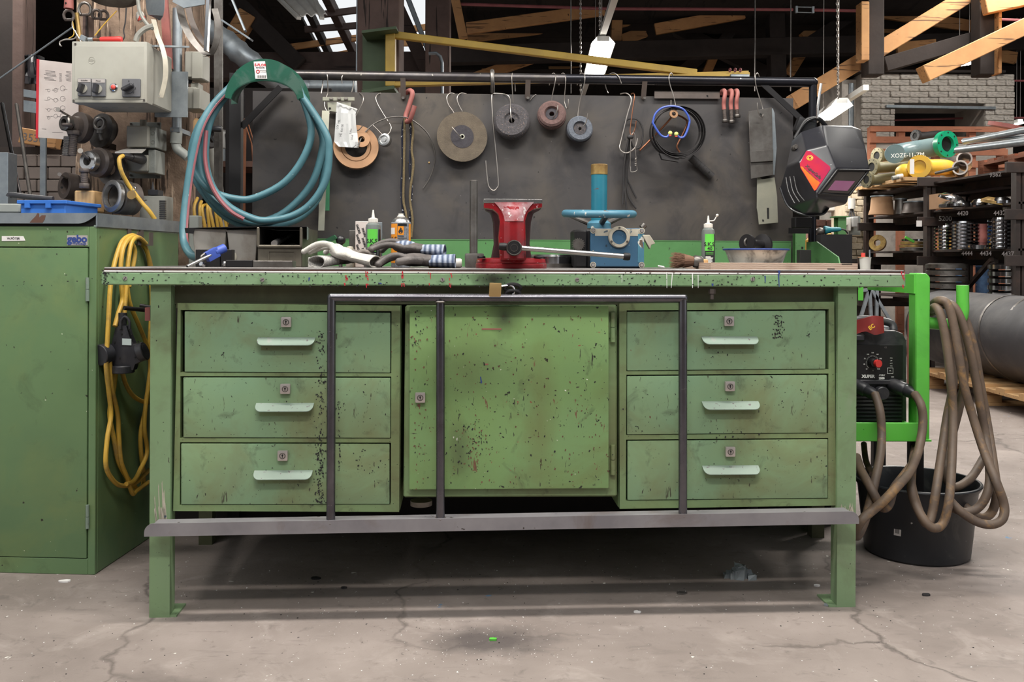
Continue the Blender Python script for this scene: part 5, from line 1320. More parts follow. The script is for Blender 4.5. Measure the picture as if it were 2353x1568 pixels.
# ---- gloves
def glove(name, label, px, d, z, yaw, pitch, sc, mt, cuff_mt, seed, group, curl=.02, mirror=1, knuck=None):
    r_ = random.Random(seed)
    t = T(name, label, 'glove', group, B)
    G = B @ Matrix.Translation(V((bx_(px,d), d, z))) @ Matrix.Rotation(R(yaw),4,'Z') @ Matrix.Rotation(R(-pitch),4,'Y') @ Matrix.Scale(sc,4)
    m = MB(G); m.ell((.105,0,.024), (.055,.046,.02)); m.ell((.07,0,.022), (.035,.038,.018))
    for i in range(4):
        y0 = (-.036+.024*i)*mirror; ln = (.072,.086,.082,.062)[i]*r_.uniform(.8,1.1)
        c_ = curl*r_.uniform(.2,1.7); sp_ = (i-1.5)*.006*mirror+r_.uniform(-.004,.004)
        pts = [(.12,y0,.025),(.15,y0*1.1,.026+c_*.4),(.15+ln*.5,y0*1.15+sp_,.024+c_*.3),(.15+ln,y0*1.2+sp_*2,.014-c_*.1)]
        P = spl(pts,4); m.tube(P, [.0100-.0008*k/len(P) for k in range(len(P))], 10); m.ell(P[-1], (.0104,.0104,.0098), None, 10, 6)
    pts = spl([(.085,.036*mirror,.022),(.11,.058*mirror,.024),(.145,.066*mirror,.018)],4); m.tube(pts, .0122, 10); m.ell(pts[-1], (.0122,)*3, None, 10, 6)
    t.p('hand', m, M[mt], remesh=.0023*sc, relax=1)
    m = MB(G); rows = []
    for j in range(6):
        k = j/5; x = .062-.075*k; ry, rz2 = .036+.008*k, .017+.004*k
        rows.append((x, ry, rz2))
    n = 22; vs, fs = [], []
    for inner in (0,1):
        for x, ry, rz2 in rows:
            for i in range(n):
                q = 2*math.pi*i/n; w = 1+.06*math.sin(3*q+seed)
                vs.append((x, (ry-.003*inner)*math.cos(q)*w, .021+(rz2-.003*inner)*math.sin(q)))
    for inner in (0,1):
        o = inner*6*n
        for j in range(5):
            for i in range(n): fs.append((o+j*n+i, o+j*n+(i+1)%n, o+(j+1)*n+(i+1)%n, o+(j+1)*n+i))
    for i in range(n): fs.append((5*n+i, 5*n+(i+1)%n, 11*n+(i+1)%n, 11*n+i))
    m.add(vs, fs); t.p('cuff', m, M[cuff_mt])
    if knuck:
        m = MB(G); m.ell((.115,0,.032), (.04,.042,.016)); t.p('back_patch', m, M[knuck])
    return t.done()
glove('work_glove', 'white knitted glove with its ribbed cuff towards the bench edge, left one', 735, .07, TOPZ, 48, 4, .74, 'glove_palm', 'glove_knit', 1, 'white gloves', .03)
glove('work_glove', 'white glove lying on top with its cuff open to the right', 852, .06, TOPZ+.002, 160, 11, .74, 'glove_white', 'glove_white', 2, 'white gloves', .035, -1, 'glove_white')
glove('work_glove', 'dark grey work glove lying flat with a blue striped cuff', 1036, .08, TOPZ, 178, 0, .86, 'glove_dark', 'glove_blue', 3, 'dark gloves', .015)
glove('work_glove', 'dark work glove with blue back lying on top of the other', 1012, .14, TOPZ+.028, 174, 3, .80, 'glove_dark', 'glove_blue', 4, 'dark gloves', .03, -1, 'glove_blue')
# ---- ball knob, beige cylinder, sanding sheet
t = T('ball_knob', 'black ball knob behind the white gloves', 'knob', None, B); c = L(783,552,.27)
t.p('ball', MB(B).ell(c, (.0135,)*3), M['helmet_dark']); t.p('stem', MB(B).cyl(V((c.x,c.y,TOPZ)), c, .005, n=10), M['dull_steel']); t.done()
one(MB(B).lathe(base(804,.26), (0,0,1), [(.0095,0),(.011,.004),(.011,.048),(.008,.056),(.001,.057)], 18), 'beige_cap', M['cream_worn'], 'beige rounded cap behind the white gloves', 'cap', F=B)
block(797,812,578,.28,.02,'wood_block','wood_offcut','small wooden offcut behind the white gloves','offcut')
m = MB(B); m.prism([L(731,558,.25),L(768,540,.25),L(775,548,.26),L(738,566,.26)], (0,.012,.0)); one(m, 'sanding_pad', M['flap_green'], 'green sanding pad leaning behind the white gloves', 'pad', F=B)
block(708,722,594,.12,.05,'white_plastic','plastic_block','small white plastic cap left of the white gloves','cap')
block(802,816,532,.36,.008,'dull_steel','metal_plate','small grey plate left of the printed box','plate')
# ---- printed box
t = T('printed_box', 'pale cardboard box with slanted dark lettering behind the bottle', 'box', None, B); d = .30
t.p('carton', MB(B).bx(bx_(816,d),bx_(864,d),d,d+.05,TOPZ,hz(511,d)), M['paper_stained'], bevel=.001)
for i in range(3):
    for j in range(4):
        px = 823+i*13; py = 526+j*23+(i%2)*8
        if px > 850: continue
        Mx = B @ Matrix.Translation(L(px,py,d-.0005)) @ Matrix.Rotation(R(90),4,'X') @ Matrix.Rotation(R(-72),4,'Z')
        t.p('lettering', textmesh('1NORS', .0085, Mx, bold=.0003), M['ink'])
t.done()
block(864,878,513,.33,.006,'galv','metal_plate','upright grey sheet strip right of the green bottle','plate')
# ---- green bottles
def sks(px, d, ytop, ycap, yneck, yfoot, rpx, label, seed):
    t = T('oil_bottle', label, 'bottle', 'green labelled oil bottles', B)
    s_ = S(d); r = rpx*s_; c = base(px,d); zc, zn, zt = hz(ycap,d), hz(yneck,d), hz(ytop,d)
    bt = t.p('bottle_body', MB(B).lathe(c, (0,0,1), [(r*.92,0),(r,.004),(r,zn-TOPZ-.014),(r*.93,zn-TOPZ-.006),(r*.6,zn-TOPZ),(.001,zn-TOPZ)], 28), M['clear_bottle'])
    cp = MB(B); cp.lathe(V((c.x,c.y,zn)), (0,0,1), [(r*.62,0),(r*.64,.002),(r*.6,zc-zn-.002),(r*.35,zc-zn),(.001,zc-zn)], 24)
    for k in range(18):
        q = 2*math.pi*k/18; cp.box((c.x+r*.62*math.cos(q), c.y+r*.62*math.sin(q), zn+(zc-zn)*.45), (.0012,.0012,(zc-zn)*.8))
    cap = t.p('cap', cp, M['white_plastic'])
    t.p('spout', MB(B).lathe(V((c.x,c.y,zc-.001)), (0,0,1), [(r*.24,0),(r*.17,(zt-zc)*.5),(r*.1,(zt-zc)*.96),(.001,zt-zc)], 14), M['white_plastic'], sub=cap)
    zl = zn-.018; zh = TOPZ+.006; zg = zl-(zl-zh)*.52
    lb = t.p('label_green', cylpatch(c, r+.0004, -42, 42, zg, zl), M['label_green'], sub=bt)
    t.p('label_black', cylpatch(c, r+.0004, -42, 42, zh, zg), M['label_dark'], sub=bt)
    t.p('label_side', cylpatch(c, r+.0003, 50, 95, zh, zl), M['label_dark'], sub=bt)
    t.p('lettering', cyltext('S.K.S.', .0155, c, r+.0007, zg+.018, bold=.0004), M['ink'], sub=bt)
    t.p('lettering', cyltext('40', .0145, c, r+.0007, zg+.006, bold=.0004), M['ink'], sub=bt)
    rn = random.Random(seed)
    textlines(t, c, r+.0008, zg-.011, zg-.003, 2, -34, 34, 'label_green', bt, rn)
    textlines(t, c, r+.0008, zh+.008, zg-.015, 11, -36, 36, 'ink_white', bt, rn, w=.0011)
    return t
t = sks(857,.24,484,503,514,606,17,'green labelled oil bottle left of the spray can',1); t.done()
t = sks(1627,.34,492,510,521,604,15.5,'green labelled oil bottle right of the brush, with open flip cap',2)
c = L(1627,508,.34); t.p('flip_cap', MB(B).tube(spl([c, L(1640,507,.34), L(1645,500,.34), L(1648,496,.34)],4), .0016, 6), M['white_plastic']); t.p('flip_plug', MB(B).ell(L(1648,495,.34), (.004,.004,.004)), M['white_plastic']); t.done()
# ---- spray can
t = T('spray_can', 'orange and grey spray can with a flame warning behind the gloves', 'spray can', None, B); d = .30
s_ = S(d); r = 22*s_; c = base(921,d); z1 = hz(514,d)-TOPZ; z2 = hz(503,d)-TOPZ
bd = t.p('can_body', MB(B).lathe(c, (0,0,1), [(r*.95,0),(r,.003),(r,z1-.003),(r*1.03,z1-.001),(r*1.0,z1+.001),(.001,z1+.001)], 32), M['label_grey'])
t.p('dome', MB(B).lathe(c, (0,0,1), [(r*.98,z1),(r*.94,z1+.004),(r*.75,z1+.011),(r*.5,z2+.002),(.001,z2+.003)], 28), M['bright_steel'])
t.p('nozzle', MB(B).lathe(c, (0,0,1), [(r*.42,z2),(r*.42,z2+.005),(r*.28,z2+.007),(r*.27,hz(493,d)-TOPZ),(.001,hz(493,d)-TOPZ)], 14), M['white_plastic'])
t.p('label_orange', cylpatch(c, r+.0004, -100, -18, TOPZ+.012, TOPZ+z1-.003, 18), M['label_orange'], sub=bd)
t.p('label_dark', cylpatch(c, r+.0004, -14, 40, TOPZ+z1-.010, TOPZ+z1-.003, 10), M['label_dark'], sub=bd)
t.p('label_orange', cylpatch(c, r+.0004, 56, 110, TOPZ+.012, TOPZ+z1-.003, 10), M['label_orange'], sub=bd)
t.p('label_white', cylpatch(c, r+.0007, -80, -34, TOPZ+z1-.032, TOPZ+z1-.014, 8), M['paper_white'], sub=bd)
t.p('warning_square', cylpatch(c, r+.0007, -15, 20, TOPZ+z1-.034, TOPZ+z1-.010, 8), M['label_orange'], sub=bd)
fp = [(0,.009),(.003,.005),(.002,.002),(.0045,.003),(.006,-.002),(.0045,-.007),(0,-.009),(-.0045,-.007),(-.006,-.002),(-.004,.001),(-.003,.003)]
m = MB(B); m.add([V((c.x+(r+.001)*math.sin(x_/r+R(2)), c.y-(r+.001)*math.cos(x_/r+R(2)), TOPZ+z1-.022+z_)) for x_, z_ in fp], [tuple(range(len(fp)))]); t.p('flame_mark', m, M['ink'], sub=bd)
t.p('lettering', cyltext('S.K.S.', .0175, c, r+.0008, TOPZ+z1-.046, -52, bold=.0003), M['ink'], sub=bd)
t.p('lettering', cyltext('plus', .0165, c, r+.0008, TOPZ+z1-.064, -50, bold=.0003), M['ink'], sub=bd)
rn = random.Random(8); textlines(t, c, r+.0008, TOPZ+.03, TOPZ+z1-.036, 12, -12, 40, 'ink', bd, rn, w=.0011)
t.done()
# ---- glue tube
t = T('paste_tube', 'white and yellow tube lying behind the dark gloves', 'tube', None, B); a, b = L(985,603,.17), L(1056,601,.17)
a.z = b.z = TOPZ+.0125
t.p('tube_body', MB(B).cyl(a, a+(b-a)*.72, .0125, n=18), M['pipe_yellow']); t.p('tube_band', MB(B).cyl(a+(b-a)*.35, a+(b-a)*.75, .0127, n=18), M['white_plastic']); t.p('tube_cap', MB(B).lathe(a+(b-a)*.75, b-a, [(.0122,0),(.0128,.004),(.0125,.022),(.010,.026),(.001,.0265)], 18), M['white_plastic']); t.done()
# ---- hammer standing on its head
t = T('sledge_hammer', 'hammer standing on its head with a bare steel handle', 'hammer', None, B); d = .30
c = base(1090,d); zt = hz(583,d)
m = MB(B); m.bx(bx_(1068,d),bx_(1112,d),d-.02,d+.02,TOPZ,zt); t.p('head', m, M['dull_steel'], bevel=.006, seg=2)
t.p('handle', MB(B).cyl(V((bx_(1088,d),d,zt-.002)), V((bx_(1088,d),d,hz(415,d))), 9.3*S(d), n=18), M['dull_steel'], bevel=.002); t.done()
# ---- flange ring behind the vise, and bars
t = T('flange_ring', 'bright turned flange ring lying behind the vise', 'ring', None, B); d = .42
c = base(1262,d); r = 52*S(d); zt = hz(585,d)-TOPZ
t.p('ring', MB(B).lathe(c, (0,0,1), [(r*.55,.012),(r,.012),(r,zt-.006),(r*.92,zt),(r*.55,zt)], 40, True), M['chrome'])
t.p('ring_base', MB(B).lathe(c, (0,0,1), [(r*.6,0),(r*1.08,0),(r*1.08,.012),(r*.6,.012)], 40, True), M['dull_steel']); t.done()

# ================================================================= bench vise
t = T('bench_vise', 'red bench vise with worn jaws and a steel handle bar', 'vise', None, B)
d0 = -.005
def pz(pts, d_, dep, mb=None):
    mb = mb or MB(B); return mb.prism([L(x_,y_,d_) for x_, y_ in pts], (0,dep,0))
c = base(1174,.11); rb = 80*S(.03)
m = MB(B); m.lathe(c, (0,0,1), [(.001,0),(rb*.99,0),(rb,.003),(rb,.011),(rb*.98,.0125),(.001,.0125)], 40, sq=(1,1.1)); t.p('swivel_base', m, M['red_paint'])
m = MB(B); m.lathe(c, (0,0,1), [(.001,.013),(rb*.97,.013),(rb*.98,.015),(rb*.96,.024),(rb*.7,.027),(.001,.027)], 40, sq=(1,1.1)); t.p('turntable', m, M['red_paint'])
for px in (1106,1236):
    p = V((bx_(px,.06),.06,TOPZ+.025)); m = MB(B); m.cyl(p, p+V((0,0,.006)), .011, n=6); t.p('clamp_bolt', m, M['black_iron'], bevel=.001)
# moving jaw: column with a flared head
col_ = [(1150,598),(1146,545),(1149,508),(1145,492),(1133,481),(1112,478),(1112,464),(1246,464),(1246,477),(1228,480),(1213,489),(1207,507),(1209,598)]
m = pz(col_, d0, .045); t.p('moving_jaw', m, M['red_paint'], bevel=.003, seg=2)
mj = t.parts[-1][0]
rows = []
for k in range(9):
    q = k/8; y_ = 466+q*128
    wl = 1158+ (0 if q > .35 else -22*((.35-q)/.35)**2); wr = 1204 + (0 if q > .35 else 22*((.35-q)/.35)**2)
    rows.append([L(wl + (wr-wl)*i/8, y_, d0-.002-.012*math.sin(math.pi*i/8)*(1 if q>.1 else .4)) for i in range(9)])
t.p('jaw_rib', MB(B).grid(rows, (0,.008,0)), M['red_paint'], sub=mj)
rows = []
for k in range(5):
    q = k/4*.34; y_ = 465+q*128
    wl = 1160 -24*((.35-q)/.35)**2; wr = 1203 + 24*((.35-q)/.35)**2
    rows.append([L(wl + (wr-wl)*i/8, y_, d0-.0046-.012*math.sin(math.pi*i/8)*(1 if q>.1 else .5)) for i in range(9)])
t.p('worn_patch', MB(B).grid(rows, (0,.002,0)), M['red_worn'], sub=mj, label='bare worn metal where the red paint is gone')
m = MB(B); a, b = L(1111,460,d0), L(1246,460,d0); m.bx(a.x,b.x,d0-.002,d0+.05,a.z-.007,a.z+.003); t.p('jaw_plate', m, M['bright_steel'], bevel=.001)
# fixed jaw and body behind
fx = [(1128,600),(1136,560),(1134,510),(1128,488),(1115,482),(1115,462),(1244,462),(1244,481),(1226,490),(1220,512),(1217,560),(1222,600)]
m = pz(fx, .075, .06); t.p('fixed_jaw', m, M['vise_dark'], bevel=.003)
m = MB(B); a, b = L(1114,460,.075), L(1245,460,.075); m.bx(a.x,b.x,.07,.135,a.z-.012,a.z+.0); t.p('jaw_plate', m, M['dull_steel'], bevel=.001)
t.p('slide_bar', MB(B).bx(lx(1152,.02,560),lx(1206,.02,560),.02,.2,TOPZ+.026,hz(545,.03)), M['vise_dark'], bevel=.002)
t.p('body_foot', MB(B).bx(lx(1150,.02,600),lx(1208,.02,600),-.004,.16,TOPZ+.024,TOPZ+.034), M['vise_dark'])
cs = L(1181,570,-.03)
m = MB(B); m.cyl(V((cs.x,.02,cs.z)), V((cs.x,-.040,cs.z)), 18*S(0), n=28); t.p('spindle_head', m, M['black_iron'], bevel=.002, seg=2)
m = MB(B); m.torus(V((cs.x,-.040,cs.z)), (0,1,0), 16*S(0), .0014, 28, 6); m.torus(V((cs.x,-.040,cs.z)), (0,1,0), 8*S(0), .0006, 28, 6); t.p('spindle_ring', m, M['dull_steel'])
a, b = L(1158,567,-.028), L(1440,590,-.028)
hb = t.p('handle_bar', MB(B).tube([a,b], [.0062,.0062], 16), M['bright_steel'])
for q, dv in ((a,-1),(b,1)):
    u = (b-a).normalized()
    t.p('bar_knob', MB(B).lathe(q-u*.004*1, u*1, [(.001,-.008 if dv<0 else -.004),(.0085,-.008 if dv<0 else -.004),(.0095,0),(.0095,.008),(.008,.012),(.001,.012)], 16), M['black_iron'], sub=hb)
t.done()

# ================================================================= blue valve gearbox with handwheel
t = T('valve_gearbox', 'blue valve gearbox with a handwheel and a teal stem tube', 'gearbox', None, B)
d = .30; s_ = S(d)
x0, x1 = bx_(1357,d), bx_(1480,d); z1 = hz(523,d)
t.p('cover', MB(B).bx(x0,x1,d,d+.02,TOPZ+.003,z1), M['machine_blue'], bevel=.003)
cv = t.parts[-1][0]
t.p('housing', MB(B).bx(x0-.04,x1-.004,d+.02,d+.15,TOPZ,z1-.004), M['black_iron'], bevel=.004)
t.p('side_case', MB(B).bx(bx_(1321,d),x0-.006,d+.01,d+.12,TOPZ,z1-.004), M['black_iron'], bevel=.006)
m = MB(B)
for q in [(x0+.007,z1-.007),(x1-.007,z1-.007),(x0+.007,TOPZ+.009),(x1-.007,TOPZ+.009)]:
    o = t.p('cover_screw', MB(B).cyl((q[0],d+.001,q[1]),(q[0],d-.004,q[1]),.0048,n=10), M['nickel'], sub=cv)
    t.p('screw_recess', MB(B).lathe((q[0],d-.0008,q[1]), (0,-1,0), [(.006,0),(.0085,0),(.0085,.0012),(.006,.0012)], 16, True), M['cream_worn'], sub=cv)
t.p('worn_band', MB(B).bx(x0+.012,x1-.012,d-.0006,d+.001,z1-.022,z1-.002), M['cream_worn'], sub=cv)
t.p('worn_band', MB(B).bx(x1-.018,x1-.0005,d-.0008,d+.001,TOPZ+.016,z1-.016), M['wheel_blue'], sub=cv)
cg = L(1422,545,d)
t.p('sight_ring', MB(B).lathe((cg.x,d-.001,cg.z), (0,-1,0), [(.0205,0),(.0305,0),(.0305,.005),(.028,.008),(.0205,.008)], 32, True), M['cream_worn'], sub=cv)
t.p('sight_plate', MB(B).cyl((cg.x,d,cg.z),(cg.x,d-.004,cg.z),.021,n=28), M['machine_blue'], sub=cv)
for k in range(3):
    q = R(90+120*k); t.p('ring_screw', MB(B).cyl((cg.x+.0255*math.cos(q),d-.008,cg.z+.0255*math.sin(q)),(cg.x+.0255*math.cos(q),d-.0105,cg.z+.0255*math.sin(q)),.003,n=8), M['dull_steel'], sub=cv)
cw = V((bx_(1376,d+.07), d+.07, hz(490,d+.07)))
Rw = 78*S(d+.07)
wh = t.p('wheel_rim', MB(B).torus(cw, (0,-.06,1), Rw, 9*S(d), 48, 12), M['wheel_blue'])
hub = cw + V((0,0,-.03))
t.p('wheel_hub', MB(B).lathe(hub, (0,0,1), [(.001,-.012),(.034,-.012),(.034,.002),(.026,.010),(.001,.010)], 24), M['wheel_blue'])
for k in range(3):
    q = R(-90+120*k+(8 if k==0 else 0)); p = cw + V((Rw*math.cos(q), Rw*math.sin(q), 0)); t.p('spoke', MB(B).tube([hub+V((.02*math.cos(q),.02*math.sin(q),0)), hub*.4+p*.6+V((0,0,-.003)), p], [.009,.008,.007], 10), M['dull_steel'], sub=wh)
t.p('stem_tube', MB(B).cyl(hub, V((cw.x,cw.y,hz(400,d+.07))), 18.5*S(d+.07), n=28), M['teal'])
t.p('stem_cap', MB(B).cyl(V((cw.x,cw.y,hz(401,d+.07))), V((cw.x,cw.y,hz(376,d+.07))), 19.5*S(d+.07), n=28), M['brass_worn'], bevel=.002)
m = MB(B); m.prism([L(1476,540,d-.005),L(1493,540,d-.005),L(1506,560,d-.005),L(1497,563,d-.005),L(1494,573,d-.005)], (0,.018,0)); t.p('lever', m, M['cream_worn'], bevel=.001)
t.p('lever_boss', MB(B).cyl(L(1474,524,d+.04), L(1482,516,d+.04), .009, n=12), M['dull_steel'], bevel=.001)
cg2 = L(1329,562,d)
m = MB(B); m.cyl((cg2.x,d+.012,cg2.z),(cg2.x,d-.004,cg2.z),.016,n=18)
for k in range(18): 
    q = R(20*k); m.box((cg2.x+.016*math.cos(q),d+.002,cg2.z+.016*math.sin(q)), (.004,.014,.002), Matrix.Rotation(-q,3,'Y'))
t.p('worm_gear', m, M['dull_steel'])
t.done()
# ---- brush
t = T('hand_brush', 'worn round bristle brush with a wooden handle lying on the bench', 'brush', None, B); d = .16
a, b = base(1596,d)+V((0,0,.02)), base(1545,d)+V((0,0,.022))
rn = random.Random(4)
m = MB(B)
for k in range(240):
    q = rn.uniform(0,6.28); r0 = .012*math.sqrt(rn.random()); r1 = .026*math.sqrt(rn.random())
    p0 = a+V((0, r0*math.cos(q), r0*math.sin(q)*.9)); p1 = b+V((rn.uniform(-.006,.014), r1*math.cos(q), max(-.02, r1*math.sin(q)*.95)))
    m.tube([p0, p0*.45+p1*.55+V((0,rn.uniform(-.003,.003),rn.uniform(-.002,.003))), p1], .0006, 3)
t.p('bristles', m, M['bristle'], kind='stuff')
t.p('bristle_core', MB(B).lathe(a, b-a, [(.001,0),(.012,0),(.019,.03),(.001,.046)], 14), M['bristle'])
t.p('ferrule', MB(B).lathe(a+V((.0,0,0)), (1,0,-.1), [(.014,-.004),(.0165,.0),(.016,.016),(.012,.022),(.001,.022)], 18), M['dull_steel'])
m = MB(B); m.bx(a.x+.012,a.x+.034,d-.012,d+.012,TOPZ+.004,TOPZ+.026); t.p('handle', m, M['wood_block'], bevel=.003); t.done()
# ---- enamel bowl with machine parts
t = T('enamel_bowl', 'chipped white enamel bowl on the plywood', 'bowl', None, B); d = .40
PLY_Z = hz(600,.10)
c = V((bx_(1737,d), d, TOPZ)); r = 74*S(d)
zb0, zb1 = 0.0, hz(571,d)-TOPZ
t.p('bowl', MB(B).lathe(c, (0,0,1), [(.001,.001),(r*.74,.001),(r*.80,zb1*.25),(r*.93,zb1*.85),(r*1.0,zb1),(r*.98,zb1),(r*.91,zb1*.85),(r*.78,zb1*.25),(r*.72,.004),(.001,.004)], 48), M['enamel'])
t.p('rim', MB(B).torus(c+V((0,0,zb1)), (0,0,1), r*1.0, .0026, 48, 8), M['ink_blue']); t.done()
t = T('spool_part', 'black flanged spool lying in the enamel bowl', 'spool', None, B)
ctr = L(1742,562,d); 
m = MB(B); m.lathe(ctr, (-.75,-.55,.05), [(.001,-.026),(.032,-.026),(.032,-.018),(.014,-.014),(.012,.04),(.014,.044),(.026,.046),(.026,.056),(.001,.056)], 28); t.p('spool', m, M['black_iron'])
t.p('spindle_end', MB(B).cyl(ctr+V((.022,.012,-.004)), ctr+V((.034,.016,-.010)), .008, n=14), M['chrome'])
t.p('eye', MB(B).torus(L(1718,557,d-.03), (.4,-1,.1), .011, .0028, 20, 8), M['dull_steel']); t.done()
# ---- plywood, cups
t = T('plywood_strip', 'strip of raw plywood lying along the right of the bench', 'plywood', None, B)
px0, px1 = bx_(1633,.03), bx_(1971,.03)
for k in range(4):
    t.p('ply', MB(B).bx(px0,px1,.03,.30,TOPZ+k*.0042,TOPZ+(k+1)*.0042-.0003), M['plywood'])
for x0,x1,k in ((1934,1958,3),(1901,1918,0)):
    t.p('gap', MB(B).bx(bx_(x0,.03),bx_(x1,.03),.0296,.0301,TOPZ+k*.0042+.001,TOPZ+(k+1)*.0042-.001), M['keyhole'])
t.done()
t = T('white_cup', 'white plastic cup with a red capped stick near the right end', 'cup', None, B); c = base(1988,.30)
t.p('cup', MB(B).lathe(c, (0,0,1), [(.001,.001),(.0135,0),(.016,.03),(.0172,.0335),(.0145,.0325),(.001,.0325)], 24), M['white_plastic'])
t.p('lid', MB(B).cyl(c+V((-.006,0,.0325)), c+V((-.006,0,.0345)), .014, n=20), M['cardboard']); t.p('cap', MB(B).cyl(c+V((-.006,0,.0345)), c+V((-.006,0,.046)), .0058, n=12), M['ear_red'])
t.p('stick', MB(B).cyl(c+V((.018,.01,0)), c+V((.017,.01,.055)), .0022, n=8), M['galv']); t.done()
one(MB(B).cyl(L(1513,611.5,.1), L(1526,614,.08), .0022, n=8), 'chalk_stub', M['paper_white'], 'tiny white chalk stub left of the brush', 'chalk', F=B)
block(1838,1864,571,.60,.03,'bin_inside','steel_box','dark steel box beside the rail post','box')
one(MB(B).bx(bx_(1827,.66),bx_(1866,.66),.66,.70,hz(520,.66),hz(494,.66)), 'clamp_block', M['black_iron'], 'dark clamp block on the rail post below the helmet', 'block', F=B, bevel=.003)
# ================================================================= left: tool cabinet
def LF(F, px, py, d):
    Fi = F.inverted(); o = Fi @ CAMV; r_ = Fi.to_3x3() @ ray(px, py)
    return o + r_*((d-o.y)/r_.y)
P1 = WZ(218,1322)
C = Matrix.Translation(P1) @ Matrix.Rotation(R(-3.1),4,'Z')
def LC(px, py, d=0.0): return LF(C, px, py, d)
t = T('tool_cabinet', 'tall green tool cabinet with a grey lid at the left edge', 'cabinet', None, C)
zt = LC(222,521).z; XL = -.86; DP = .55
m = MB(C); m.bx(XL,0,0.012,DP,0,zt); t.p('body', m, M['cabinet_green'], bevel=.003)
xd = LC(203,900).x; z0, z1 = LC(100,1281).z, LC(100,570).z
m = MB(C); m.bx(xd,0,0,.014,0,zt); m.bx(XL,xd,0,.014,0,z0-.002); m.bx(XL,xd,0,.014,z1+.003,zt); t.p('front_frame', m, M['cabinet_green'], bevel=.0015)
m = MB(C); m.bx(XL,xd-.003,-.001,.013,z0,z1); dr_ = t.p('door', m, M['cabinet_green'], bevel=.002, seg=2)
for y0, y1 in ((638,692),(1161,1215)):
    a, b = LC(201,y0,-.004), LC(201,y1,-.004); mid = (a+b)/2
    m = MB(C); m.cyl(a, mid+V((0,0,.0005)), .0048, n=12); m.cyl(mid-V((0,0,.0005)), b, .0052, n=12); t.p('hinge', m, M['handle_green'])
a, b = LC(154,564,-.001), LC(201,541,-.001)
m = MB(C); m.bx(a.x,b.x,-.0012,0,a.z,b.z); pl = t.p('maker_plate', m, M['label_silver'])
Mx = C @ Matrix.Translation(((a.x+b.x)/2,-.0014,a.z+(b.z-a.z)*.62)) @ Matrix.Rotation(R(90),4,'X')
t.p('lettering', textmesh('gebo', .0285, Mx, bold=.0012, sx=1.0), M['ink_blue'], sub=pl)
Mx = C @ Matrix.Translation(((a.x+b.x)/2+.006,-.0014,a.z+(b.z-a.z)*.17)) @ Matrix.Rotation(R(90),4,'X')
t.p('lettering', textmesh('Werkzeuge', .0085, Mx, bold=.0002), M['ink_blue'], sub=pl)
a, b = LC(4,554,-.001), LC(58,543,-.001)
m = MB(C); m.prism([V((a.x,-.0002,a.z)),V((b.x,-.0002,a.z+.001)),V((b.x-.006,-.0002,b.z)),V((a.x,-.0002,b.z))], (0,-.0008,0)); pl = t.p('name_strip', m, M['paper_white'])
Mx = C @ Matrix.Translation(((a.x+b.x)/2,-.0013,(a.z+b.z)/2)) @ Matrix.Rotation(R(90),4,'X')
t.p('lettering', textmesh('W,PÖTER', .0085, Mx, bold=.0001), M['ink'], sub=pl)
# lid
zl = LC(221,490).z
m = MB(C); m.bx(XL,.002,-.005,DP+.01,zl-.003,zl); t.p('lid_top', m, M['galv'])
xr_ = .004; zb_ = LC(100,514).z
fl_ = [V((XL,-.006,zl)),V((xr_,-.006,zl))]
for k in range(7):
    q = k/6; fl_.append(V((xr_-.002-.05*q, -.006, zl-.006-(zl-zb_-.006)*math.sin(q*math.pi/2))))
fl_.append(V((XL,-.006,zb_)))
m = MB(C); m.prism(fl_, (0,.003,0)); t.p('lid_lip', m, M['galv'])
m = MB(C); m.bx(.001,.005,-.005,DP+.01,zt+.0,zl); t.p('lid_side', m, M['galv'])
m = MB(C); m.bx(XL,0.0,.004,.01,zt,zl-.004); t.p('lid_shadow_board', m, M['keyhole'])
m = MB(C); m.bx(-.008,.001,0,DP,zt-.004,zt+.004); t.p('top_rim', m, M['handle_green'], bevel=.001)
for d_, y1 in ((.19,545),(.27,557)):
    p = V((.003,d_,zt)); m = MB(C)
    m.bx(-.002,.004,d_-.011,d_+.011,zt-.045,zt+.006); m.bx(.004,.032,d_-.011,d_+.011,zt-.048,zt-.044); m.bx(.03,.034,d_-.011,d_+.011,zt-.048,zt-.008)
    t.p('hook_plate', m, M['dark_iron'])
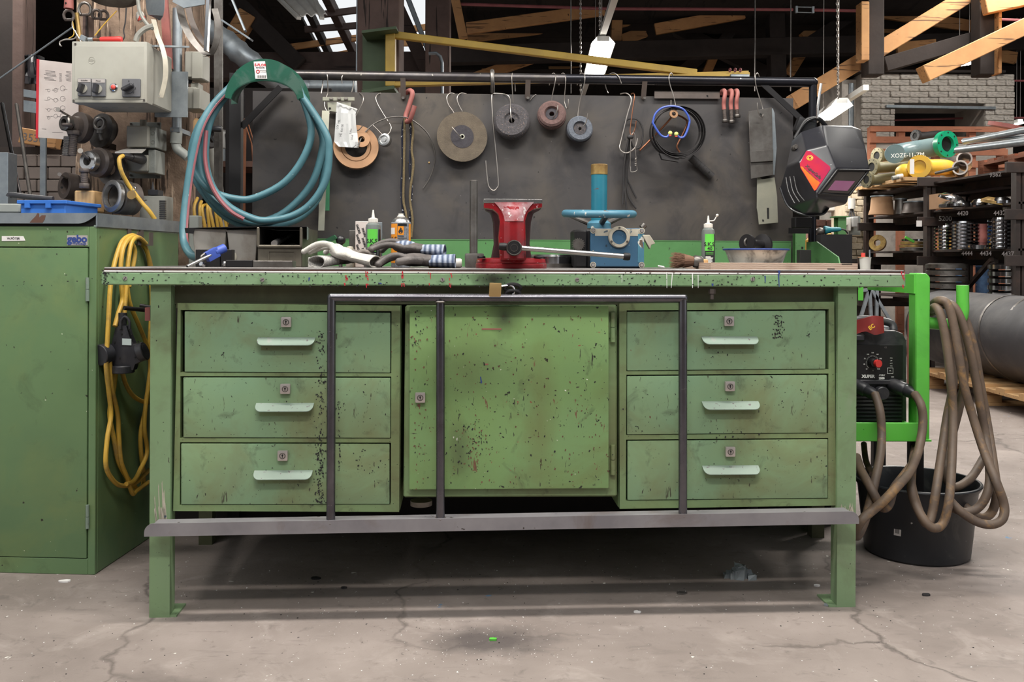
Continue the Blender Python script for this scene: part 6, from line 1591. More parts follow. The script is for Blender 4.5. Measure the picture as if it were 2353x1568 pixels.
# paint-splash stain on the lid lip
m = MB(C); m.prism([LC(*q,-.0062) for q in ((68,512),(74,505),(82,497),(86,490),(90,491),(90,500),(96,495),(105,495),(103,504),(98,512),(84,512))], (0,-.0004,0)); t.p('stain', m, M['shelf_brown'])
t.done()
def wallY(px): return -1.281/((px-1176.5)/2140-.054)
def YC(px, py, off=.035): return W(px, py, wallY(px)-off)
t = T('extension_cable', 'long yellow extension cable hung on the side of the tool cabinet', 'cable')
strands = (
 ([(322,548),(303,541),(283,552),(272,575),(262,610),(254,655),(250,720),(247,780),(244,840),(250,900),(255,955),(247,1005),(243,1060),(249,1088),(268,1112),(288,1117),(312,1110),(336,1088),(343,1080)], .045),
 ([(328,552),(310,544),(294,552),(282,575),(277,620),(279,660),(281,690),(272,720),(264,750)], .07),
 ([(335,560),(318,546),(303,556),(296,590),(291,640),(288,690),(286,720)], .085),
 ([(314,548),(330,560),(341,590),(346,640),(349,700),(344,780),(347,850),(338,920),(324,990),(324,1040),(330,1090),(328,1118)], .03),
 ([(318,552),(338,580),(350,640),(352,760),(346,850)], .02),
 ([(292,660),(299,700),(318,745),(336,790),(345,830),(343,870),(335,930),(332,985),(338,1040),(322,1080),(308,1105),(290,1113)], .06),
 ([(280,852),(290,885),(306,910),(328,923),(346,925)], .03),
 ([(252,830),(257,890),(270,950),(273,1000),(278,1060),(292,1098),(304,1134),(314,1128),(342,1108)], .05),
 ([(268,840),(262,890),(252,950),(262,1010),(272,1060),(290,1095),(312,1122)], .03),
 ([(302,556),(310,580),(304,620),(296,660)], .06))
for pts, off in strands:
    t.p('strand', MB().tube(spl([YC(x_,y_,off) for x_, y_ in pts],6), .0065, 10), M['cable_yellow'])
t.done()
t = T('socket_block', 'black three-way socket block on the yellow cable', 'socket')
ys = 2.60
def sp2(px, py, dy=0): return W(px, py, ys+dy)
m = MB()
body = [(264,754),(274,748),(290,748),(297,772),(306,792),(326,792),(332,812),(326,830),(310,838),(306,852),(258,852),(254,838),(244,838),(232,820),(240,796),(256,790)]
m.prism([sp2(*q) for q in body], (0,.03,0)); t.p('body', m, M['plug_black'], bevel=.004, seg=2)
m = MB(); m.cyl(sp2(281,756,.012), sp2(282,719,.012), .0115, n=16); t.p('cable_gland', m, M['plug_black'])
for a_, b_, r_ in (((250,812,.0),(228,817,-.03),.03),((318,812,.012),(334,806,.012),.027),((282,840,.012),(282,857,.012),.032)):
    a, b = sp2(*a_), sp2(*b_); t.p('socket', MB().cyl(a, b, r_*.95, r_, n=24), M['plug_black'], bevel=.002)
t.p('hanger', MB().tube(spl([sp2(277,756,-.004),sp2(278,738,-.004),sp2(287,728,-.004),sp2(297,738,-.004),sp2(298,756,-.004)],6), .0035, 8), M['plug_black'])
m = MB(); m.prism([sp2(281,793,-.0005),sp2(302,794,-.0005),sp2(302,779,-.0005),sp2(281,778,-.0005)], (0,-.001,0)); t.p('rating_label', m, M['sticker_pale'])
for q in ((281,757),(296,757),(280,768),(302,768),(264,786),(318,786),(276,822),(311,822)): t.p('screw', MB().cyl(sp2(q[0],q[1],.001), sp2(q[0],q[1],-.0015), .0024, n=8), M['keyhole'])
t.done()
t = T('bench_clamp', 'dark rods and a red tag sticking out at the left bench leg', 'clamp')
for a_, b_, r_ in (((285,708,2.52),(344,714,2.58),.006),((322,702,2.6),(346,706,2.6),.005)): t.p('rod', MB().cyl(W(*a_), W(*b_), r_, n=12), M['black_iron'])
m = MB(); a = W(342,722,2.56); m.box(a, (.014,.02,.036)); t.p('tag', m, M['red_oxide']); t.done()

# ================================================================= timber post with electrics
YP = 3.32
t = T('timber_column', 'rough timber column carrying switch boxes and hung parts', 'column')
for x0, x1, dy in ((166,238,.02),(240,352,.0),(354,428,.015)):
    a, b = W(x0,300,YP).x, W(x1,300,YP).x
    m = MB(); m.bx(a,b,YP+dy,YP+.26,0,3.4); t.p('plank', m, M['post_wood'], bevel=.006)
t.done()
def pw(px, py, y_): return W(px, py, y_)
def pbox(mb, x0, x1, y0, y1, Y0, Y1):
    a, b = W(x0,y1,Y0), W(x1,y0,Y0); return mb.bx(a.x,b.x,Y0,Y1,a.z,b.z)
t = T('switch_box', 'grey control box with three rotary switches on the column', 'switch box')
YB = 2.92
m = MB(); pbox(m,164,338,95,236,YB,YB+.05); t.p('cover', m, M['box_grey'], bevel=.006, seg=2); cv = t.parts[-1][0]
m = MB(); pbox(m,171,331,106,228,YB-.001,YB+.01); t.p('cover_panel', m, M['box_grey'], bevel=.001, sub=cv)
m = MB(); a, b = W(164,236,YB), W(338,95,YB); m.bx(a.x+.002,b.x-.002,YB+.05,YB+.22,a.z+.004,b.z-.004); t.p('case', m, M['box_grey'], bevel=.004)
m = MB(); m.bx(b.x-.06,b.x+.05,YB+.22,YB+.228,a.z-.01,b.z-.05); t.p('mount_plate', m, M['galv'])
for px, py in ((173,101),(169,231),(331,230)): t.p('cover_screw', MB().cyl(W(px,py,YB-.003), W(px,py,YB+.002), .0032, n=10), M['dull_steel'], sub=cv)
c = W(211,139,YB-.0012); m = MB(); m.torus(c, (0,1,0), .0105, .0008, 24, 4); t.p('embossed_mark', m, M['box_grey'], sub=cv)
t.p('embossed_mark', textmesh('GGN', .009, Matrix.Translation(c+V((0,-.0006,0))) @ Matrix.Rotation(R(90),4,'X')), M['box_grey'], sub=cv)
def rsw(x0,x1,y0,y1,cx,cy,ang,big=False):
    m = MB(); pbox(m,x0,x1,y0,y1,YB-.008,YB); pl = t.p('switch_plate', m, M['switch_grey'], bevel=.0012)
    if not big:
        m = MB(); pbox(m,x0+1,x1-1,y0+1,y0+9,YB-.0088,YB-.008); t.p('switch_tag', m, M['label_silver'], sub=pl)
        t.p('lettering', textmesh('Schleifen' if x0 < 200 else 'Motor', .006, Matrix.Translation(W((x0+x1)/2,y0+5,YB-.0092)) @ Matrix.Rotation(R(90),4,'X')), M['ink'], sub=pl)
    c = W(cx,cy,YB-.008); rr3 = .0135 if not big else .015
    t.p('dial', MB().cyl(c, c+V((0,-.004,0)), rr3, n=24), M['box_grey'] if not big else M['switch_grey'], sub=pl)
    rt = Matrix.Rotation(R(ang),3,'Y')
    t.p('knob', MB().box(c+V((0,-.016,0)), ((.036 if big else .03),.024,.011), rt), M['plug_black'], sub=pl, bevel=.0025)
    if big:
        for tx, dx, dy in (('0',-2,-16),('1',9,-10),('2',13,0),('3',9,10)):
            t.p('lettering', textmesh(tx, .008, Matrix.Translation(W(cx+dx,cy+dy,YB-.0086)) @ Matrix.Rotation(R(90),4,'X')), M['ink'], sub=pl)
rsw(178,209,180,220,191,204,-70); rsw(210,242,181,221,225,205,-80); rsw(280,322,181,222,298,203,-28,True)
c = W(262,201,YB); t.p('pilot_lamp', MB().lathe(c, (0,-1,0), [(.0125,0),(.0125,.004),(.0105,.006),(.009,.006),(.001,.010)], 24), M['chrome']); t.p('pilot_lens', MB().ell(c+V((0,-.006,0)), (.008,.005,.008)), M['ear_red'])
for px in (242,265,302,327): t.p('knockout', MB().cyl(W(px,247,YB+.12)+V((0,0,0)), W(px,247,YB+.12)-V((0,0,.002)), .010, n=16), M['box_side'])
t.done()
t = T('bar_clamp', 'small clamp with a red handle lying on the switch box', 'clamp')
a, b = W(232,86,YB+.05), W(281,86,YB+.05); zc = W(200,95,YB).z+.0085
def cp(px, dz=0, y_=YB+.012): q = W(px,86,y_); return V((q.x,q.y,zc+dz))
t.p('handle', MB().lathe(cp(231), (1,0,0), [(.001,0),(.0075,0),(.009,.01),(.0095,.04),(.0105,.06),(.009,.067),(.001,.069)], 18), M['knob_red'])
t.p('spindle', MB().cyl(cp(206), cp(232), .0045, n=12), M['copper_wire']); t.p('collar', MB().cyl(cp(203), cp(214), .0065, n=14), M['galv']); t.p('jaw', MB().box(cp(192,.003), (.02,.015,.018), Matrix.Rotation(R(25),3,'Y')), M['galv'], bevel=.002); t.done()
# drawing sheet in a red folder
t = T('drawing_sheet', 'stained technical drawing in a clear red-edged folder', 'drawing')
yq = 3.30
m = MB(); m.prism([W(87,316,yq),W(170,322,yq),W(180,262,yq),W(182,148,yq),W(90,137,yq)], (0,.003,0)); sh_ = t.p('sheet', m, M['paper_stained'])
m = MB(); m.prism([W(82,318,yq-.002),W(87,318,yq-.002),W(90,136,yq-.002),W(84,135,yq-.002)], (0,.006,0)); t.p('folder_spine', m, M['ink_red'])
rn = random.Random(11); m = MB()
def stroke(x0,y0,x1,y1,w=.0009): m.bar(W(x0,y0,yq-.0006), W(x1,y1,yq-.0006), w, .0006, (0,1,0))
for yy in range(162,186,3):
    stroke(100+rn.uniform(0,8), yy, 128+rn.uniform(-6,2), yy+2.4)
    if rn.random() < .8: stroke(136, yy+4, 142, yy+4.5)
    stroke(150+rn.uniform(0,4), yy+2, 163, yy+3)
for yy in (205,228,250,268):
    for k in range(4):
        x0 = 104+k*13+rn.uniform(-3,3); stroke(x0, yy+rn.uniform(-2,2), x0+rn.uniform(5,11), yy+rn.uniform(-1,3))
    for k in range(3):
        m.torus(W(112+k*16, yy+rn.uniform(-2,3), yq-.0006), (0,1,0), .005+.002*k, .0005, 14, 4)
for x0,x1,yy in ((96,106,296),(120,145,304)): stroke(x0,yy,x1,yy+1)
t.p('drawn_lines', m, M['ink_grey'], sub=sh_, kind='stuff')
t.done()
# conduit with elbow and clip
t = T('conduit_pipe', 'grey conduit with an elbow running down the right of the column', 'conduit')
yc2 = 3.22
t.p('pipe', MB().cyl(W(408,20,yc2), W(406,300,yc2), .0165, n=16), M['galv']); t.p('collar', MB().cyl(W(406,300,yc2), W(404,330,yc2), .0195, n=16), M['box_side'])
t.p('elbow', MB().tube(spl([W(404,328,yc2),W(408,342,yc2),W(420,352,yc2),W(432,362,yc2)],5), .016, 12), M['box_side'])
m = MB(); pbox(m,391,412,293,303,yc2-.02,yc2+.09); t.p('clip', m, M['galv']); t.p('clip_screw', MB().cyl(W(396,298,yc2-.02), W(396,298,yc2-.026), .004, n=10), M['dull_steel']); t.done()
t = T('junction_box', 'upper pale junction box right of the conduit', 'junction box', 'junction boxes')
m = MB(); pbox(m,424,461,118,178,3.2,3.3); t.p('box', m, M['box_grey'], bevel=.003); m = MB(); pbox(m,440,465,119,181,3.195,3.21); t.p('lid', m, M['box_grey'], bevel=.002); t.p('gland', MB().cyl(W(434,180,3.25), W(434,192,3.25), .011, n=14), M['plug_black']); t.done()
t = T('junction_box', 'lower pale junction box right of the conduit', 'junction box', 'junction boxes')
m = MB(); pbox(m,420,450,200,250,3.2,3.3); t.p('box', m, M['box_grey'], bevel=.003); m = MB(); pbox(m,443,460,203,250,3.195,3.3); t.p('side', m, M['box_grey'], bevel=.002); m = MB(); pbox(m,438,456,190,206,3.22,3.27); t.p('gland_block', m, M['box_grey'], bevel=.002); t.done()
# socket outlet
t = T('socket_outlet', 'white wall socket with raised flap on the column', 'socket outlet')
m = MB(); pbox(m,297,370,281,410,3.27,3.275); t.p('back_plate', m, M['box_side'], bevel=.002)
m = MB(); pbox(m,290,340,289,338,3.15,3.27); t.p('upper_box', m, M['box_grey'], bevel=.003)
m = MB(); pbox(m,340,358,292,340,3.17,3.27); t.p('upper_side', m, M['box_side'], bevel=.002)
m = MB(); pbox(m,290,340,356,394,3.17,3.27); t.p('lower_box', m, M['box_grey'], bevel=.003)
m = MB(); pbox(m,340,357,344,398,3.18,3.27); t.p('lower_side', m, M['box_side'], bevel=.002)
m = MB(); a, b = W(264,352,3.05), W(326,352,3.05); q, w_ = W(338,342,3.2), W(294,342,3.2)
m.prism([a,b,q,w_], (0,0,.004)); t.p('flap', m, M['white_plastic'])
t.p('gland', MB().cyl(W(329,290,3.2), W(329,276,3.2), .011, n=14), M['box_grey'])
for q in ((301,285),(364,285),(300,403),(361,404)): t.p('plate_screw', MB().cyl(W(q[0],q[1],3.27), W(q[0],q[1],3.265), .004, n=8), M['dull_steel'])
for yy in (306,327,357,380): t.p('knockout', MB().torus(W(352,yy,3.169), (0,1,0), .006, .0006, 14, 4), M['box_side'])
m = MB(); m.cyl(W(326,367,3.16), W(300,361,3.06), .017, .013, n=18); m.cyl(W(300,361,3.06), W(282,358,3.02), .012, .009, n=14); t.p('plug', m, M['plug_black'])
t.done()
t = T('supply_cable', 'yellow cable dropping from the wall socket with a round tag', 'cable')
t.p('cable', MB().tube(spl([W(283,358,3.02),W(274,366,3.0),W(278,392,3.0),W(292,420,3.02),W(306,440,3.03),W(326,466,3.03),W(342,484,3.03),W(356,504,3.04)],6), .0068, 10), M['cable_yellow'])
c = W(302,448,3.0); m = MB(); m.cyl(c+V((0,.002,0)), c-V((0,.001,0)), .0145, n=24); t.p('tag', m, M['brass']); t.p('tag_ring', MB().torus(W(308,434,3.01), (.5,1,0), .007, .0012, 14, 5), M['wire']); t.done()
# ---- hung machine parts
def nail(t, a, b, r=.0035): t.p('nail', MB().cyl(a, b, r, n=10), M['wire']); t.p('nail_head', MB().cyl(a, a+(a-b).normalized()*.003, r*2.1, n=12), M['wire'])
t = T('flange_coupling', 'dark flange coupling with hanging bolts beside the drawing', 'coupling')
c = W(176,292,3.1)
t.p('flange', MB().lathe(c, (-.5,-1,.1), [(.012,-.03),(.05,-.03),(.052,-.02),(.052,-.004),(.036,.0),(.032,.016),(.014,.02)], 32, True), M['dark_iron'])
t.p('rear_flange', MB().lathe(c+V((.04,.06,0)), (-.5,-1,.1), [(.015,-.03),(.06,-.03),(.06,-.015),(.015,-.012)], 32, True), M['dull_steel'])
t.p('hub', MB().lathe(c+V((-.012,-.03,.006)), (-.5,-1,.1), [(.013,0),(.026,0),(.026,.016),(.022,.02),(.013,.02)], 24, True), M['dull_steel'])
for dx, z0, z1, mm in ((0,309,358,'dark_iron'),(-14,314,358,'dull_steel')):
    a, b = W(170+dx,z0,3.06), W(166+dx,z1,3.06); m = MB(); m.cyl(a,b,.0125,n=14)
    for k in range(12): m.torus(a+(b-a)*((k+.5)/12), b-a, .0125, .001, 14, 4)
    t.p('bolt', m, M[mm]); 
    if dx == 0: t.p('nut', MB().cyl(a+V((0,0,.012)), a-V((0,0,.002)), .021, n=6), M['dark_iron'], bevel=.001)
t.p('nut', MB().cyl(W(155,284,3.02), W(155,290,3.02), .018, n=6), M['dark_iron'], bevel=.001)
nail(t, W(134,252,2.98), W(168,272,3.1)); t.done()
t = T('eye_bolt', 'shiny eye bolt hung on the column beside the flange coupling', 'bolt'); c = W(229,285,3.1)
t.p('eye', MB().torus(c, (-.2,-1,.15), .019, .0065, 28, 10), M['dull_steel']); t.p('collar', MB().cyl(c-V((0,0,.022)), c-V((0,0,.032)), .012, n=16), M['dull_steel']); t.p('shank', MB().cyl(c-V((0,0,.032)), c+V((.006,0,-.054)), .006, n=10), M['dull_steel']); t.done()
t = T('roller_disc', 'dark disc and fork hung behind the eye bolt', 'disc'); c = W(238,298,3.2)
t.p('disc', MB().lathe(c, (-.35,-1,.1), [(.012,0),(.045,0),(.045,-.02),(.012,-.02)], 28, True), M['dark_iron']); m = MB(); pbox(m,227,250,328,341,3.18,3.24); t.p('fork', m, M['dark_iron']); t.done()
t = T('hub_coupling', 'bright faced hub coupling with a hanging bolt on a nail', 'coupling'); c = W(202,370,3.08)
t.p('hub', MB().lathe(c, (-.35,-1,.05), [(.016,-.02),(.033,-.02),(.034,.0),(.031,.004),(.016,.004)], 32, True), M['bright_steel'])
t.p('flange', MB().lathe(c+V((.012,.03,0)), (-.35,-1,.05), [(.016,-.03),(.05,-.03),(.05,-.008),(.042,0),(.016,0)], 32, True), M['dark_iron'])
t.p('side_disc', MB().lathe(c+V((.045,.07,-.02)), (-.35,-1,.05), [(.02,-.016),(.055,-.016),(.055,0),(.02,0)], 32, True), M['dull_steel'])
a, b = W(194,392,3.05), W(194,430,3.05); m = MB(); m.cyl(a,b,.0115,n=12)
for k in range(9): m.torus(a+(b-a)*((k+.5)/9), b-a, .0115, .001, 12, 4)
t.p('bolt', m, M['dark_iron']); t.p('bolt_head', MB().cyl(b+V((0,0,.012)), b-V((0,0,.004)), .017, n=6), M['dark_iron'], bevel=.001); t.p('nut', MB().cyl(a+V((0,0,.006)), a-V((0,0,.006)), .018, n=6), M['dark_iron'], bevel=.001)
nail(t, W(185,347,2.96), W(207,369,3.1), .004); t.done()
t = T('slotted_collar', 'dark double collar with holes hung at the left of the column', 'collar'); c = W(158,428,3.22)
for k in range(2): t.p('ring', MB().lathe(c+V((k*.022,k*.035,-.005*k)), (-.8,-1,.1), [(.03,-.016),(.046,-.016),(.046,.016),(.03,.016)], 32, True), M['dark_iron'])
t.p('hole', MB().cyl(W(142,431,3.16), W(142,431,3.165), .004, n=10), M['keyhole']); nail(t, W(137,401,3.05), W(155,410,3.2), .003); t.done()
t = T('bearing_stack', 'bright ringed bearing sleeve lying on the cabinet lid', 'bearing'); zlid = (C @ V((0,0,zl))).z
c = W(252,450,3.02); ax = V((-.62,-1,.08)).normalized()
for k, (r_, w_, mm) in enumerate(((.053,.014,'bright_steel'),(.056,.022,'dull_steel'),(.056,.022,'dull_steel'),(.054,.024,'dark_iron'))):
    o_ = c - ax*(.02*k+.004); t.p('ring', MB().lathe(o_, ax, [(.036,-w_),(r_,-w_),(r_,-.002),(r_-.004,0),(.038,0)], 36, True), M[mm])
t.done()
m = MB(); pbox(m,170,216,438,487,3.06,3.14); one(m, 'wood_block', M['wood_block'], 'pale round-grained wood block on the cabinet lid', 'block', bevel=.004)
t = T('oil_can', 'grey ribbed oil canister behind the yellow cable', 'canister'); m = MB(); pbox(m,320,379,450,510,3.12,3.2); t.p('can', m, M['gas_bottle'], bevel=.006, seg=2)
m = MB(); pbox(m,339,363,436,449,3.13,3.18); t.p('cap', m, M['plug_black'], bevel=.002); t.p('spout', MB().cyl(W(351,437,3.15), W(351,418,3.15), .006, .001, n=10), M['plug_black'])
for k in range(10): 
    m = MB(); pbox(m,366,379,461+k*4.4,463+k*4.4,3.118,3.13); t.p('rib', m, M['plug_black'])
t.done()
# ---- things high on the column
t = T('curved_sheet', 'pale curved metal strip bent beside the column top', 'sheet'); 
m = MB(); m.grid([[W(334,-6,3.1),W(336,20,3.1),W(340,34,3.1),W(355,36,3.1),W(362,44,3.1)],[W(378,-6,3.05),W(377,20,3.05),W(374,36,3.05),W(368,46,3.05),W(363,46,3.05)]], (0,.004,0)); t.p('strip', m, M['galv']); t.done()
m = MB(); m.prism([W(376,158,3.18),W(396,158,3.18),W(384,-6,3.18),W(368,-6,3.18)], (0,.012,0)); one(m, 'rusty_strip', M['red_oxide'], 'long rusty brown metal strip screwed to the column', 'strip')
t = T('bent_trim', 'cream bent trim strip curving past the switch box', 'strip'); m = MB(); P = [W(347,44,2.98),W(356,80,2.98),W(366,105,2.97),W(374,140,2.96),(W(374,180,2.96)),W(364,224,2.96)]
sp3 = spl(P,5); rows = [[q for q in sp3],[q+V((.014,.004,0)) for q in sp3]]; m.grid(rows, (0,.003,0)); t.p('trim', m, M['cream_worn']); t.done()
m = MB(); m.bar(W(350,106,2.96), W(430,108,3.1), .02, .006); one(m, 'shelf_edge', M['galv'], 'thin pale shelf edge beside the switch box', 'shelf')
one(MB().lathe(W(250,-22,2.98), (.05,-.35,-1), [(.001,0),(.075,0),(.075,.012),(.02,.014),(.001,.014)], 40), 'steel_disc', M['dull_steel'], 'lower large grey steel disc at the top of the column', 'disc', 'steel discs at the column top')
one(MB().lathe(W(262,-24,3.06), (.05,-.35,-1), [(.001,0),(.085,0),(.085,.012),(.001,.012)], 40), 'steel_disc', M['dull_steel'], 'rear large grey steel disc at the top of the column', 'disc', 'steel discs at the column top')
t = T('red_sleeve', 'red tube sleeve with a hole at the top left', 'sleeve'); a, b = W(159,-12,2.95), W(158,20,2.95)
t.p('tube', MB().lathe(a, b-a, [(.0105,0),(.0135,0),(.0145,(b-a).length),(.012,(b-a).length)], 20, True), M['red_oxide']); t.p('hole', MB().cyl(W(151,7,2.936), W(151,7,2.934), .003, n=10), M['keyhole']); t.done()
for i, (px, py, y_, rr3, lab) in enumerate(((158,36,2.98,.014,'leftmost dark shackle hung under the red sleeve'),(195,22,3.02,.018,'dark lifting shackle beside the red sleeve'),(222,34,3.05,.013,'left of two hanging dark shackles under the discs'),(238,36,3.07,.013,'right of two hanging dark shackles under the discs'))):
    t = T('shackle', lab, 'shackle', 'dark shackles at the column top'); c = W(px,py,y_)
    t.p('bow', MB().tube([c+V((rr3*math.cos(q)*1.0, .004*math.cos(q), rr3*1.25*math.sin(q))) for q in [R(-50+28*k) for k in range(11)]], .0048, 8), M['dull_steel' if i==1 else 'dark_iron'])
    t.p('pin', MB().cyl(c+V((-rr3*.9,0,-rr3*.95)), c+V((rr3*.9,0,-rr3*.95)), .0042, n=8), M['dark_iron']); t.done()
CG = 'loose wires at the column top'
for pts, r_, mt, lab in (([(168,40),(166,60),(176,78),(186,96),(188,102)],.0018,'wire','thin bare wire hanging in front of the switch box corner'),([(172,70),(176,82),(168,90),(150,91),(138,96),(138,104),(142,106)],.0022,'wire','pale curled wire hooking left of the switch box'),([(166,45),(170,70),(168,82),(158,88)],.0016,'cable_yellow','thin yellow wire above the switch box corner'),([(268,25),(240,55),(218,82)],.0018,'cable_yellow','yellow-green wire slanting down behind the clamp'),([(290,18),(288,50),(284,70),(286,84),(280,95)],.0022,'rubber','black wire running down behind the red handle'),([(316,-5),(322,30),(340,58),(352,66)],.006,'gas_bottle','grey cable sweeping over the rusty strip'),([(312,95),(318,80),(334,66),(352,60)],.009,'gas_bottle','thick grey conduit stub above the switch box')):
    one(MB().tube(spl([W(x_,y_,2.98) for x_, y_ in pts],6), r_, 7), 'loose_wire', M[mt], lab, 'wire', CG)
one(MB().cyl(W(176,30,3.0), W(184,95,3.0), .007, n=12), 'brass_rod', M['brass_worn'], 'thin brown rod standing above the switch box corner', 'rod')
m = MB(); pbox(m,190,200,35,94,3.05,3.1); one(m, 'narrow_board', M['beam_brown'], 'narrow brown board behind the clamp on the switch box', 'board')
t = T('toggle_knob', 'white and red knob on the column above the switch box', 'knob'); c = W(322,38,3.12); t.p('knob', MB().ell(c, (.014,.014,.02)), M['white_plastic']); t.p('band', MB().cyl(c+V((.002,0,-.002)), c+V((.006,0,-.014)), .0135, n=16), M['ear_red']); t.done()
# steel bands and angle bracket
t = T('curved_bands', 'bent steel bands hanging beside the upright angle iron', 'bands')
for k, (pts, w_, mm) in enumerate((([(404,12),(412,50),(432,90),(456,118),(468,126)],.02,'dull_steel'),([(424,10),(432,45),(448,80),(466,104)],.016,'dark_iron'),([(486,20),(494,60),(488,100),(476,126),(466,130)],.018,'dull_steel'))):
    P = spl([W(x_,y_,3.0+.03*k) for x_, y_ in pts],6); m = MB(); m.grid([P,[q+V((w_,.01,.004)) for q in P]], (0,.004,0)); t.p('band', m, M[mm])
m = MB(); m.prism([W(396,4,2.96),W(422,18,2.96),W(470,10,2.96),W(470,-8,2.96),W(400,-8,2.96)], (0,.006,0)); t.p('end_plate', m, M['galv'])
m = MB(); m.bar(W(480,-5,2.95), W(474,118,2.95), .01, .02, (0,1,0)); t.p('bar', m, M['chrome']); t.done()
t = T('angle_bracket', 'upright steel angle iron with a triangular gusset', 'bracket')
m = MB(); m.bar(W(500,-20,3.4), W(500,640,3.4), .02, .02, (0,1,0)); m.bar(W(508,-20,3.38), W(508,640,3.38), .012, .008, (0,1,0)); t.p('upright', m, M['dull_steel'])
m = MB(); m.bar(W(512,48,3.36), W(578,92,3.3), .006, .02, (0,1,0)); t.p('arm', m, M['galv']); m = MB(); m.bar(W(530,-10,3.36), W(564,72,3.32), .006, .016, (0,1,0)); t.p('strut', m, M['galv']); t.done()
# black grinding wheels on the column side
for (px,py,rr4,nn,lab) in ((448,305,.062,3,'upper stack of black rubber wheels right of the column'),(420,468,.078,4,'lower stack of black rubber wheels behind the hose')):
    t = T('wheel_stack', lab, 'wheels', 'stacked rubber wheels'); c = W(px,py,3.5)
    for k in range(nn): t.p('wheel', MB().lathe(c+V((.028*k,-.01*k,0)), (1,-.45,0), [(.02,-.012),(rr4*.9,-.012),(rr4,-.006),(rr4,.006),(rr4*.9,.012),(.02,.012)], 32, True), M['rubber'])
    t.done()
one(MB().lathe(W(452,300,3.42), (1,-.6,0), [(.001,0),(.045,0),(.04,.01),(.001,.012)], 28), 'grinding_wheel_face', M['wood_block'], 'tan grinding wheel face beside the upper rubber wheels', 'wheel')
t = T('crank_handle', 'black crank handle sticking out behind the hose', 'handle'); t.p('grip', MB().lathe(W(486,296,3.3), (1,0,0), [(.001,0),(.008,0),(.0105,.006),(.0115,.03),(.009,.036),(.001,.037)], 16), M['plug_black']); t.p('crank', MB().bar(W(478,308,3.32), W(490,326,3.34), .012, .01), M['black_iron']); t.done()
# ---- far left: wall, posts, bars
t = T('wall_block', None, None, None, I4, 'structure'); t.n = 'wall_front_left'
a, b = W(40,345,4.3), W(300,520,4.3)
m = MB(); m.bx(-2.9,-1.5,4.34,4.5,0,a.z+.02); t.p('mortar_bed', m, M['mortar_dark'])
rn = random.Random(2); rowh = .058; zz = a.z - 6*rowh
mesh_b = None
for j in range(7):
    z = a.z-.02 - j*rowh; x = -2.75 + (j%2)*.05
    while x < -1.55:
        m = MB(); m.bx(x+.003,x+.107,4.3+rn.uniform(0,.008),4.36,z-rowh+.004,z); t.p('block', m, M['block_grey'], bevel=.003); x += .11
t.done()
Mx = Matrix.Translation(W(76,318,4.238)) @ Matrix.Rotation(R(90),4,'X') @ Matrix.Rotation(R(-8),4,'Z')
t = T('marked_board', 'orange board with pencilled figures under the drawing', 'board'); t.p('board', MB().bar(W(52,312,4.27), W(135,326,4.27), .06, .07), M['new_timber'], bevel=.003); t.p('lettering', textmesh('3530', .05, Mx), M['ink_grey']); t.done()
one(MB().bar(W(100,316,4.0), V((W(100,456,4.0).x,4.0,0)), .024, .012, (0,1,0)), 'pale_batten', M['galv'], 'pale blue-white upright batten below the drawing', 'batten')
for (x0,y0,x1,y1,lab,mt) in ((5,238,46,452,'left bright round bar leaning at the far left','chrome'),(38,240,70,452,'right dull round bar leaning at the far left','dull_steel')):
    one(MB().cyl(W(x0,y0,3.5), W(x1,y1,3.2), .0065, n=12), 'leaning_bar', M[mt], lab, 'bar', 'bars leaning at the far left')
one(MB().tube([W(0,180,3.9), W(168,62,3.9)], .004, 8), 'stay_rod', M['galv'], 'thin pale rod slanting across the upper left', 'rod')
for (y0,y1,lab) in ((205,222,'upper pale blue plank behind the drawing'),(230,256,'lower pale blue plank behind the drawing')):
    m = MB(); m.prism([W(54,y1,4.5),W(110,y1+8,4.5),W(110,y0+8,4.5),W(54,y0,4.5)], (0,.03,0)); one(m, 'blue_plank', M['galv'], lab, 'plank', 'pale blue planks')
m = MB(); rn = random.Random(9)
rows = [[W(56+i*7+rn.uniform(-2,2), 128+j*16+rn.uniform(-3,3), 4.6+rn.uniform(-.05,.05)) for i in range(7)] for j in range(5)]
m.grid(rows, (0,.02,0)); one(m, 'tarpaulin', M['plug_black'], 'crumpled dark green tarpaulin behind the drawing', 'tarpaulin')
t = T('plastic_crate', 'bright blue plastic crate on the cabinet lid', 'crate', None, C)
yk = .26; x0, x1 = LC(47,475,yk).x, LC(150,475,yk).x; z0 = zl; z1 = LC(90,463,yk).z
m = MB(C); m.bx(x0,x1,yk,yk+.2,z0,z1); t.p('crate_body', m, M['crate_blue'], bevel=.003)
m = MB(C); m.bx(x0-.008,x1+.008,yk-.008,yk+.208,z1-.008,z1+.003); t.p('crate_rim', m, M['crate_blue'], bevel=.002)
for px in (64,112): 
    q = LC(px,472,yk-.004).x; m = MB(C); m.bx(q-.008,q+.008,yk-.009,yk,z1-.02,z1); t.p('rib', m, M['crate_blue'])
t.done()
one(MB().tube(spl([W(20,452,3.0),W(26,448,3.0),W(60,452,3.0),W(122,458,3.0)],5), .009, 12), 'black_tube', M['plug_black'], 'bent black tube lying above the blue crate', 'tube')
m = MB(); pbox(m,-40,45,468,489,2.9,3.0); one(m, 'grey_case', M['box_side'], 'low grey case at the far left on the cabinet lid', 'case', bevel=.004)
m = MB(); pbox(m,-20,18,350,470,3.1,3.16); one(m, 'sheet_offcut', M['galv'], 'grey metal panel standing at the far left edge', 'panel', bevel=.002)
m = MB(); m.bx(W(384,500,3.0).x, W(408,500,3.0).x, 3.2, 3.24, 0, 1.02); one(m, 'grey_tray', M['box_side'], 'pale grey box behind the cabinet beside the hose', 'box', bevel=.003)
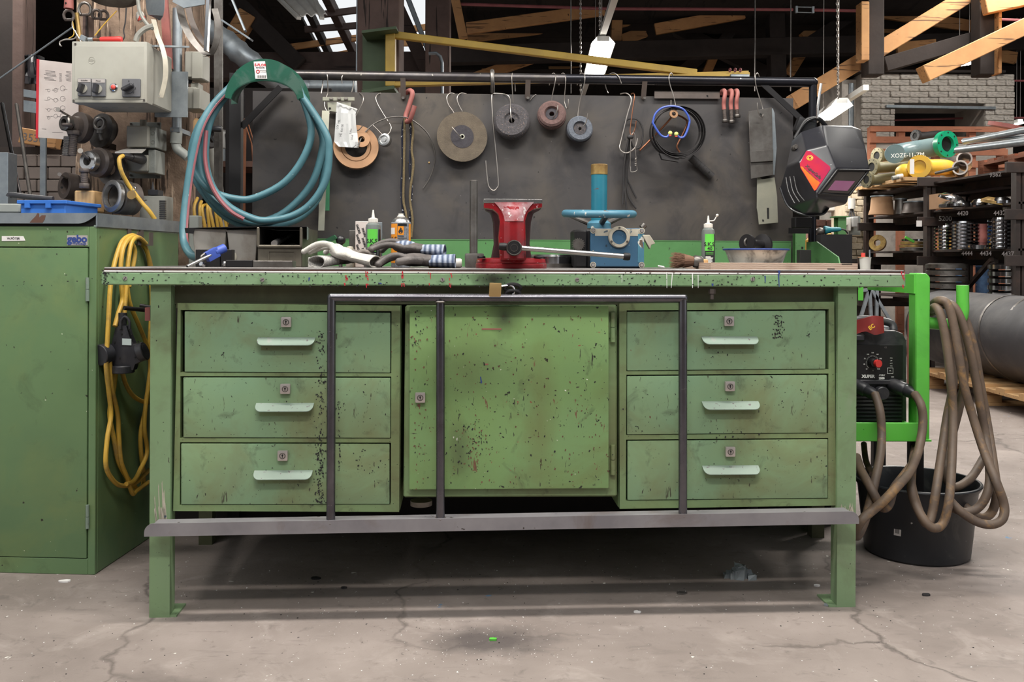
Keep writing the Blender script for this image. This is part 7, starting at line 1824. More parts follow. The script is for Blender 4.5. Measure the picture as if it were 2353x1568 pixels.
# ---- shelf behind the hose
YS = 4.1
t = T('open_shelf', 'dark open shelf behind the hose with brown boards', 'shelf')
for yy in (370,400+105): 
    a, b = W(470,yy,YS), W(640,yy,YS); t.p('shelf_board', MB().bx(a.x,b.x,YS,YS+.3,a.z-.025,a.z), M['shelf_brown'])
a, b = W(460,200,YS+.3), W(660,640,YS+.3); t.p('back_panel', MB().bx(a.x,b.x+.2,YS+.32,YS+.34,0,a.z), M['roof_board'])
for px in (540,664): q = W(px,300,YS).x; t.p('upright', MB().bx(q-.035,q+.035,YS-.02,YS+.03,0,W(px,215,YS).z), M['black_iron'])
t.done()
zs = W(500,370,YS).z
def sx(px): return W(px,370,YS+.08).x
for k, (zz, hh2, mt, lab) in enumerate(((0,.065,'can_teal','lower pale teal tin on the shelf behind the hose'),(.068,.075,'tin_white','upper white paint tin on the shelf behind the hose'))):
    c = V((sx(503),YS+.08,zs+zz)); t = T('paint_tin', lab, 'tin', 'tins behind the hose'); t.p('tin', MB().cyl(c, c+V((0,0,hh2)), .034, n=24), M[mt if k else 'galv']); t.p('lid_rim', MB().torus(c+V((0,0,hh2)), (0,0,1), .034, .003, 24, 6), M['tin_white']); t.done()
c = V((sx(530),YS+.12,zs)); one(MB().lathe(c, (0,0,1), [(.001,0),(.04,0),(.05,.13),(.053,.132),(.047,.13),(.038,.004),(.001,.004)], 24), 'small_bucket', M['plug_black'], 'black bucket on the shelf behind the hose', 'bucket')
c = V((sx(517),YS+.03,W(520,505,YS).z)); t = T('spray_tin', 'bright teal can behind the hose loops', 'can'); t.p('can', MB().cyl(c, c+V((0,0,.058)), .028, n=22), M['can_teal']); t.p('can_top', MB().lathe(c+V((0,0,.058)), (0,0,1), [(.028,0),(.022,.008),(.001,.009)], 22), M['white_plastic']); t.done()
one(MB().tube([W(484,325,3.7),W(496,420,3.7),W(508,530,3.7),V((W(512,620,3.7).x,3.7,0))], [.02,.026,.028,.03], 16), 'gas_cylinder', M['gas_bottle'], 'speckled grey gas tube leaning behind the hose', 'cylinder')
t = T('coiled_cable', 'bundle of yellow cable hanging behind the bins', 'cable')
for k in range(9):
    x0 = 448+k*9; pts = [W(x0+6,455+(k%3)*8,3.35),W(x0-2+k%2*4,480,3.32),W(x0+4+k,530,3.32),W(x0+8+k*1.5,600,3.33)]; t.p('strand', MB().tube(spl(pts,5), .0058, 8), M['cable_yellow'])
t.done()
t = T('wire_bundle', 'bundle of copper-brown welding rods standing behind the hose', 'rods')
for k in range(9):
    x0 = 548+k*1.9; t.p('rod', MB().tube([W(x0+ (k%3)*2-2,272+(k*7)%12,3.25),W(x0,400,3.25),V((W(x0+(k%4)*2,610,3.25).x,3.25,0))], .0026, 6), M['copper_wire'])
t.done()
for k, (a_, b_) in enumerate(((((563,285),(578,330))),((570,284),(586,336)))):
    one(MB().tube([W(a_[0],a_[1],3.6),W(b_[0],b_[1],3.6),V((W(640,600,3.6).x,3.6,0))], .003, 6), 'thin_rod', M['copper_wire'], ('left','right')[k]+' thin rod slanting behind the sheet edge', 'rod', 'thin slanting rods')
# ================================================================= right: welding trolley, welder, cables, bucket
YT = 2.72
def pq(x0, x1, y0, y1, Y0, Y1, mb=None):
    mb = mb or MB(); a, b = W(x0,y1,Y0), W(x1,y0,Y0); return mb.bx(a.x,b.x,Y0,Y1,a.z,b.z)
t = T('welding_trolley', 'bright green trolley frame holding the welder beside the bench', 'trolley')
a, b = W(2103,1015,YT), W(2138,628,YT)
m = MB(); m.prism([V((a.x,YT,a.z+.012)),V((a.x+.012,YT,a.z)),V((b.x,YT,a.z)),V((b.x,YT,b.z-.012)),V((b.x-.012,YT,b.z)),V((a.x,YT,b.z))], (0,.05,0)); t.p('upright', m, M['trolley_green'], bevel=.003)
xl_ = W(1969,800,YT+.3).x
m = MB(); m.bx(a.x-.004,a.x+.002,YT+.004,YT+.36,b.z-.06,b.z-.004); t.p('top_bar', m, M['trolley_green'])
q = W(1972,700,YT+.06); t.p('upright', MB().bx(q.x-.012,q.x+.004,YT+.03,YT+.06,W(1972,690,YT+.05).z,W(1972,660,YT+.05).z+.02), M['trolley_green'])
t0, t1 = W(1940,1015,YT-.015), W(2105,972,YT-.015)
m = MB(); m.bx(t0.x-.25,t1.x+.012,YT-.015,YT-.010,t0.z,t1.z); t.p('tray_lip', m, M['trolley_green'], bevel=.002)
t.p('tray_floor', MB().bx(t0.x-.25,b.x,YT-.012,YT+.38,t0.z,t0.z+.005), M['trolley_green'])
t.p('tray_side', MB().bx(a.x-.006,a.x,YT-.01,YT+.37,t0.z,t1.z-.01), M['trolley_green'])
hp = spl([W(2130,742,YT+.03),W(2165,745,YT+.03),W(2190,744,YT+.03),W(2206,734,YT+.03),W(2212,716,YT+.03),W(2212,690,YT+.03),W(2212,656,YT+.03)],6)
t.p('cable_hook', MB().tube(hp, .0175, 16), M['trolley_green'])
for dx, dy in ((0,.05),(0,.33),(-.42,.33)):
    c = V((b.x-.02+dx, YT+dy, .06)); w_ = MB(); w_.cyl(c+V((-.015,0,0)), c+V((.015,0,0)), .055, n=20); t.p('wheel', w_, M['rubber'], bevel=.006)
    t.p('wheel_fork', MB().bx(c.x-.02,c.x+.02,c.y-.012,c.y+.012,.06,t0.z), M['black_iron'])
t.done()
t = T('welder', 'black inverter welder with a red knob standing on the trolley tray', 'welder')
YW = 2.80; zf = t0.z+.005
x0, x1 = W(1925,900,YW).x, W(2084,900,YW).x; z1 = W(2000,760,YW).z
prof = [V((x0,YW,zf)),V((x1-.004,YW,zf)),V((x1,YW,zf+.03)),V((x1-.002,YW,z1-.03)),V((x1-.012,YW,z1-.008)),V((x1-.035,YW,z1)),V((x0,YW,z1))]
m = MB(); m.prism(prof, (0,.30,0)); t.p('case', m, M['plug_black'], bevel=.006, seg=2)
m = MB(); pq(1925,2075,793,873,YW-.003,YW+.01,m); pn = t.p('control_panel', m, M['panel_black'], bevel=.001)
m = MB(); pq(1925,2080,874,884,YW-.012,YW+.005,m); t.p('ledge', m, M['plug_black'], bevel=.002)
m = MB(); pq(1925,1990,768,786,YW-.02,YW+.01,m); t.p('front_cap', m, M['plug_black'], bevel=.006)
for k in range(7):
    m = MB(); pq(1930,2072,912+k*8.6,915.5+k*8.6,YW-.004,YW+.002,m); t.p('grille_bar', m, M['plug_black'])
m = MB(); pq(1930,2074,908,970,YW-.001,YW+.004,m); t.p('grille_back', m, M['keyhole'])
kc = W(2005,834,YW-.003)
t.p('knob_skirt', MB().lathe(kc, (0,-1,0), [(.001,0),(.015,0),(.014,.014),(.011,.018),(.001,.018)], 24), M['helmet_dark'], sub=pn)
t.p('knob_cap', MB().cyl(kc+V((.006,-.016,0)), kc+V((.009,-.026,0)), .0115, n=20), M['knob_red'], sub=pn)
def onp(px, py, off=-.0036): return Matrix.Translation(W(px,py,YW+off)) @ Matrix.Rotation(R(90),4,'X')
for i, tx in enumerate(('10','40','70','100','130','160','190','220','250')):
    an = R(225-i*33.75); t.p('lettering', textmesh(tx, .0052, onp(2005+19.5*math.cos(an), 833-22*math.sin(an)), bold=.0001), M['ink_white'], sub=pn)
m = MB()
for i in range(25):
    an = R(225-i*11.25); m.bar(W(2005+13*math.cos(an),834-14.5*math.sin(an),YW-.0036), W(2005+15.5*math.cos(an),834-17.5*math.sin(an),YW-.0036), .0006, .0006, (0,1,0))
t.p('dial_tick', m, M['ink_white'], sub=pn)
t.p('lettering', textmesh('A', .006, onp(2006,852)), M['ink_white'], sub=pn)
t.p('lettering', textmesh('XUPER', .0125, onp(1995,865.5), bold=.0007), M['ink_white'], sub=pn)
t.p('lettering', textmesh('max', .0105, onp(2026,862), shear=.4), M['ink_white'], sub=pn)
t.p('lettering', textmesh('2500', .0085, onp(2026,870), bold=.0005), M['ink_white'], sub=pn)
t.p('lettering', textmesh('CE', .006, onp(2035,799)), M['ink_grey'], sub=pn)
for k, tx in enumerate(('MMA','LIFT','HOT','FAN')): t.p('lettering', textmesh(tx, .0036, onp(2048,823.5+k*6)), M['ink_white'], sub=pn)
t.p('lettering', textmesh('SEL.', .0042, onp(2046,852.5)), M['ink_white'], sub=pn)
m = MB()
for (u0,v0),(u1,v1) in (((2039,846),(2052,846)),((2039,859),(2052,859)),((2039,846),(2039,859)),((2052,846),(2052,859))): m.bar(W(u0,v0,YW-.0036), W(u1,v1,YW-.0036), .0008, .0006, (0,1,0))
t.p('button_outline', m, M['ink_white'], sub=pn)
m = MB(); pq(2048,2054,866,867.5,YW-.0037,YW-.003,m); t.p('mark', m, M['ink_white'], sub=pn)
cc = W(2023,903,YW-.01); t.p('blank_plug', MB().cyl(cc+V((0,.02,0)), cc+V((0,-.02,0)), .020, n=24), M['plug_black'], bevel=.002)
for a_, b_ in (((1960,884,YW),(2012,908,YW-.07)),((2050,884,YW),(2102,906,YW-.07))):
    a, b = W(*a_), W(*b_); u = (b-a); ln = u.length
    m = MB(); m.lathe(a, u, [(.001,-.01),(.017,-.01),(.021,.01),(.021,ln*.55),(.017,ln*.62),(.018,ln*.8),(.013,ln),(.001,ln)], 20)
    pg = t.p('cable_plug', m, M['plug_black'])
t.p('handle', MB().tube(spl([V((x1-.02,YW+.05,z1-.004)),V((x1-.03,YW+.06,z1+.02)),V((x1-.12,YW+.06,z1+.03)),V((x1-.2,YW+.06,z1+.0))],6), .012, 12), M['plug_black'])
t.done()
t = T('leather_flap', 'dark red leather flap with yellow print lying on the welder', 'leather')
rows = [[W(1960+i*12,728+ (2-abs(i-3))*-.6,YW-.02+.02*j) for i in range(7)] for j in range(1)]
top_ = [W(1958,738,YW+.02),W(1985,732,YW-.01),W(2008,726,YW-.03),(W(2030,728,YW-.02))]
bot_ = [W(1958,772,YW-.012),W(1988,762,YW-.026),W(2010,770,YW-.036),W(2032,765,YW-.02)]
m = MB(); m.grid([spl(top_,4), spl(bot_,4)], (0,.006,0)); lf_ = t.p('leather', m, M['red_leather'])
t.p('lettering', textmesh('EC', .016, Matrix.Translation(W(2003,752,YW-.042)) @ Matrix.Rotation(R(90),4,'X') @ Matrix.Rotation(R(35),4,'Z'), bold=.0006), M['sticker_gold'], sub=lf_); t.done()
t = T('welding_cables', 'thick brown welding cables looped over the green trolley hook', 'cables')
WC = (
 [(2010,905,2.72),(2022,945,2.68),(2026,1000,2.66),(2022,1050,2.66),(2012,1100,2.66),(1998,1160,2.64),(1984,1205,2.62),(1970,1232,2.60),(1966,1222,2.58),(1980,1196,2.56),(2002,1176,2.58),(2030,1152,2.58),(2062,1118,2.60),(2092,1082,2.64),(2112,1030,2.68),(2122,980,2.80)],
 [(2102,906,2.72),(2116,930,2.68),(2121,965,2.67),(2116,1010,2.66),(2104,1055,2.66),(2078,1092,2.66),(2054,1124,2.64),(2044,1156,2.62),(2034,1168,2.61),(2022,1160,2.62),(2000,1120,2.64),(1978,1080,2.70),(1968,1050,2.74)],
 [(2140,712,2.76),(2152,706,2.72),(2164,735,2.70),(2176,800,2.69),(2184,870,2.68),(2190,950,2.68),(2188,1040,2.67),(2182,1140,2.66),(2168,1200,2.65),(2146,1214,2.64),(2124,1196,2.65),(2104,1160,2.68),(2094,1120,2.70),(2098,1060,2.74),(2110,1000,2.82)],
 [(2142,700,2.78),(2158,690,2.72),(2178,700,2.70),(2192,750,2.69),(2204,820,2.68),(2216,890,2.68),(2236,960,2.68),(2262,1040,2.68),(2290,1110,2.68),(2307,1160,2.67),(2304,1192,2.66),(2280,1206,2.66),(2246,1200,2.67),(2208,1176,2.68),(2182,1150,2.70)],
 [(2150,696,2.80),(2180,698,2.74),(2200,716,2.72),(2220,770,2.71),(2238,850,2.71),(2252,930,2.71),(2266,1010,2.71),(2274,1080,2.70),(2270,1130,2.70),(2250,1165,2.70),(2220,1178,2.70),(2190,1168,2.72)],
 [(2152,702,2.84),(2192,704,2.78),(2216,730,2.76),(2238,800,2.75),(2252,880,2.75),(2268,970,2.75),(2282,1060,2.74),(2290,1130,2.74),(2280,1176,2.74),(2256,1190,2.74),(2226,1172,2.76),(2196,1140,2.80)],
 [(2140,720,2.80),(2158,716,2.76),(2176,780,2.74),(2190,850,2.73),(2188,900,2.72),(2176,960,2.71),(2164,1040,2.70),(2152,1120,2.69),(2142,1180,2.67),(2132,1204,2.66),(2118,1190,2.67),(2100,1140,2.70),(2092,1100,2.74)],
 [(2148,705,2.86),(2182,700,2.84),(2205,770,2.82),(2216,860,2.82),(2206,930,2.82),(2186,1010,2.80),(2172,1080,2.80),(2190,1120,2.80),(2230,1100,2.82),(2262,1050,2.84)],
 [(1985,1020,2.95),(1990,1060,2.92),(2004,1090,2.86)])
for i, pts in enumerate(WC):
    t.p('cable_loop', MB().tube(spl([W(q[0],q[1],q[2]-.11*min(1,max(0,(q[1]-1000)/110))) for q in pts],6), .0122 if i != 8 else .009, 12), M['cable_brown'])
t.done()
t = T('black_bucket', 'black plastic mortar bucket on the floor under the cables', 'bucket')
c = WZ(2104,1300); c = V((W(2106,1200,2.80).x, 2.80, 0)); HB = .215
t.p('bucket', MB().lathe(c, (0,0,1), [(.001,.003),(.142,0),(.148,.006),(.168,HB-.02),(.176,HB-.008),(.178,HB),(.170,HB),(.163,HB-.02),(.142,.01),(.001,.008)], 48), M['bucket_black'])
t.p('rim', MB().torus(c+V((0,0,HB)), (0,0,1), .175, .005, 48, 8), M['bucket_black'])
an = R(-132); pc = c + V((.157*math.cos(an), .157*math.sin(an), .10))
Mx = Matrix.Translation(pc) @ Matrix.Rotation(an+R(90),4,'Z') @ Matrix.Rotation(R(84),4,'X')
m = MB(Mx); m.bx(-.010,.010,-.018,.018,0,.0006); st_ = t.p('sticker', m, M['label_silver'])
m = MB(Mx)
for k in range(7): m.bx(-.007+k*.0018,-.0062+k*.0018+(k%2)*.0004,-.012,.010,.0006,.0009)
t.p('barcode', m, M['ink'], sub=st_)
t.done()
# ================================================================= big wrapped pipe on a pallet
t = T('steel_pipe', 'huge black steel pipe with lashing straps lying on a pallet', 'pipe')
ax0, ax1 = V((3.17,6.9,.40)), V((3.12,3.6,.40)); rP = .265
t.p('pipe', MB().lathe(ax0, ax1-ax0, [(.001,.0),(rP*.9,0),(rP*.98,.02),(rP,.06),(rP,3.28),(rP-.02,3.30),(.001,3.30)], 56), M['big_pipe'])
for k, yy in enumerate((5.75,5.55)):
    c = V((3.155,yy,.40)); P = [c+V((( rP+.004)*math.cos(q), .10*math.sin(q*1.0+k), (rP+.004)*math.sin(q))) for q in [2*math.pi*i/48 for i in range(48)]]
    m = MB(); m.grid([[q+V((0,-.012,0)) for q in P+[P[0]]],[q+V((0,.012,0)) for q in P+[P[0]]]]); t.p('strap', m, M['dull_steel'])
t.done()
def pallet(name, label, origin, lx_, ly_, mt, group='pallets'):
    t = T(name, label, 'pallet', group); x, y, z = origin
    for k in range(3):
        yy = y + k*(ly_-.09)/2; t.p('runner', MB().bx(x,x+lx_,yy,yy+.09,z,z+.02), M[mt])
        for j in range(3): xx = x + j*(lx_-.12)/2; t.p('block', MB().bx(xx,xx+.12,yy,yy+.09,z+.02,z+.095), M[mt], bevel=.002)
    for j in range(3): xx = x + j*(lx_-.12)/2; t.p('stringer', MB().bx(xx,xx+.12,y,y+ly_,z+.095,z+.115), M[mt])
    n = 7
    for k in range(n): yy = y + k*(ly_-.1)/(n-1); t.p('deck_board', MB().bx(x,x+lx_,yy,yy+.1,z+.115,z+.135), M[mt])
    return t.done()
pallet('wood_pallet', 'pale wooden pallet under the huge black pipe', (2.86,4.9,0), .8, 1.6, 'pallet_wood')
# ================================================================= rack with pipe bends and turned rings
YR = (6.5, 7.69, 8.89)
t = T('storage_rack', 'dark iron storage rack loaded with pipe bends and rings', 'rack')
PX = (2347, 2140, 1999)
zd = W(2140,412,YR[1]).z
xs = [W(px,500,y_).x for px, y_ in zip(PX, YR)]
DX = .95
for i in range(3):
    for dx in (0, DX):
        t.p('post', MB().bx(xs[i]+dx-.036,xs[i]+dx-.006,YR[i],YR[i]+.07,0,zd), M['rack_iron']); t.p('post', MB().bx(xs[i]+dx+.006,xs[i]+dx+.036,YR[i],YR[i]+.07,0,zd), M['rack_iron'])
    for zz in (zd-.06, W(2140,520,YR[1]).z, W(2140,610,YR[1]).z, .45):
        t.p('cross_arm', MB().bx(xs[i]-.12,xs[i]+DX+.1,YR[i]-.03,YR[i],zz,zz+.075), M['rack_iron'], bevel=.003)
for zz in (zd-.07, W(2140,497,YR[1]).z, W(2140,588,YR[1]).z, .53):
    for dx in (.24,DX):
        t.p('long_beam', MB().bar((xs[0]+dx,YR[0],zz),(xs[2]+dx,YR[2],zz), .04,.06), M['rack_iron'])
    t.p('shelf_plate', MB().hexa([(xs[0]-.02,YR[0],zz+.03),(xs[0]+DX,YR[0],zz+.03),(xs[2]+DX,YR[2],zz+.03),(xs[2]-.02,YR[2],zz+.03),(xs[0]-.02,YR[0],zz+.045),(xs[0]+DX,YR[0],zz+.045),(xs[2]+DX,YR[2],zz+.045),(xs[2]-.02,YR[2],zz+.045)]), M['rack_iron'])
t.p('brace', MB().bar((xs[1]+.1,YR[1]-.2,.55),(xs[0]-.05,YR[0]+.3,W(2140,597,YR[1]).z), .03,.03), M['rack_iron'])
def sgn(tx, px, py, y_, sz, mt='ink_white'):
    t.p('lettering', textmesh(tx, sz, Matrix.Translation(W(px,py,y_)) @ Matrix.Rotation(R(90),4,'X'), bold=.001), M[mt])
sgn('5200', 2172, 503, YR[1]-.034, .055)
# painted numbers along the shelf edges (facing the aisle)
def sgx(tx, px, py, y_, sz):
    p = W(px,py,y_); t.p('lettering', textmesh(tx, sz, Matrix.Translation(p) @ Matrix.Rotation(R(-60),4,'Z') @ Matrix.Rotation(R(90),4,'X'), bold=.0008), M['ink_grey'])
for tx, px, py, y_ in (('4420',2212,491,6.95),('4432',2297,490,6.55),('4444',2222,583,6.95),('4434',2265,583,6.75),('4437',2316,584,6.5),('9362',2287,402,6.75)): sgx(tx, px, py, y_, .045)
m = MB(); m.box(W(2112,514,YR[1]-.034), (.045,.002,.05)); t.p('paper_tag', m, M['paper_white'])
rack = t.done()
zS1, zS2 = W(2140,497,YR[1]).z+.046, W(2140,588,YR[1]).z+.046
# boards and pallet on top
def deck_pt(px, y_): return W(px,430,y_).x
for k in range(5):
    one(MB().bx(xs[2]-.12,xs[2]+1.0,YR[1]+.12+k*.24,YR[1]+.30+k*.24,zd,zd+.03), 'deck_plank', M['pallet_wood'], ('nearest','second','third','fourth','farthest')[k]+' orange plank laid over the far rack bay, counted from the post', 'plank', 'planks on the rack deck')
pallet('wood_pallet', 'rough pallet lying on the near end of the rack deck', (xs[0]+.22,YR[0]+.05,zd-.0), .9, 1.0, 'pallet_red')
def bend(label, c, rr4, rt, a0, a1, axis_u, axis_v, mt, fl=None, group='pipe bends on the rack'):
    c = V(c); u, v_ = V(axis_u).normalized(), V(axis_v).normalized()
    P = [c + u*(rr4*math.cos(R(a0+(a1-a0)*k/18))) + v_*(rr4*math.sin(R(a0+(a1-a0)*k/18))) for k in range(19)]
    t = T('pipe_bend', label, 'pipe bend', group)
    m = MB(); m.tube(P, rt, 20); t.p('bend', m, M[mt])
    for (e, f) in ((0, P[0]-P[1]), (-1, P[-1]-P[-2])):
        if fl and fl[0 if e == 0 else 1]:
            fm = fl[0 if e == 0 else 1]; n_ = f.normalized(); o_ = P[e]
            fo2 = t.p('flange', MB().lathe(o_, n_, [(rt*.78,-.03),(rt*1.55,-.03),(rt*1.55,0),(rt*.78,0)], 32, True), M[fm])
            t.p('bore', MB().cyl(o_-n_*.05, o_-n_*.012, rt*.8, n=20), M['keyhole'], sub=fo2)
            uu, ww, _ = frame_of(n_)
            for k in range(8):
                q = R(45*k+20); p = o_ + uu*(rt*1.3*math.cos(q)) + ww*(rt*1.3*math.sin(q)); t.p('bolt_hole', MB().cyl(p-n_*.002, p+n_*.001, rt*.1, n=8), M['keyhole'], sub=fo2)
    return t.done()
zk = zd+.03
hx = V((1,0,0)); hy = V((0,1,0))
def at(px, py, y_): return W(px,py,y_)
# elbows: far end flange facing left, curve back to the right
def elbow(label, px, py, y_, rt_px, length_px, mt, flm, group='pipe bends on the rack'):
    s_ = y_/F_PX; a = at(px,py,y_); rt = rt_px*s_; ln = length_px*s_
    t = T('pipe_bend', label, 'pipe bend', group)
    P = spl([a+V((.045,.02,0)), a+V((ln*.3,.02,.0)), a+V((ln*.75,.05,.02)), a+V((ln*1.1,.2,.02)), a+V((ln*1.3,.6,.02))],6)
    t.p('bend', MB().tube(P, rt, 20), M[mt])
    n_ = (P[0]-P[1]).normalized(); n_ = (n_ + V((0,-.45,0))).normalized()
    fo2 = t.p('flange', MB().lathe(a, n_, [(rt*.8,-.03),(rt*1.55,-.03),(rt*1.55,0),(rt*.8,0)], 32, True), M[flm])
    t.p('bore', MB().cyl(a-n_*.02, a-n_*.006, rt*.82, n=20), M['keyhole'], sub=fo2)
    uu, ww, _ = frame_of(n_)
    for k in range(8):
        q = R(45*k+20); p = a + uu*(rt*1.28*math.cos(q)) + ww*(rt*1.28*math.sin(q)); t.p('bolt_hole', MB().cyl(p-n_*.002, p+n_*.001, rt*.1, n=8), M['keyhole'], sub=fo2)
    return t.done()
elbow('olive pipe bend lying lowest on the rack, flange beside the helmet', 1990, 413, 8.3, 12, 95, 'pipe_olive', 'pipe_olive')
elbow('dark green dusty pipe bend above the lowest olive one', 2002, 384, 8.45, 13, 105, 'pipe_olive', 'pipe_olive')
elbow('brown-grey pipe bend with a flange at the upper left of the pile', 2014, 358, 8.6, 12, 110, 'pipe_olive', 'pipe_olive')
elbow('small dark pipe bend with a round flange at the very top of the pile', 2102, 312, 8.5, 9, 80, 'rubber', 'rubber')
t = T('pipe_bend', 'large blue-grey pipe bend with a vivid green flange', 'pipe bend', 'pipe bends on the rack')
c = at(2178,331,8.0); P = spl([c+V((-.022,.06,0)), c+V((-.05,.12,-.01)), c+V((-.2,.22,-.03)), c+V((-.36,.20,-.06)), c+V((-.43,.06,-.08))],6); rt = 22*8.0/F_PX
t.p('bend', MB().tube(P, rt, 24), M['pipe_blue']); n_ = V((.35,-1,0)).normalized()
fo2 = t.p('flange', MB().lathe(c, n_, [(rt*.82,-.05),(rt*1.4,-.05),(rt*1.4,0),(rt*.82,0)], 40, True), M['flange_green']); t.p('bore', MB().cyl(c-n_*.08, c-n_*.03, rt*.86, n=24), M['helmet_dark'], sub=fo2)
for k in range(8):
    uu, ww, _ = frame_of(n_); q = R(45*k); p = c+uu*(rt*1.2*math.cos(q))+ww*(rt*1.2*math.sin(q)); t.p('bolt_hole', MB().cyl(p-n_*.002,p+n_*.001,.008,n=8), M['keyhole'], sub=fo2)
t.p('lettering', textmesh('XOZE-11-ZM.', .05, Matrix.Translation(at(2087,357,7.92)) @ Matrix.Rotation(R(90),4,'X') @ Matrix.Rotation(R(3),4,'Z')), M['ink_white'])
t.done()
t = T('pipe_bend', 'bright yellow pipe with a flange and a white tag', 'pipe bend', 'pipe bends on the rack')
c = at(2112,383,7.8); rt = 19*7.8/F_PX; P = spl([c+V((.05,.06,0)), c+V((.12,.08,.0)), c+V((.3,.18,.01)), c+V((.45,.4,.01))],6)
t.p('bend', MB().tube(P, rt, 24), M['pipe_yellow']); n_ = V((-.75,-1,0)).normalized()
fo2 = t.p('flange', MB().lathe(c, n_, [(rt*.8,-.04),(rt*1.4,-.04),(rt*1.4,0),(rt*.8,0)], 36, True), M['pipe_yellow']); t.p('bore', MB().cyl(c-n_*.07, c-n_*.02, rt*.84, n=22), M['pipe_yellow'], sub=fo2)
m = MB(); pq(2091,2101,366,400,7.62,7.625,m); t.p('tag', m, M['paper_white'], sub=fo2)
q0 = c+V((-.05,.16,-.03)); t.p('rear_bend', MB().ell(q0, (.08,.09,.07)), M['pipe_yellow']); t.done()
# white plastic pipes and grey poles on the deck
for (px,py,y_,dx,lab) in ((2206,385,7.5,22,'lower white plastic pipe end on the rack deck'),(2216,365,7.6,22,'upper white plastic pipe end on the rack deck')):
    c = at(px,py,y_); t = T('plastic_pipe', lab, 'pipe', 'white plastic pipes'); r_ = 17*y_/F_PX
    t.p('pipe', MB().lathe(c, (.5,1,.02), [(r_*.8,0),(r_,0),(r_,.06),(r_*.9,.065),(r_*.9,.7),(r_*.75,.7)], 28, True), M['pvc_white']); t.done()
for (a_, b_, r_, lab) in (((2200,345,7.4),(2420,318,6.2),.028,'lower grey pole lying across the rack deck'),((2218,326,7.6),(2420,286,6.2),.026,'upper grey pole lying across the rack deck'),((2215,324,7.7),(2420,312,6.3),.022,'middle grey pole lying across the rack deck')):
    one(MB().cyl(W(*a_), W(*b_), r_, n=16), 'grey_pole', M['galv'], lab, 'pole', 'grey poles on the rack')
one(MB().tube([W(2150,398,7.3),W(2202,385,7.1)], .012, 10), 'thin_rod', M['dull_steel'], 'thin rod sticking out by the white plastic pipe', 'rod')
one(MB().lathe(W(2320,296,7.2), (.2,-.2,1), [(.001,0),(.16,0),(.16,.03),(.001,.03)], 32), 'rusty_disc', M['red_oxide'], 'rusty disc lying on the grey poles', 'disc')
for k,(px,lab) in enumerate(((2058,'left short stub on the orange planks'),(2068,'right short stub on the orange planks'))):
    one(MB().cyl(at(px-8,410-k*3,7.9), at(px+6,407-k*3,7.9), .02, n=12), 'pipe_stub', M['gas_bottle' if k==0 else 'white_plastic'], lab, 'stub', 'pipe stubs')
# rings on the shelves
def ring_mesh(r, h, mt):
    m = MB(); m.lathe((0,0,0), (0,0,1), [(r*.45,0),(r,.0),(r,h*.45),(r*.62,h*.5),(r*.6,h),(r*.45,h)], 24, True); me = m.mesh('turned_ring'); me.materials.append(M[mt]); return me
def ring_stack(px, y_, zbase, r, h, n, mt, label, group):
    me = ring_mesh(r, h, mt); c = W(px,550,y_); od = ('lowest','second lowest','third lowest','fourth','fifth','sixth','seventh','topmost')
    for k in range(n):
        o = bpy.data.objects.new('turned_ring', me); COL.objects.link(o); o.location = (c.x, c.y, zbase+k*h); tag(o, ('topmost' if k == n-1 else od[k]) + ' ' + label, 'ring', group)
RS = (7.35,7.05,6.75,6.6)
ring_stack(2173,7.25,zS2,.085,.0265,7,'chrome','bright turned ring in the narrow stack beside the rack post','narrow ring stack')
ring_stack(2212,7.05,zS2,.12,.0262,8,'chrome','bright turned ring in the widest stack on the lower shelf','widest ring stack')
ring_stack(2298,6.72,zS2,.085,.028,8,'chrome','bright turned ring in the stack left of the last rack post','right ring stack')
ring_stack(2326,6.75,zS2,.085,.028,8,'dull_steel','bluish turned ring in the stack nearest the last rack post','rightmost ring stack')
c = W(2255,560,7.0); t = T('red_roller', 'red paper-covered roller standing on a bright ring', 'roller'); c.z = zS2
t.p('ring', MB().lathe(c, (0,0,1), [(.04,0),(.12,0),(.12,.03),(.06,.05),(.04,.05)], 28, True), M['chrome']); t.p('roll', MB().cyl(c+V((0,0,.05)), c+V((0,0,.19)), .042, n=22), M['red_oxide']); t.done()
for k,(px,y_,r_,tl,mt,lab) in enumerate(((2186,7.15,.10,.25,'chrome','tilted bright ring at the left of the upper shelf'),(2200,7.1,.075,0,'chrome','small cone-shaped bright ring on the upper shelf'),(2186,7.2,.09,0,'bright_steel','flat bright ring under the tilted one'),(2250,6.95,.06,0,'chrome','small bright ring in the middle of the upper shelf'),(2290,6.8,.11,.15,'brass_worn','brassy ring leaning on the upper shelf'),(2300,6.75,.075,0,'chrome','bright ring at the right of the upper shelf'))):
    c = W(px,480,y_); c.z = zS1+ (.05 if k == 0 else 0)
    one(MB().lathe(c, (tl,-tl,1), [(r_*.4,0),(r_,0),(r_,.02),(r_*.6,.045),(r_*.4,.045)], 28, True), 'turned_ring', M[mt], lab, 'ring', 'loose rings on the upper shelf')
m = MB(); c = W(2165,480,7.45); m.bx(c.x-.06,c.x+.06,7.4,7.55,zS1,zS1+.12); one(m, 'carton', M['cardboard'], 'brown carton on the upper rack shelf beside the post', 'carton')
m = MB(); m.prism([W(2312,486,6.9),W(2330,486,6.9),W(2330,456,6.9),W(2308,468,6.9)], (0,.05,0)); one(m, 'white_bag', M['white_plastic'], 'white bag at the right of the upper shelf', 'bag', bevel=.01)
zS1f, zS2f = zS1, zS2
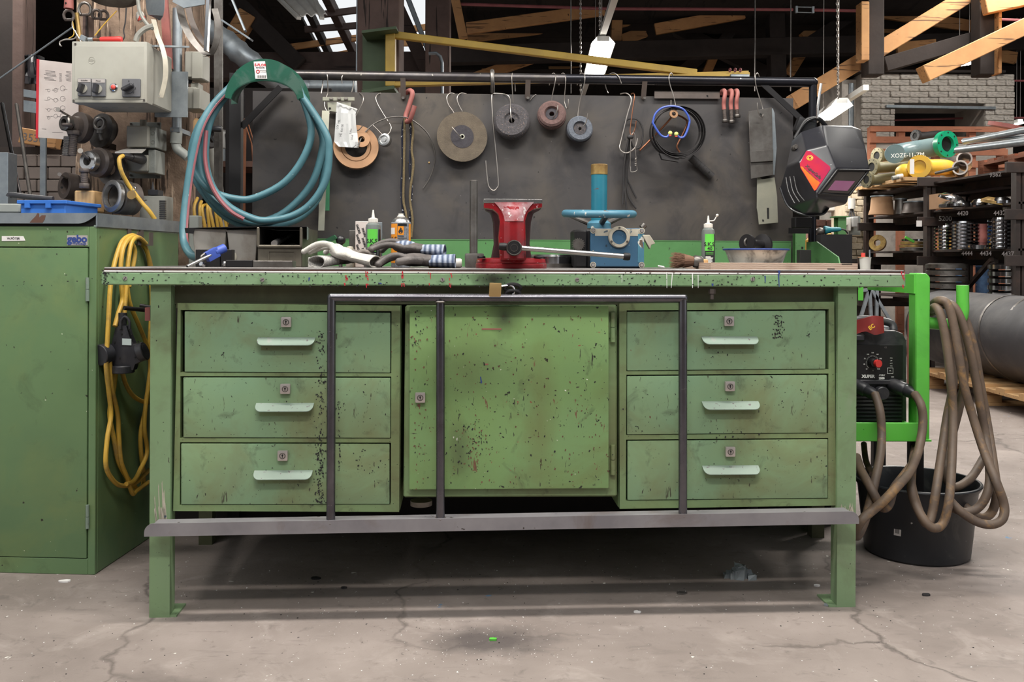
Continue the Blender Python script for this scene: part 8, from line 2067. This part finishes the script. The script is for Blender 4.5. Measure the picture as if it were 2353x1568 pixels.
for (px,y_,r0,h,mt,lab) in ((2026,8.4,.10,.16,'cardboard','brown drum in the far bay of the rack'),(2070,8.3,.055,.13,'dull_steel','cone-shaped steel part in the far bay of the rack'),(2105,8.1,.11,.09,'dark_iron','dark round part in the far rack bay')):
    c = W(px,505,y_); c.z = zS1; t = T('drum_part', lab, 'drum', 'round parts in the far bay'); t.p('body', MB().lathe(c, (0,0,1), [(.001,0),(r0*1.15,0),(r0*1.1,h*.15),(r0,h*.3),(r0*.9,h),(.001,h)], 26), M[mt]); t.p('lid', MB().lathe(c, (0,0,1), [(.001,h),(r0*.98,h),(r0*.98,h+.012),(.001,h+.012)], 26), M['galv']); t.done()
for k,(px,y_,r_,h,mt) in enumerate(((2098,8.1,.11,.03,'dull_steel'),(2098,8.1,.115,.025,'brass_worn'),(2100,8.1,.11,.03,'brass_worn'),(2099,8.1,.10,.02,'chrome'))):
    c = W(px,575,y_); c.z = zS2+sum((.03,.025,.03,.02)[:k]); one(MB().lathe(c, (0,0,1), [(r_*.5,0),(r_,0),(r_,h*.8),(r_*.5,h*.8)], 28, True), 'flat_ring', M[mt], ('lowest','second','third','topmost')[k]+' flat ring of the pile in the far bay', 'ring', 'ring pile in the far bay')
c = W(2018,560,8.5); c.z = zS2+.07; one(MB().lathe(c, (-.8,-1,.3), [(.03,0),(.075,0),(.075,.03),(.03,.03)], 26, True), 'tilted_flange', M['brass_worn'], 'olive flange leaning in the far rack bay', 'flange')
m = MB(); m.bar(W(2080,545,8.0), W(2100,556,8.0), .02, .02); one(m, 'green_tool', M['trolley_green'], 'small bright green tool on the ring pile', 'tool')
# rings below the lower shelf
for k,(px,y_,r_,lab) in enumerate(((2175,7.2,.15,'wide ribbed roll under the shelf beside the post'),(2330,6.7,.17,'wide ribbed roll under the shelf at the right edge'))):
    c = W(px,640,y_); t = T('ribbed_roll', lab, 'roll', 'ribbed rolls'); c.z = .575
    for j in range(6): t.p('rib', MB().lathe(c+V((0,0,.05*j)), (0,0,1), [(r_*.6,0),(r_,0),(r_,.03),(r_*.8,.04),(r_*.6,.04)], 26, True), M['chrome' if k else 'dull_steel'])
    t.done()
c = W(2283,630,6.9); one(MB().lathe(V((c.x,c.y,.75)), (1,-.5,0), [(.06,-.03),(.15,-.03),(.17,0),(.15,.03),(.06,.03)], 32, True), 'dark_wheel', M['dark_iron'], 'dark grooved wheel standing under the lower shelf', 'wheel')
# the person behind the rack
t = T('person', 'person in a blue shirt and jeans standing behind the rack', 'person')
pc = W(2236,640,10.2); X, Y = pc.x, pc.y
def pv(x, y, z): return V((X+x, Y+y, z))
m = MB()
m.tube([pv(0,0,.92),pv(0,0,1.1),pv(0,0,1.38),pv(0,0,1.5)], [.14,.13,.16,.07], 16); m.tube([pv(0,0,1.46),pv(0,0,1.58)], .055, 12); m.ell(pv(0,-.02,1.68), (.075,.095,.115))
m.ell(pv(0,-.115,1.665), (.012,.02,.018)); m.ell(pv(-.078,0,1.67), (.012,.022,.032)); m.ell(pv(.078,0,1.67), (.012,.022,.032))
for s_ in (-1,1):
    m.tube([pv(s_*.09,0,.92),pv(s_*.1,0,.5),pv(s_*.1,.02,.09)], [.085,.062,.045], 12); m.ell(pv(s_*.1,-.05,.045), (.045,.13,.042))
    m.tube([pv(s_*.17,0,1.42),pv(s_*.24,0,1.15),pv(s_*.2,-.18,.98)], [.055,.042,.032], 12)
    hb_ = pv(s_*.19,-.22,.96); m.ell(hb_, (.035,.045,.018))
    for k in range(4): m.tube([hb_+V(((k-1.5)*.018,-.03,0)), hb_+V(((k-1.5)*.02,-.075,-.01)), hb_+V(((k-1.5)*.02,-.1,-.03))], .0085, 6)
    m.tube([hb_+V((-s_*.03,0,0)), hb_+V((-s_*.055,-.04,-.01))], .0095, 6)
mat('skin', (206,160,136), (196,148,124), rough=.6)
mat('hair', (70,52,40), rough=.8)
t.p('body', m, M['skin'], remesh=.012, relax=3)
m = MB(); m.tube([pv(0,0,.86),pv(0,0,1.0),pv(0,0,1.38),pv(0,0,1.5)], [.165,.16,.185,.09], 18)
for s_ in (-1,1): m.tube([pv(s_*.15,0,1.43),pv(s_*.22,0,1.22)], [.075,.066], 12)
t.p('shirt', m, M['shirt_blue'], remesh=.012, relax=3)
m = MB(); m.tube([pv(0,0,.98),pv(0,0,.82)], [.155,.16], 16)
for s_ in (-1,1): m.tube([pv(s_*.085,0,.9),pv(s_*.1,0,.5),pv(s_*.1,.02,.07)], [.10,.08,.068], 14)
t.p('jeans', m, M['jeans'], remesh=.012, relax=3)
m = MB(); m.ell(pv(0,.012,1.715), (.084,.098,.09)); t.p('hair', m, M['hair']); t.done()
# ================================================================= whitewashed brick block
def pieces(root, name, me, locs):
    for l_, s_ in locs:
        o = bpy.data.objects.new(name, me); COL.objects.link(o); o.parent = root; o.location = l_; o.scale = s_
def brickwork(name, label, cat, quads, Yf, bw, bh, mt, mort, depth=.5, seed=1, holes=(), group=None):
    """quads: list of (x0,x1,z0,z1); bricks on the face towards the camera"""
    rn = random.Random(seed); t = T(name, label, cat, group)
    for x0,x1,z0,z1 in quads: t.p('core', MB().bx(x0,x1,Yf+.012,Yf+depth,z0,z1), M[mort])
    root = t.done(); inv = root.matrix_world.inverted()
    b_ = MB(); b_.bx(-.5,.5,-.5,.5,-.5,.5); me = b_.mesh('brick'); me.materials.append(M[mt])
    bm = bmesh.new(); bm.from_mesh(me); bmesh.ops.bevel(bm, geom=list(bm.edges), offset=.07, segments=1, affect='EDGES'); bm.to_mesh(me); bm.free()
    locs = []
    for x0,x1,z0,z1 in quads:
        nr = max(1, round((z1-z0)/bh)); h = (z1-z0)/nr
        for j in range(nr):
            x = x0 - (bw/2 if j % 2 else 0)
            while x < x1-.01:
                a, b = max(x,x0), min(x+bw,x1)
                if b-a > .03: locs.append((inv @ V(((a+b)/2, Yf+.03+rn.uniform(-.012,.006), z0+(j+.5)*h)), (b-a-.004, .09, h-rn.uniform(.002,.006))))
                x += bw
    pieces(root, 'brick', me, locs)
    return root
YK = 10.4
def kx(px): return W(px,300,YK).x
def kz(py): return W(2150,py,YK).z
brickwork('brick_block', 'whitewashed brick block with a dark opening behind the rack', 'brickwork', [(kx(1978),kx(2330),kz(238),kz(170)), (kx(1978),kx(2055),kz(330),kz(238)), (kx(2262),kx(2330),kz(330),kz(238)), (kx(1978),kx(2330),0,kz(330))][:3], YK, .215, .062, 'paint_white_brick', 'mortar', .7)
one(MB().bx(kx(1978),kx(2330),YK+.02,YK+.7,0,kz(330)), 'brick_plinth', M['paint_white_brick'], 'plain lower part of the whitewashed brick block', 'wall')
one(MB().bx(kx(1945),kx(1978),YK+.15,YK+.9,0,kz(178)), 'brick_return', M['paint_white_brick'], 'set-back side of the whitewashed brick block', 'wall')
m = MB(); m.bx(kx(1962),kx(2302),YK-.08,YK+.8,kz(169),kz(164)); one(m, 'cap_sheet', M['beam_dark'], 'dark sheet covering the top of the brick block', 'sheet')
m = MB(); m.bar(W(2035,245,YK-.02), W(2285,249,YK-.02), .06, .03); one(m, 'lintel', M['galv'], 'pale steel lintel over the opening in the brick block', 'lintel')
one(MB().tube([W(1956,192,YK-.15),V((W(1957,480,YK-.15).x,YK-.15,0))], .03, 14), 'riser_pipe', M['galv'], 'grey riser pipe on the side of the brick block', 'pipe')
one(MB().tube([W(2056,276,YK+.5),W(2215,272,YK+.5)], .012, 8), 'tie_rod', M['rod_red'], 'thin red rod seen through the opening in the brick block', 'rod')
for (y0,lab) in ((186,'upper thin red rod right of the brick block'),(271,'lower thin red rod right of the brick block')): one(MB().tube([W(2328,y0,YK+.3),W(2420,y0,YK+.3)], .012, 8), 'tie_rod', M['rod_red'], lab, 'rod')
# orange slatted pallet standing against the block
t = T('slatted_pallet', 'reddish slatted pallet standing on edge behind the pipe bends', 'pallet', 'pallets'); yz = 9.6
for y0,y1 in ((291,302),(315,328),(343,356),(370,384)): m = MB(); pq(2000,2316,y0,y1,yz,yz+.03,m); t.p('slat', m, M['pallet_red'])
for x0 in (2001,2068,2149,2231,2300): q = W(x0,300,yz); m = MB(); m.bx(q.x,q.x+.067,yz+.03,yz+.1,0,W(x0,291,yz).z); t.p('post', m, M['pallet_red'])
t.done()
# cream brick pier with switch box
def bxY(px, y_): return W(px,500,y_).x
YQ = 9.2
z_t = W(1960,430,YQ).z
brickwork('brick_pier', 'cream painted brick pier behind the right end of the bench', 'brickwork', [(bxY(1942,YQ),bxY(1990,YQ),W(1960,760,YQ).z,z_t)], YQ, .11, .062, 'cream_brick', 'cream_brick', .4, 5)
one(MB().bx(bxY(1942,YQ),bxY(1990,YQ),YQ,YQ+.4,0,W(1960,760,YQ).z), 'pier_foot', M['cream_brick'], 'plain foot of the cream brick pier', 'wall')
brickwork('brick_wall', 'low red brick wall between the green columns', 'brickwork', [(bxY(1800,10.0),bxY(1930,10.0),0.62,W(1900,505,10.0).z)], 10.0, .13, .07, 'red_brick', 'mortar', .2, 6)
t = T('switch_cabinet', 'cream switch cabinet with grey boxes on the brick pier', 'switch box'); ye = 9.0
m = MB(); pq(1950,1977,497,540,ye+.12,ye+.14,m); t.p('back_board', m, M['box_side']); m = MB(); pq(1930,1956,500,531,ye,ye+.12,m); t.p('box', m, M['white_plastic'], bevel=.006); m = MB(); pq(1959,1973,498,522,ye,ye+.12,m); t.p('side_box', m, M['tin_white'], bevel=.006)
t.p('switch', MB().cyl(W(1943,513,ye), W(1943,513,ye-.04), .022, n=16), M['white_plastic']); t.p('socket', MB().cyl(W(1934,518,ye), W(1932,518,ye-.05), .03, n=16), M['white_plastic'])
for dx in (-6,0,7): t.p('cable', MB().tube(spl([W(1957+dx*.2,478,ye+.1),W(1957+dx*.6,488,ye+.08),W(1957+dx,499,ye+.06)],4), .008, 6), M['rubber'])
t.p('gland', MB().cyl(W(1957,456,ye+.1), W(1957,480,ye+.1), .035, n=14), M['white_plastic']); t.done()
for (x0,x1,y0,y1,yy,lab) in ((1925,1944,500,632,8.4,'green steel column beside the cream switch cabinet'),(1827,1851,505,575,8.4,'green steel column left of the rail post')):
    t = T('steel_column', lab, 'column', 'green steel columns'); a, b = W(x0,y1,yy), W(x1,y0,yy); mx = (a.x+b.x)/2
    t.p('web', MB().bx(mx-.008,mx+.008,yy,yy+.1,0,b.z), M['splash_green']); t.p('flange', MB().bx(a.x,b.x,yy-.01,yy,0,b.z), M['splash_green']); t.p('flange', MB().bx(a.x,b.x,yy+.1,yy+.11,0,b.z), M['splash_green']); t.p('cap_plate', MB().bx(a.x-.03,b.x+.02,yy-.03,yy+.13,b.z,b.z+.012), M['splash_green'])
    t.p('hole', MB().cyl(W((x0+x1)/2+4,570,yy-.0105), W((x0+x1)/2+4,570,yy-.012), .012, n=10), M['keyhole']); t.done()
t = T('yellow_machine', 'orange-yellow machine with a round guard behind the bench end', 'machine'); yy = 7.2
m = MB(); pq(1876,1912,545,622,yy+.1,yy+.4,m); t.p('housing', m, M['orange_machine'], bevel=.02); t.p('guard', MB().lathe(W(1897,590,yy+.1), (.15,-1,0), [(.001,0),(.085,0),(.085,.02),(.001,.03)], 30), M['orange_machine']); t.p('guard_ring', MB().torus(W(1897,590,yy+.07), (.15,-1,0), .1, .012, 36, 8), M['wire'])
m = MB(); m.bx(W(1876,620,yy).x,W(1925,620,yy).x,yy,yy+.4,0,W(1890,612,yy).z); t.p('table', m, M['box_side']); t.done()
t = T('angle_grinder', 'teal angle grinder lying behind the bench end', 'grinder'); a, b = W(1894,529,7.0), W(1932,527,7.0)
t.p('body', MB().tube(spl([a, a+(b-a)*.4, b],4), [.03,.032,.03,.026,.02,.019,.018,.016,.012], 14), M['makita_teal']); t.p('gear_head', MB().ell(a+V((-.03,0,-.01)), (.035,.03,.03)), M['dull_steel']); t.p('cord', MB().tube(spl([b, b+V((.03,0,-.005)), b+V((.06,.02,-.03))],4), .006, 6), M['rubber'])
m = MB(); m.bx(a.x-.06,b.x+.05,6.9,7.15,0,a.z-.035); t.p('stand', m, M['black_iron']); t.done()
t = T('plug_lead', 'yellow lead with a red plug hanging by the green column', 'cable'); t.p('lead', MB().tube(spl([W(1927,545,8.9),W(1924,558,8.9),W(1914,563,8.9),W(1901,560,8.9),W(1897,548,8.9),W(1902,540,8.9),W(1910,539,8.9)],6), .011, 8), M['cable_yellow']); t.p('plug', MB().cyl(W(1927,546,8.9), W(1936,529,8.97), .032, n=14), M['knob_red']); t.done()
m = MB(); pq(1898,1946,440,485,9.5,9.8,m); one(m, 'pale_cabinet', M['tin_white'], 'pale blue cabinet partly hidden by the helmet', 'cabinet', bevel=.01)
# angle stands and stone base at the lower right background
t = T('angle_stand', 'grey angle-iron stands behind the trolley', 'stand'); yy = 6.4
for a_, b_ in (((1972,748),(1998,664)),((1998,664),(2002,745)),((2004,668),(2050,745)),((1975,668),(2000,666)),((2015,666),(2014,745))): t.p('leg', MB().bar(W(a_[0],a_[1],yy), W(b_[0],b_[1],yy), .02, .02, (0,1,0)), M['galv'])
for px in (1972,2050): q = W(px,746,yy); t.p('leg', MB().bar(q, V((q.x,q.y,0)), .02, .02, (0,1,0)), M['galv'])
t.p('foot_drum', MB().lathe(W(2030,765,yy+.2), (0,0,1), [(.001,0),(.09,0),(.09,.05),(.08,.055),(.001,.055)], 28), M['galv']); t.done()
one(MB().bx(W(1960,700,8.0).x, W(2130,700,8.0).x, 9.0, 9.1, 0, .9), 'stone_base', M['beam_dark'], 'dark rubble wall low behind the trolley', 'wall')
one(MB().tube(spl([V((W(2098,765,6.2).x,6.2,0)),W(2098,742,6.2),W(2104,730,6.2),W(2120,728,6.2)],5), .035, 14), 'red_elbow', M['red_oxide'], 'small red pipe elbow on the floor behind the trolley', 'elbow')
# ================================================================= under the bench and on the floor
one(MB(B).cyl(L(968,1150,.30), L(968,1161,.30), .03, n=26), 'plastic_tub', M['grey_plastic'], 'round pale tub base under the middle cupboard', 'lid', F=B)
for k,(px,w_,hh3,lab) in enumerate(((560,.16,.2,'dark carton standing far under the left drawers'),(1720,.3,.10,'dark box standing far under the right drawers'),(1180,.5,.12,'long dark box far under the middle cupboard'))):
    one(MB(B).bx(lx(px,.8)-w_/2,lx(px,.8)+w_/2,.78,.95,0,hh3), 'floor_box', M['bin_inside'], lab, 'box', 'boxes behind the bench', F=B, bevel=.004)
one(MB(B).bx(lx(392,.76),lx(1935,.76),.76,.765,.0,.80), 'shade_sheet', M['dark_wall'], 'dark sheet added behind the bench to darken the space below', 'sheet', F=B)  # added to deepen the shade under the bench
c = WZ(1700,1329); t = T('glass_shard', 'clump of crushed clear plastic on the floor under the bench', 'shard'); rn = random.Random(21)
m = MB()
for k in range(26):
    q = V((c.x+rn.uniform(-.036,.036), c.y+rn.uniform(-.012,.014), 0)); hgt = .030*(1-abs(q.x-c.x)/.046)+.006; s_ = rn.uniform(.006,.012)
    m.hexa([q+V((a*s_*rn.uniform(.6,1.2), b*s_*rn.uniform(.6,1.2), (0 if z_ == 0 else hgt*rn.uniform(.6,1.1)))) for z_ in (0,1) for a, b in ((-1,-1),(1,-1),(1,1),(-1,1))])
t.p('crumpled_piece', m, M['glass_chunk'], smooth=False); t.done()
for k,(px,py,sx_,mt,lab) in enumerate(((1566,1365,.016,'dull_steel','curved grey chip on the floor left of the crack'),(1133,1472,.013,'trolley_green','small bright green flake on the dark floor patch'),(1464,1409,.010,'paper_white','small white pebble on the floor below the drawers'),(2128,1369,.015,'rubber','small black scrap on the floor below the bucket'),(1908,1393,.018,'glass_chunk','crumpled foil bit by the right front leg'),(149,1338,.018,'paper_white','white paper scrap by the tool cabinet'),(725,1331,.016,'keyhole','black scrap on the floor under the left drawers'),(790,1353,.012,'rubber','black rubber crumb under the left drawers'),(1878,1348,.011,'paper_white','pale pebble near the right front leg'))):
    c = WZ(px,py); m = MB(); rn = random.Random(k)
    pts = [c+V((sx_*math.cos(q)*rn.uniform(.6,1), sx_*.6*math.sin(q)*rn.uniform(.6,1), .0005)) for q in [k2*math.pi/4 for k2 in range(8)]]
    m.prism(pts, (0,0,.004)); one(m, 'floor_scrap', M[mt], lab, 'scrap', 'scraps on the floor')
rn = random.Random(33)
for mt, n_, lab in (('paper_white',360,'tiny pale chips'),('keyhole',240,'tiny dark crumbs')):
    m = MB()
    for k in range(n_):
        y_ = rn.uniform(1.85,2.7) if k % 3 else rn.uniform(2.0,2.25); x_ = rn.uniform(-1.3,1.5) if k % 3 else rn.gauss(-.05,.14)
        s_ = rn.uniform(.0004,.0014) if k % 3 else rn.uniform(.0003,.0008); c = V((x_,y_,0))
        m.hexa([c+V((a*s_*rn.uniform(.6,1.3), b*s_*rn.uniform(.6,1.3), z_*s_*.9)) for z_ in (0,1) for a, b in ((-1,-1),(1,-1),(1,1),(-1,1))])
    o = one(m, 'floor_grit', M[mt], lab+' scattered over the concrete floor', 'grit', None, 'stuff', smooth=False)
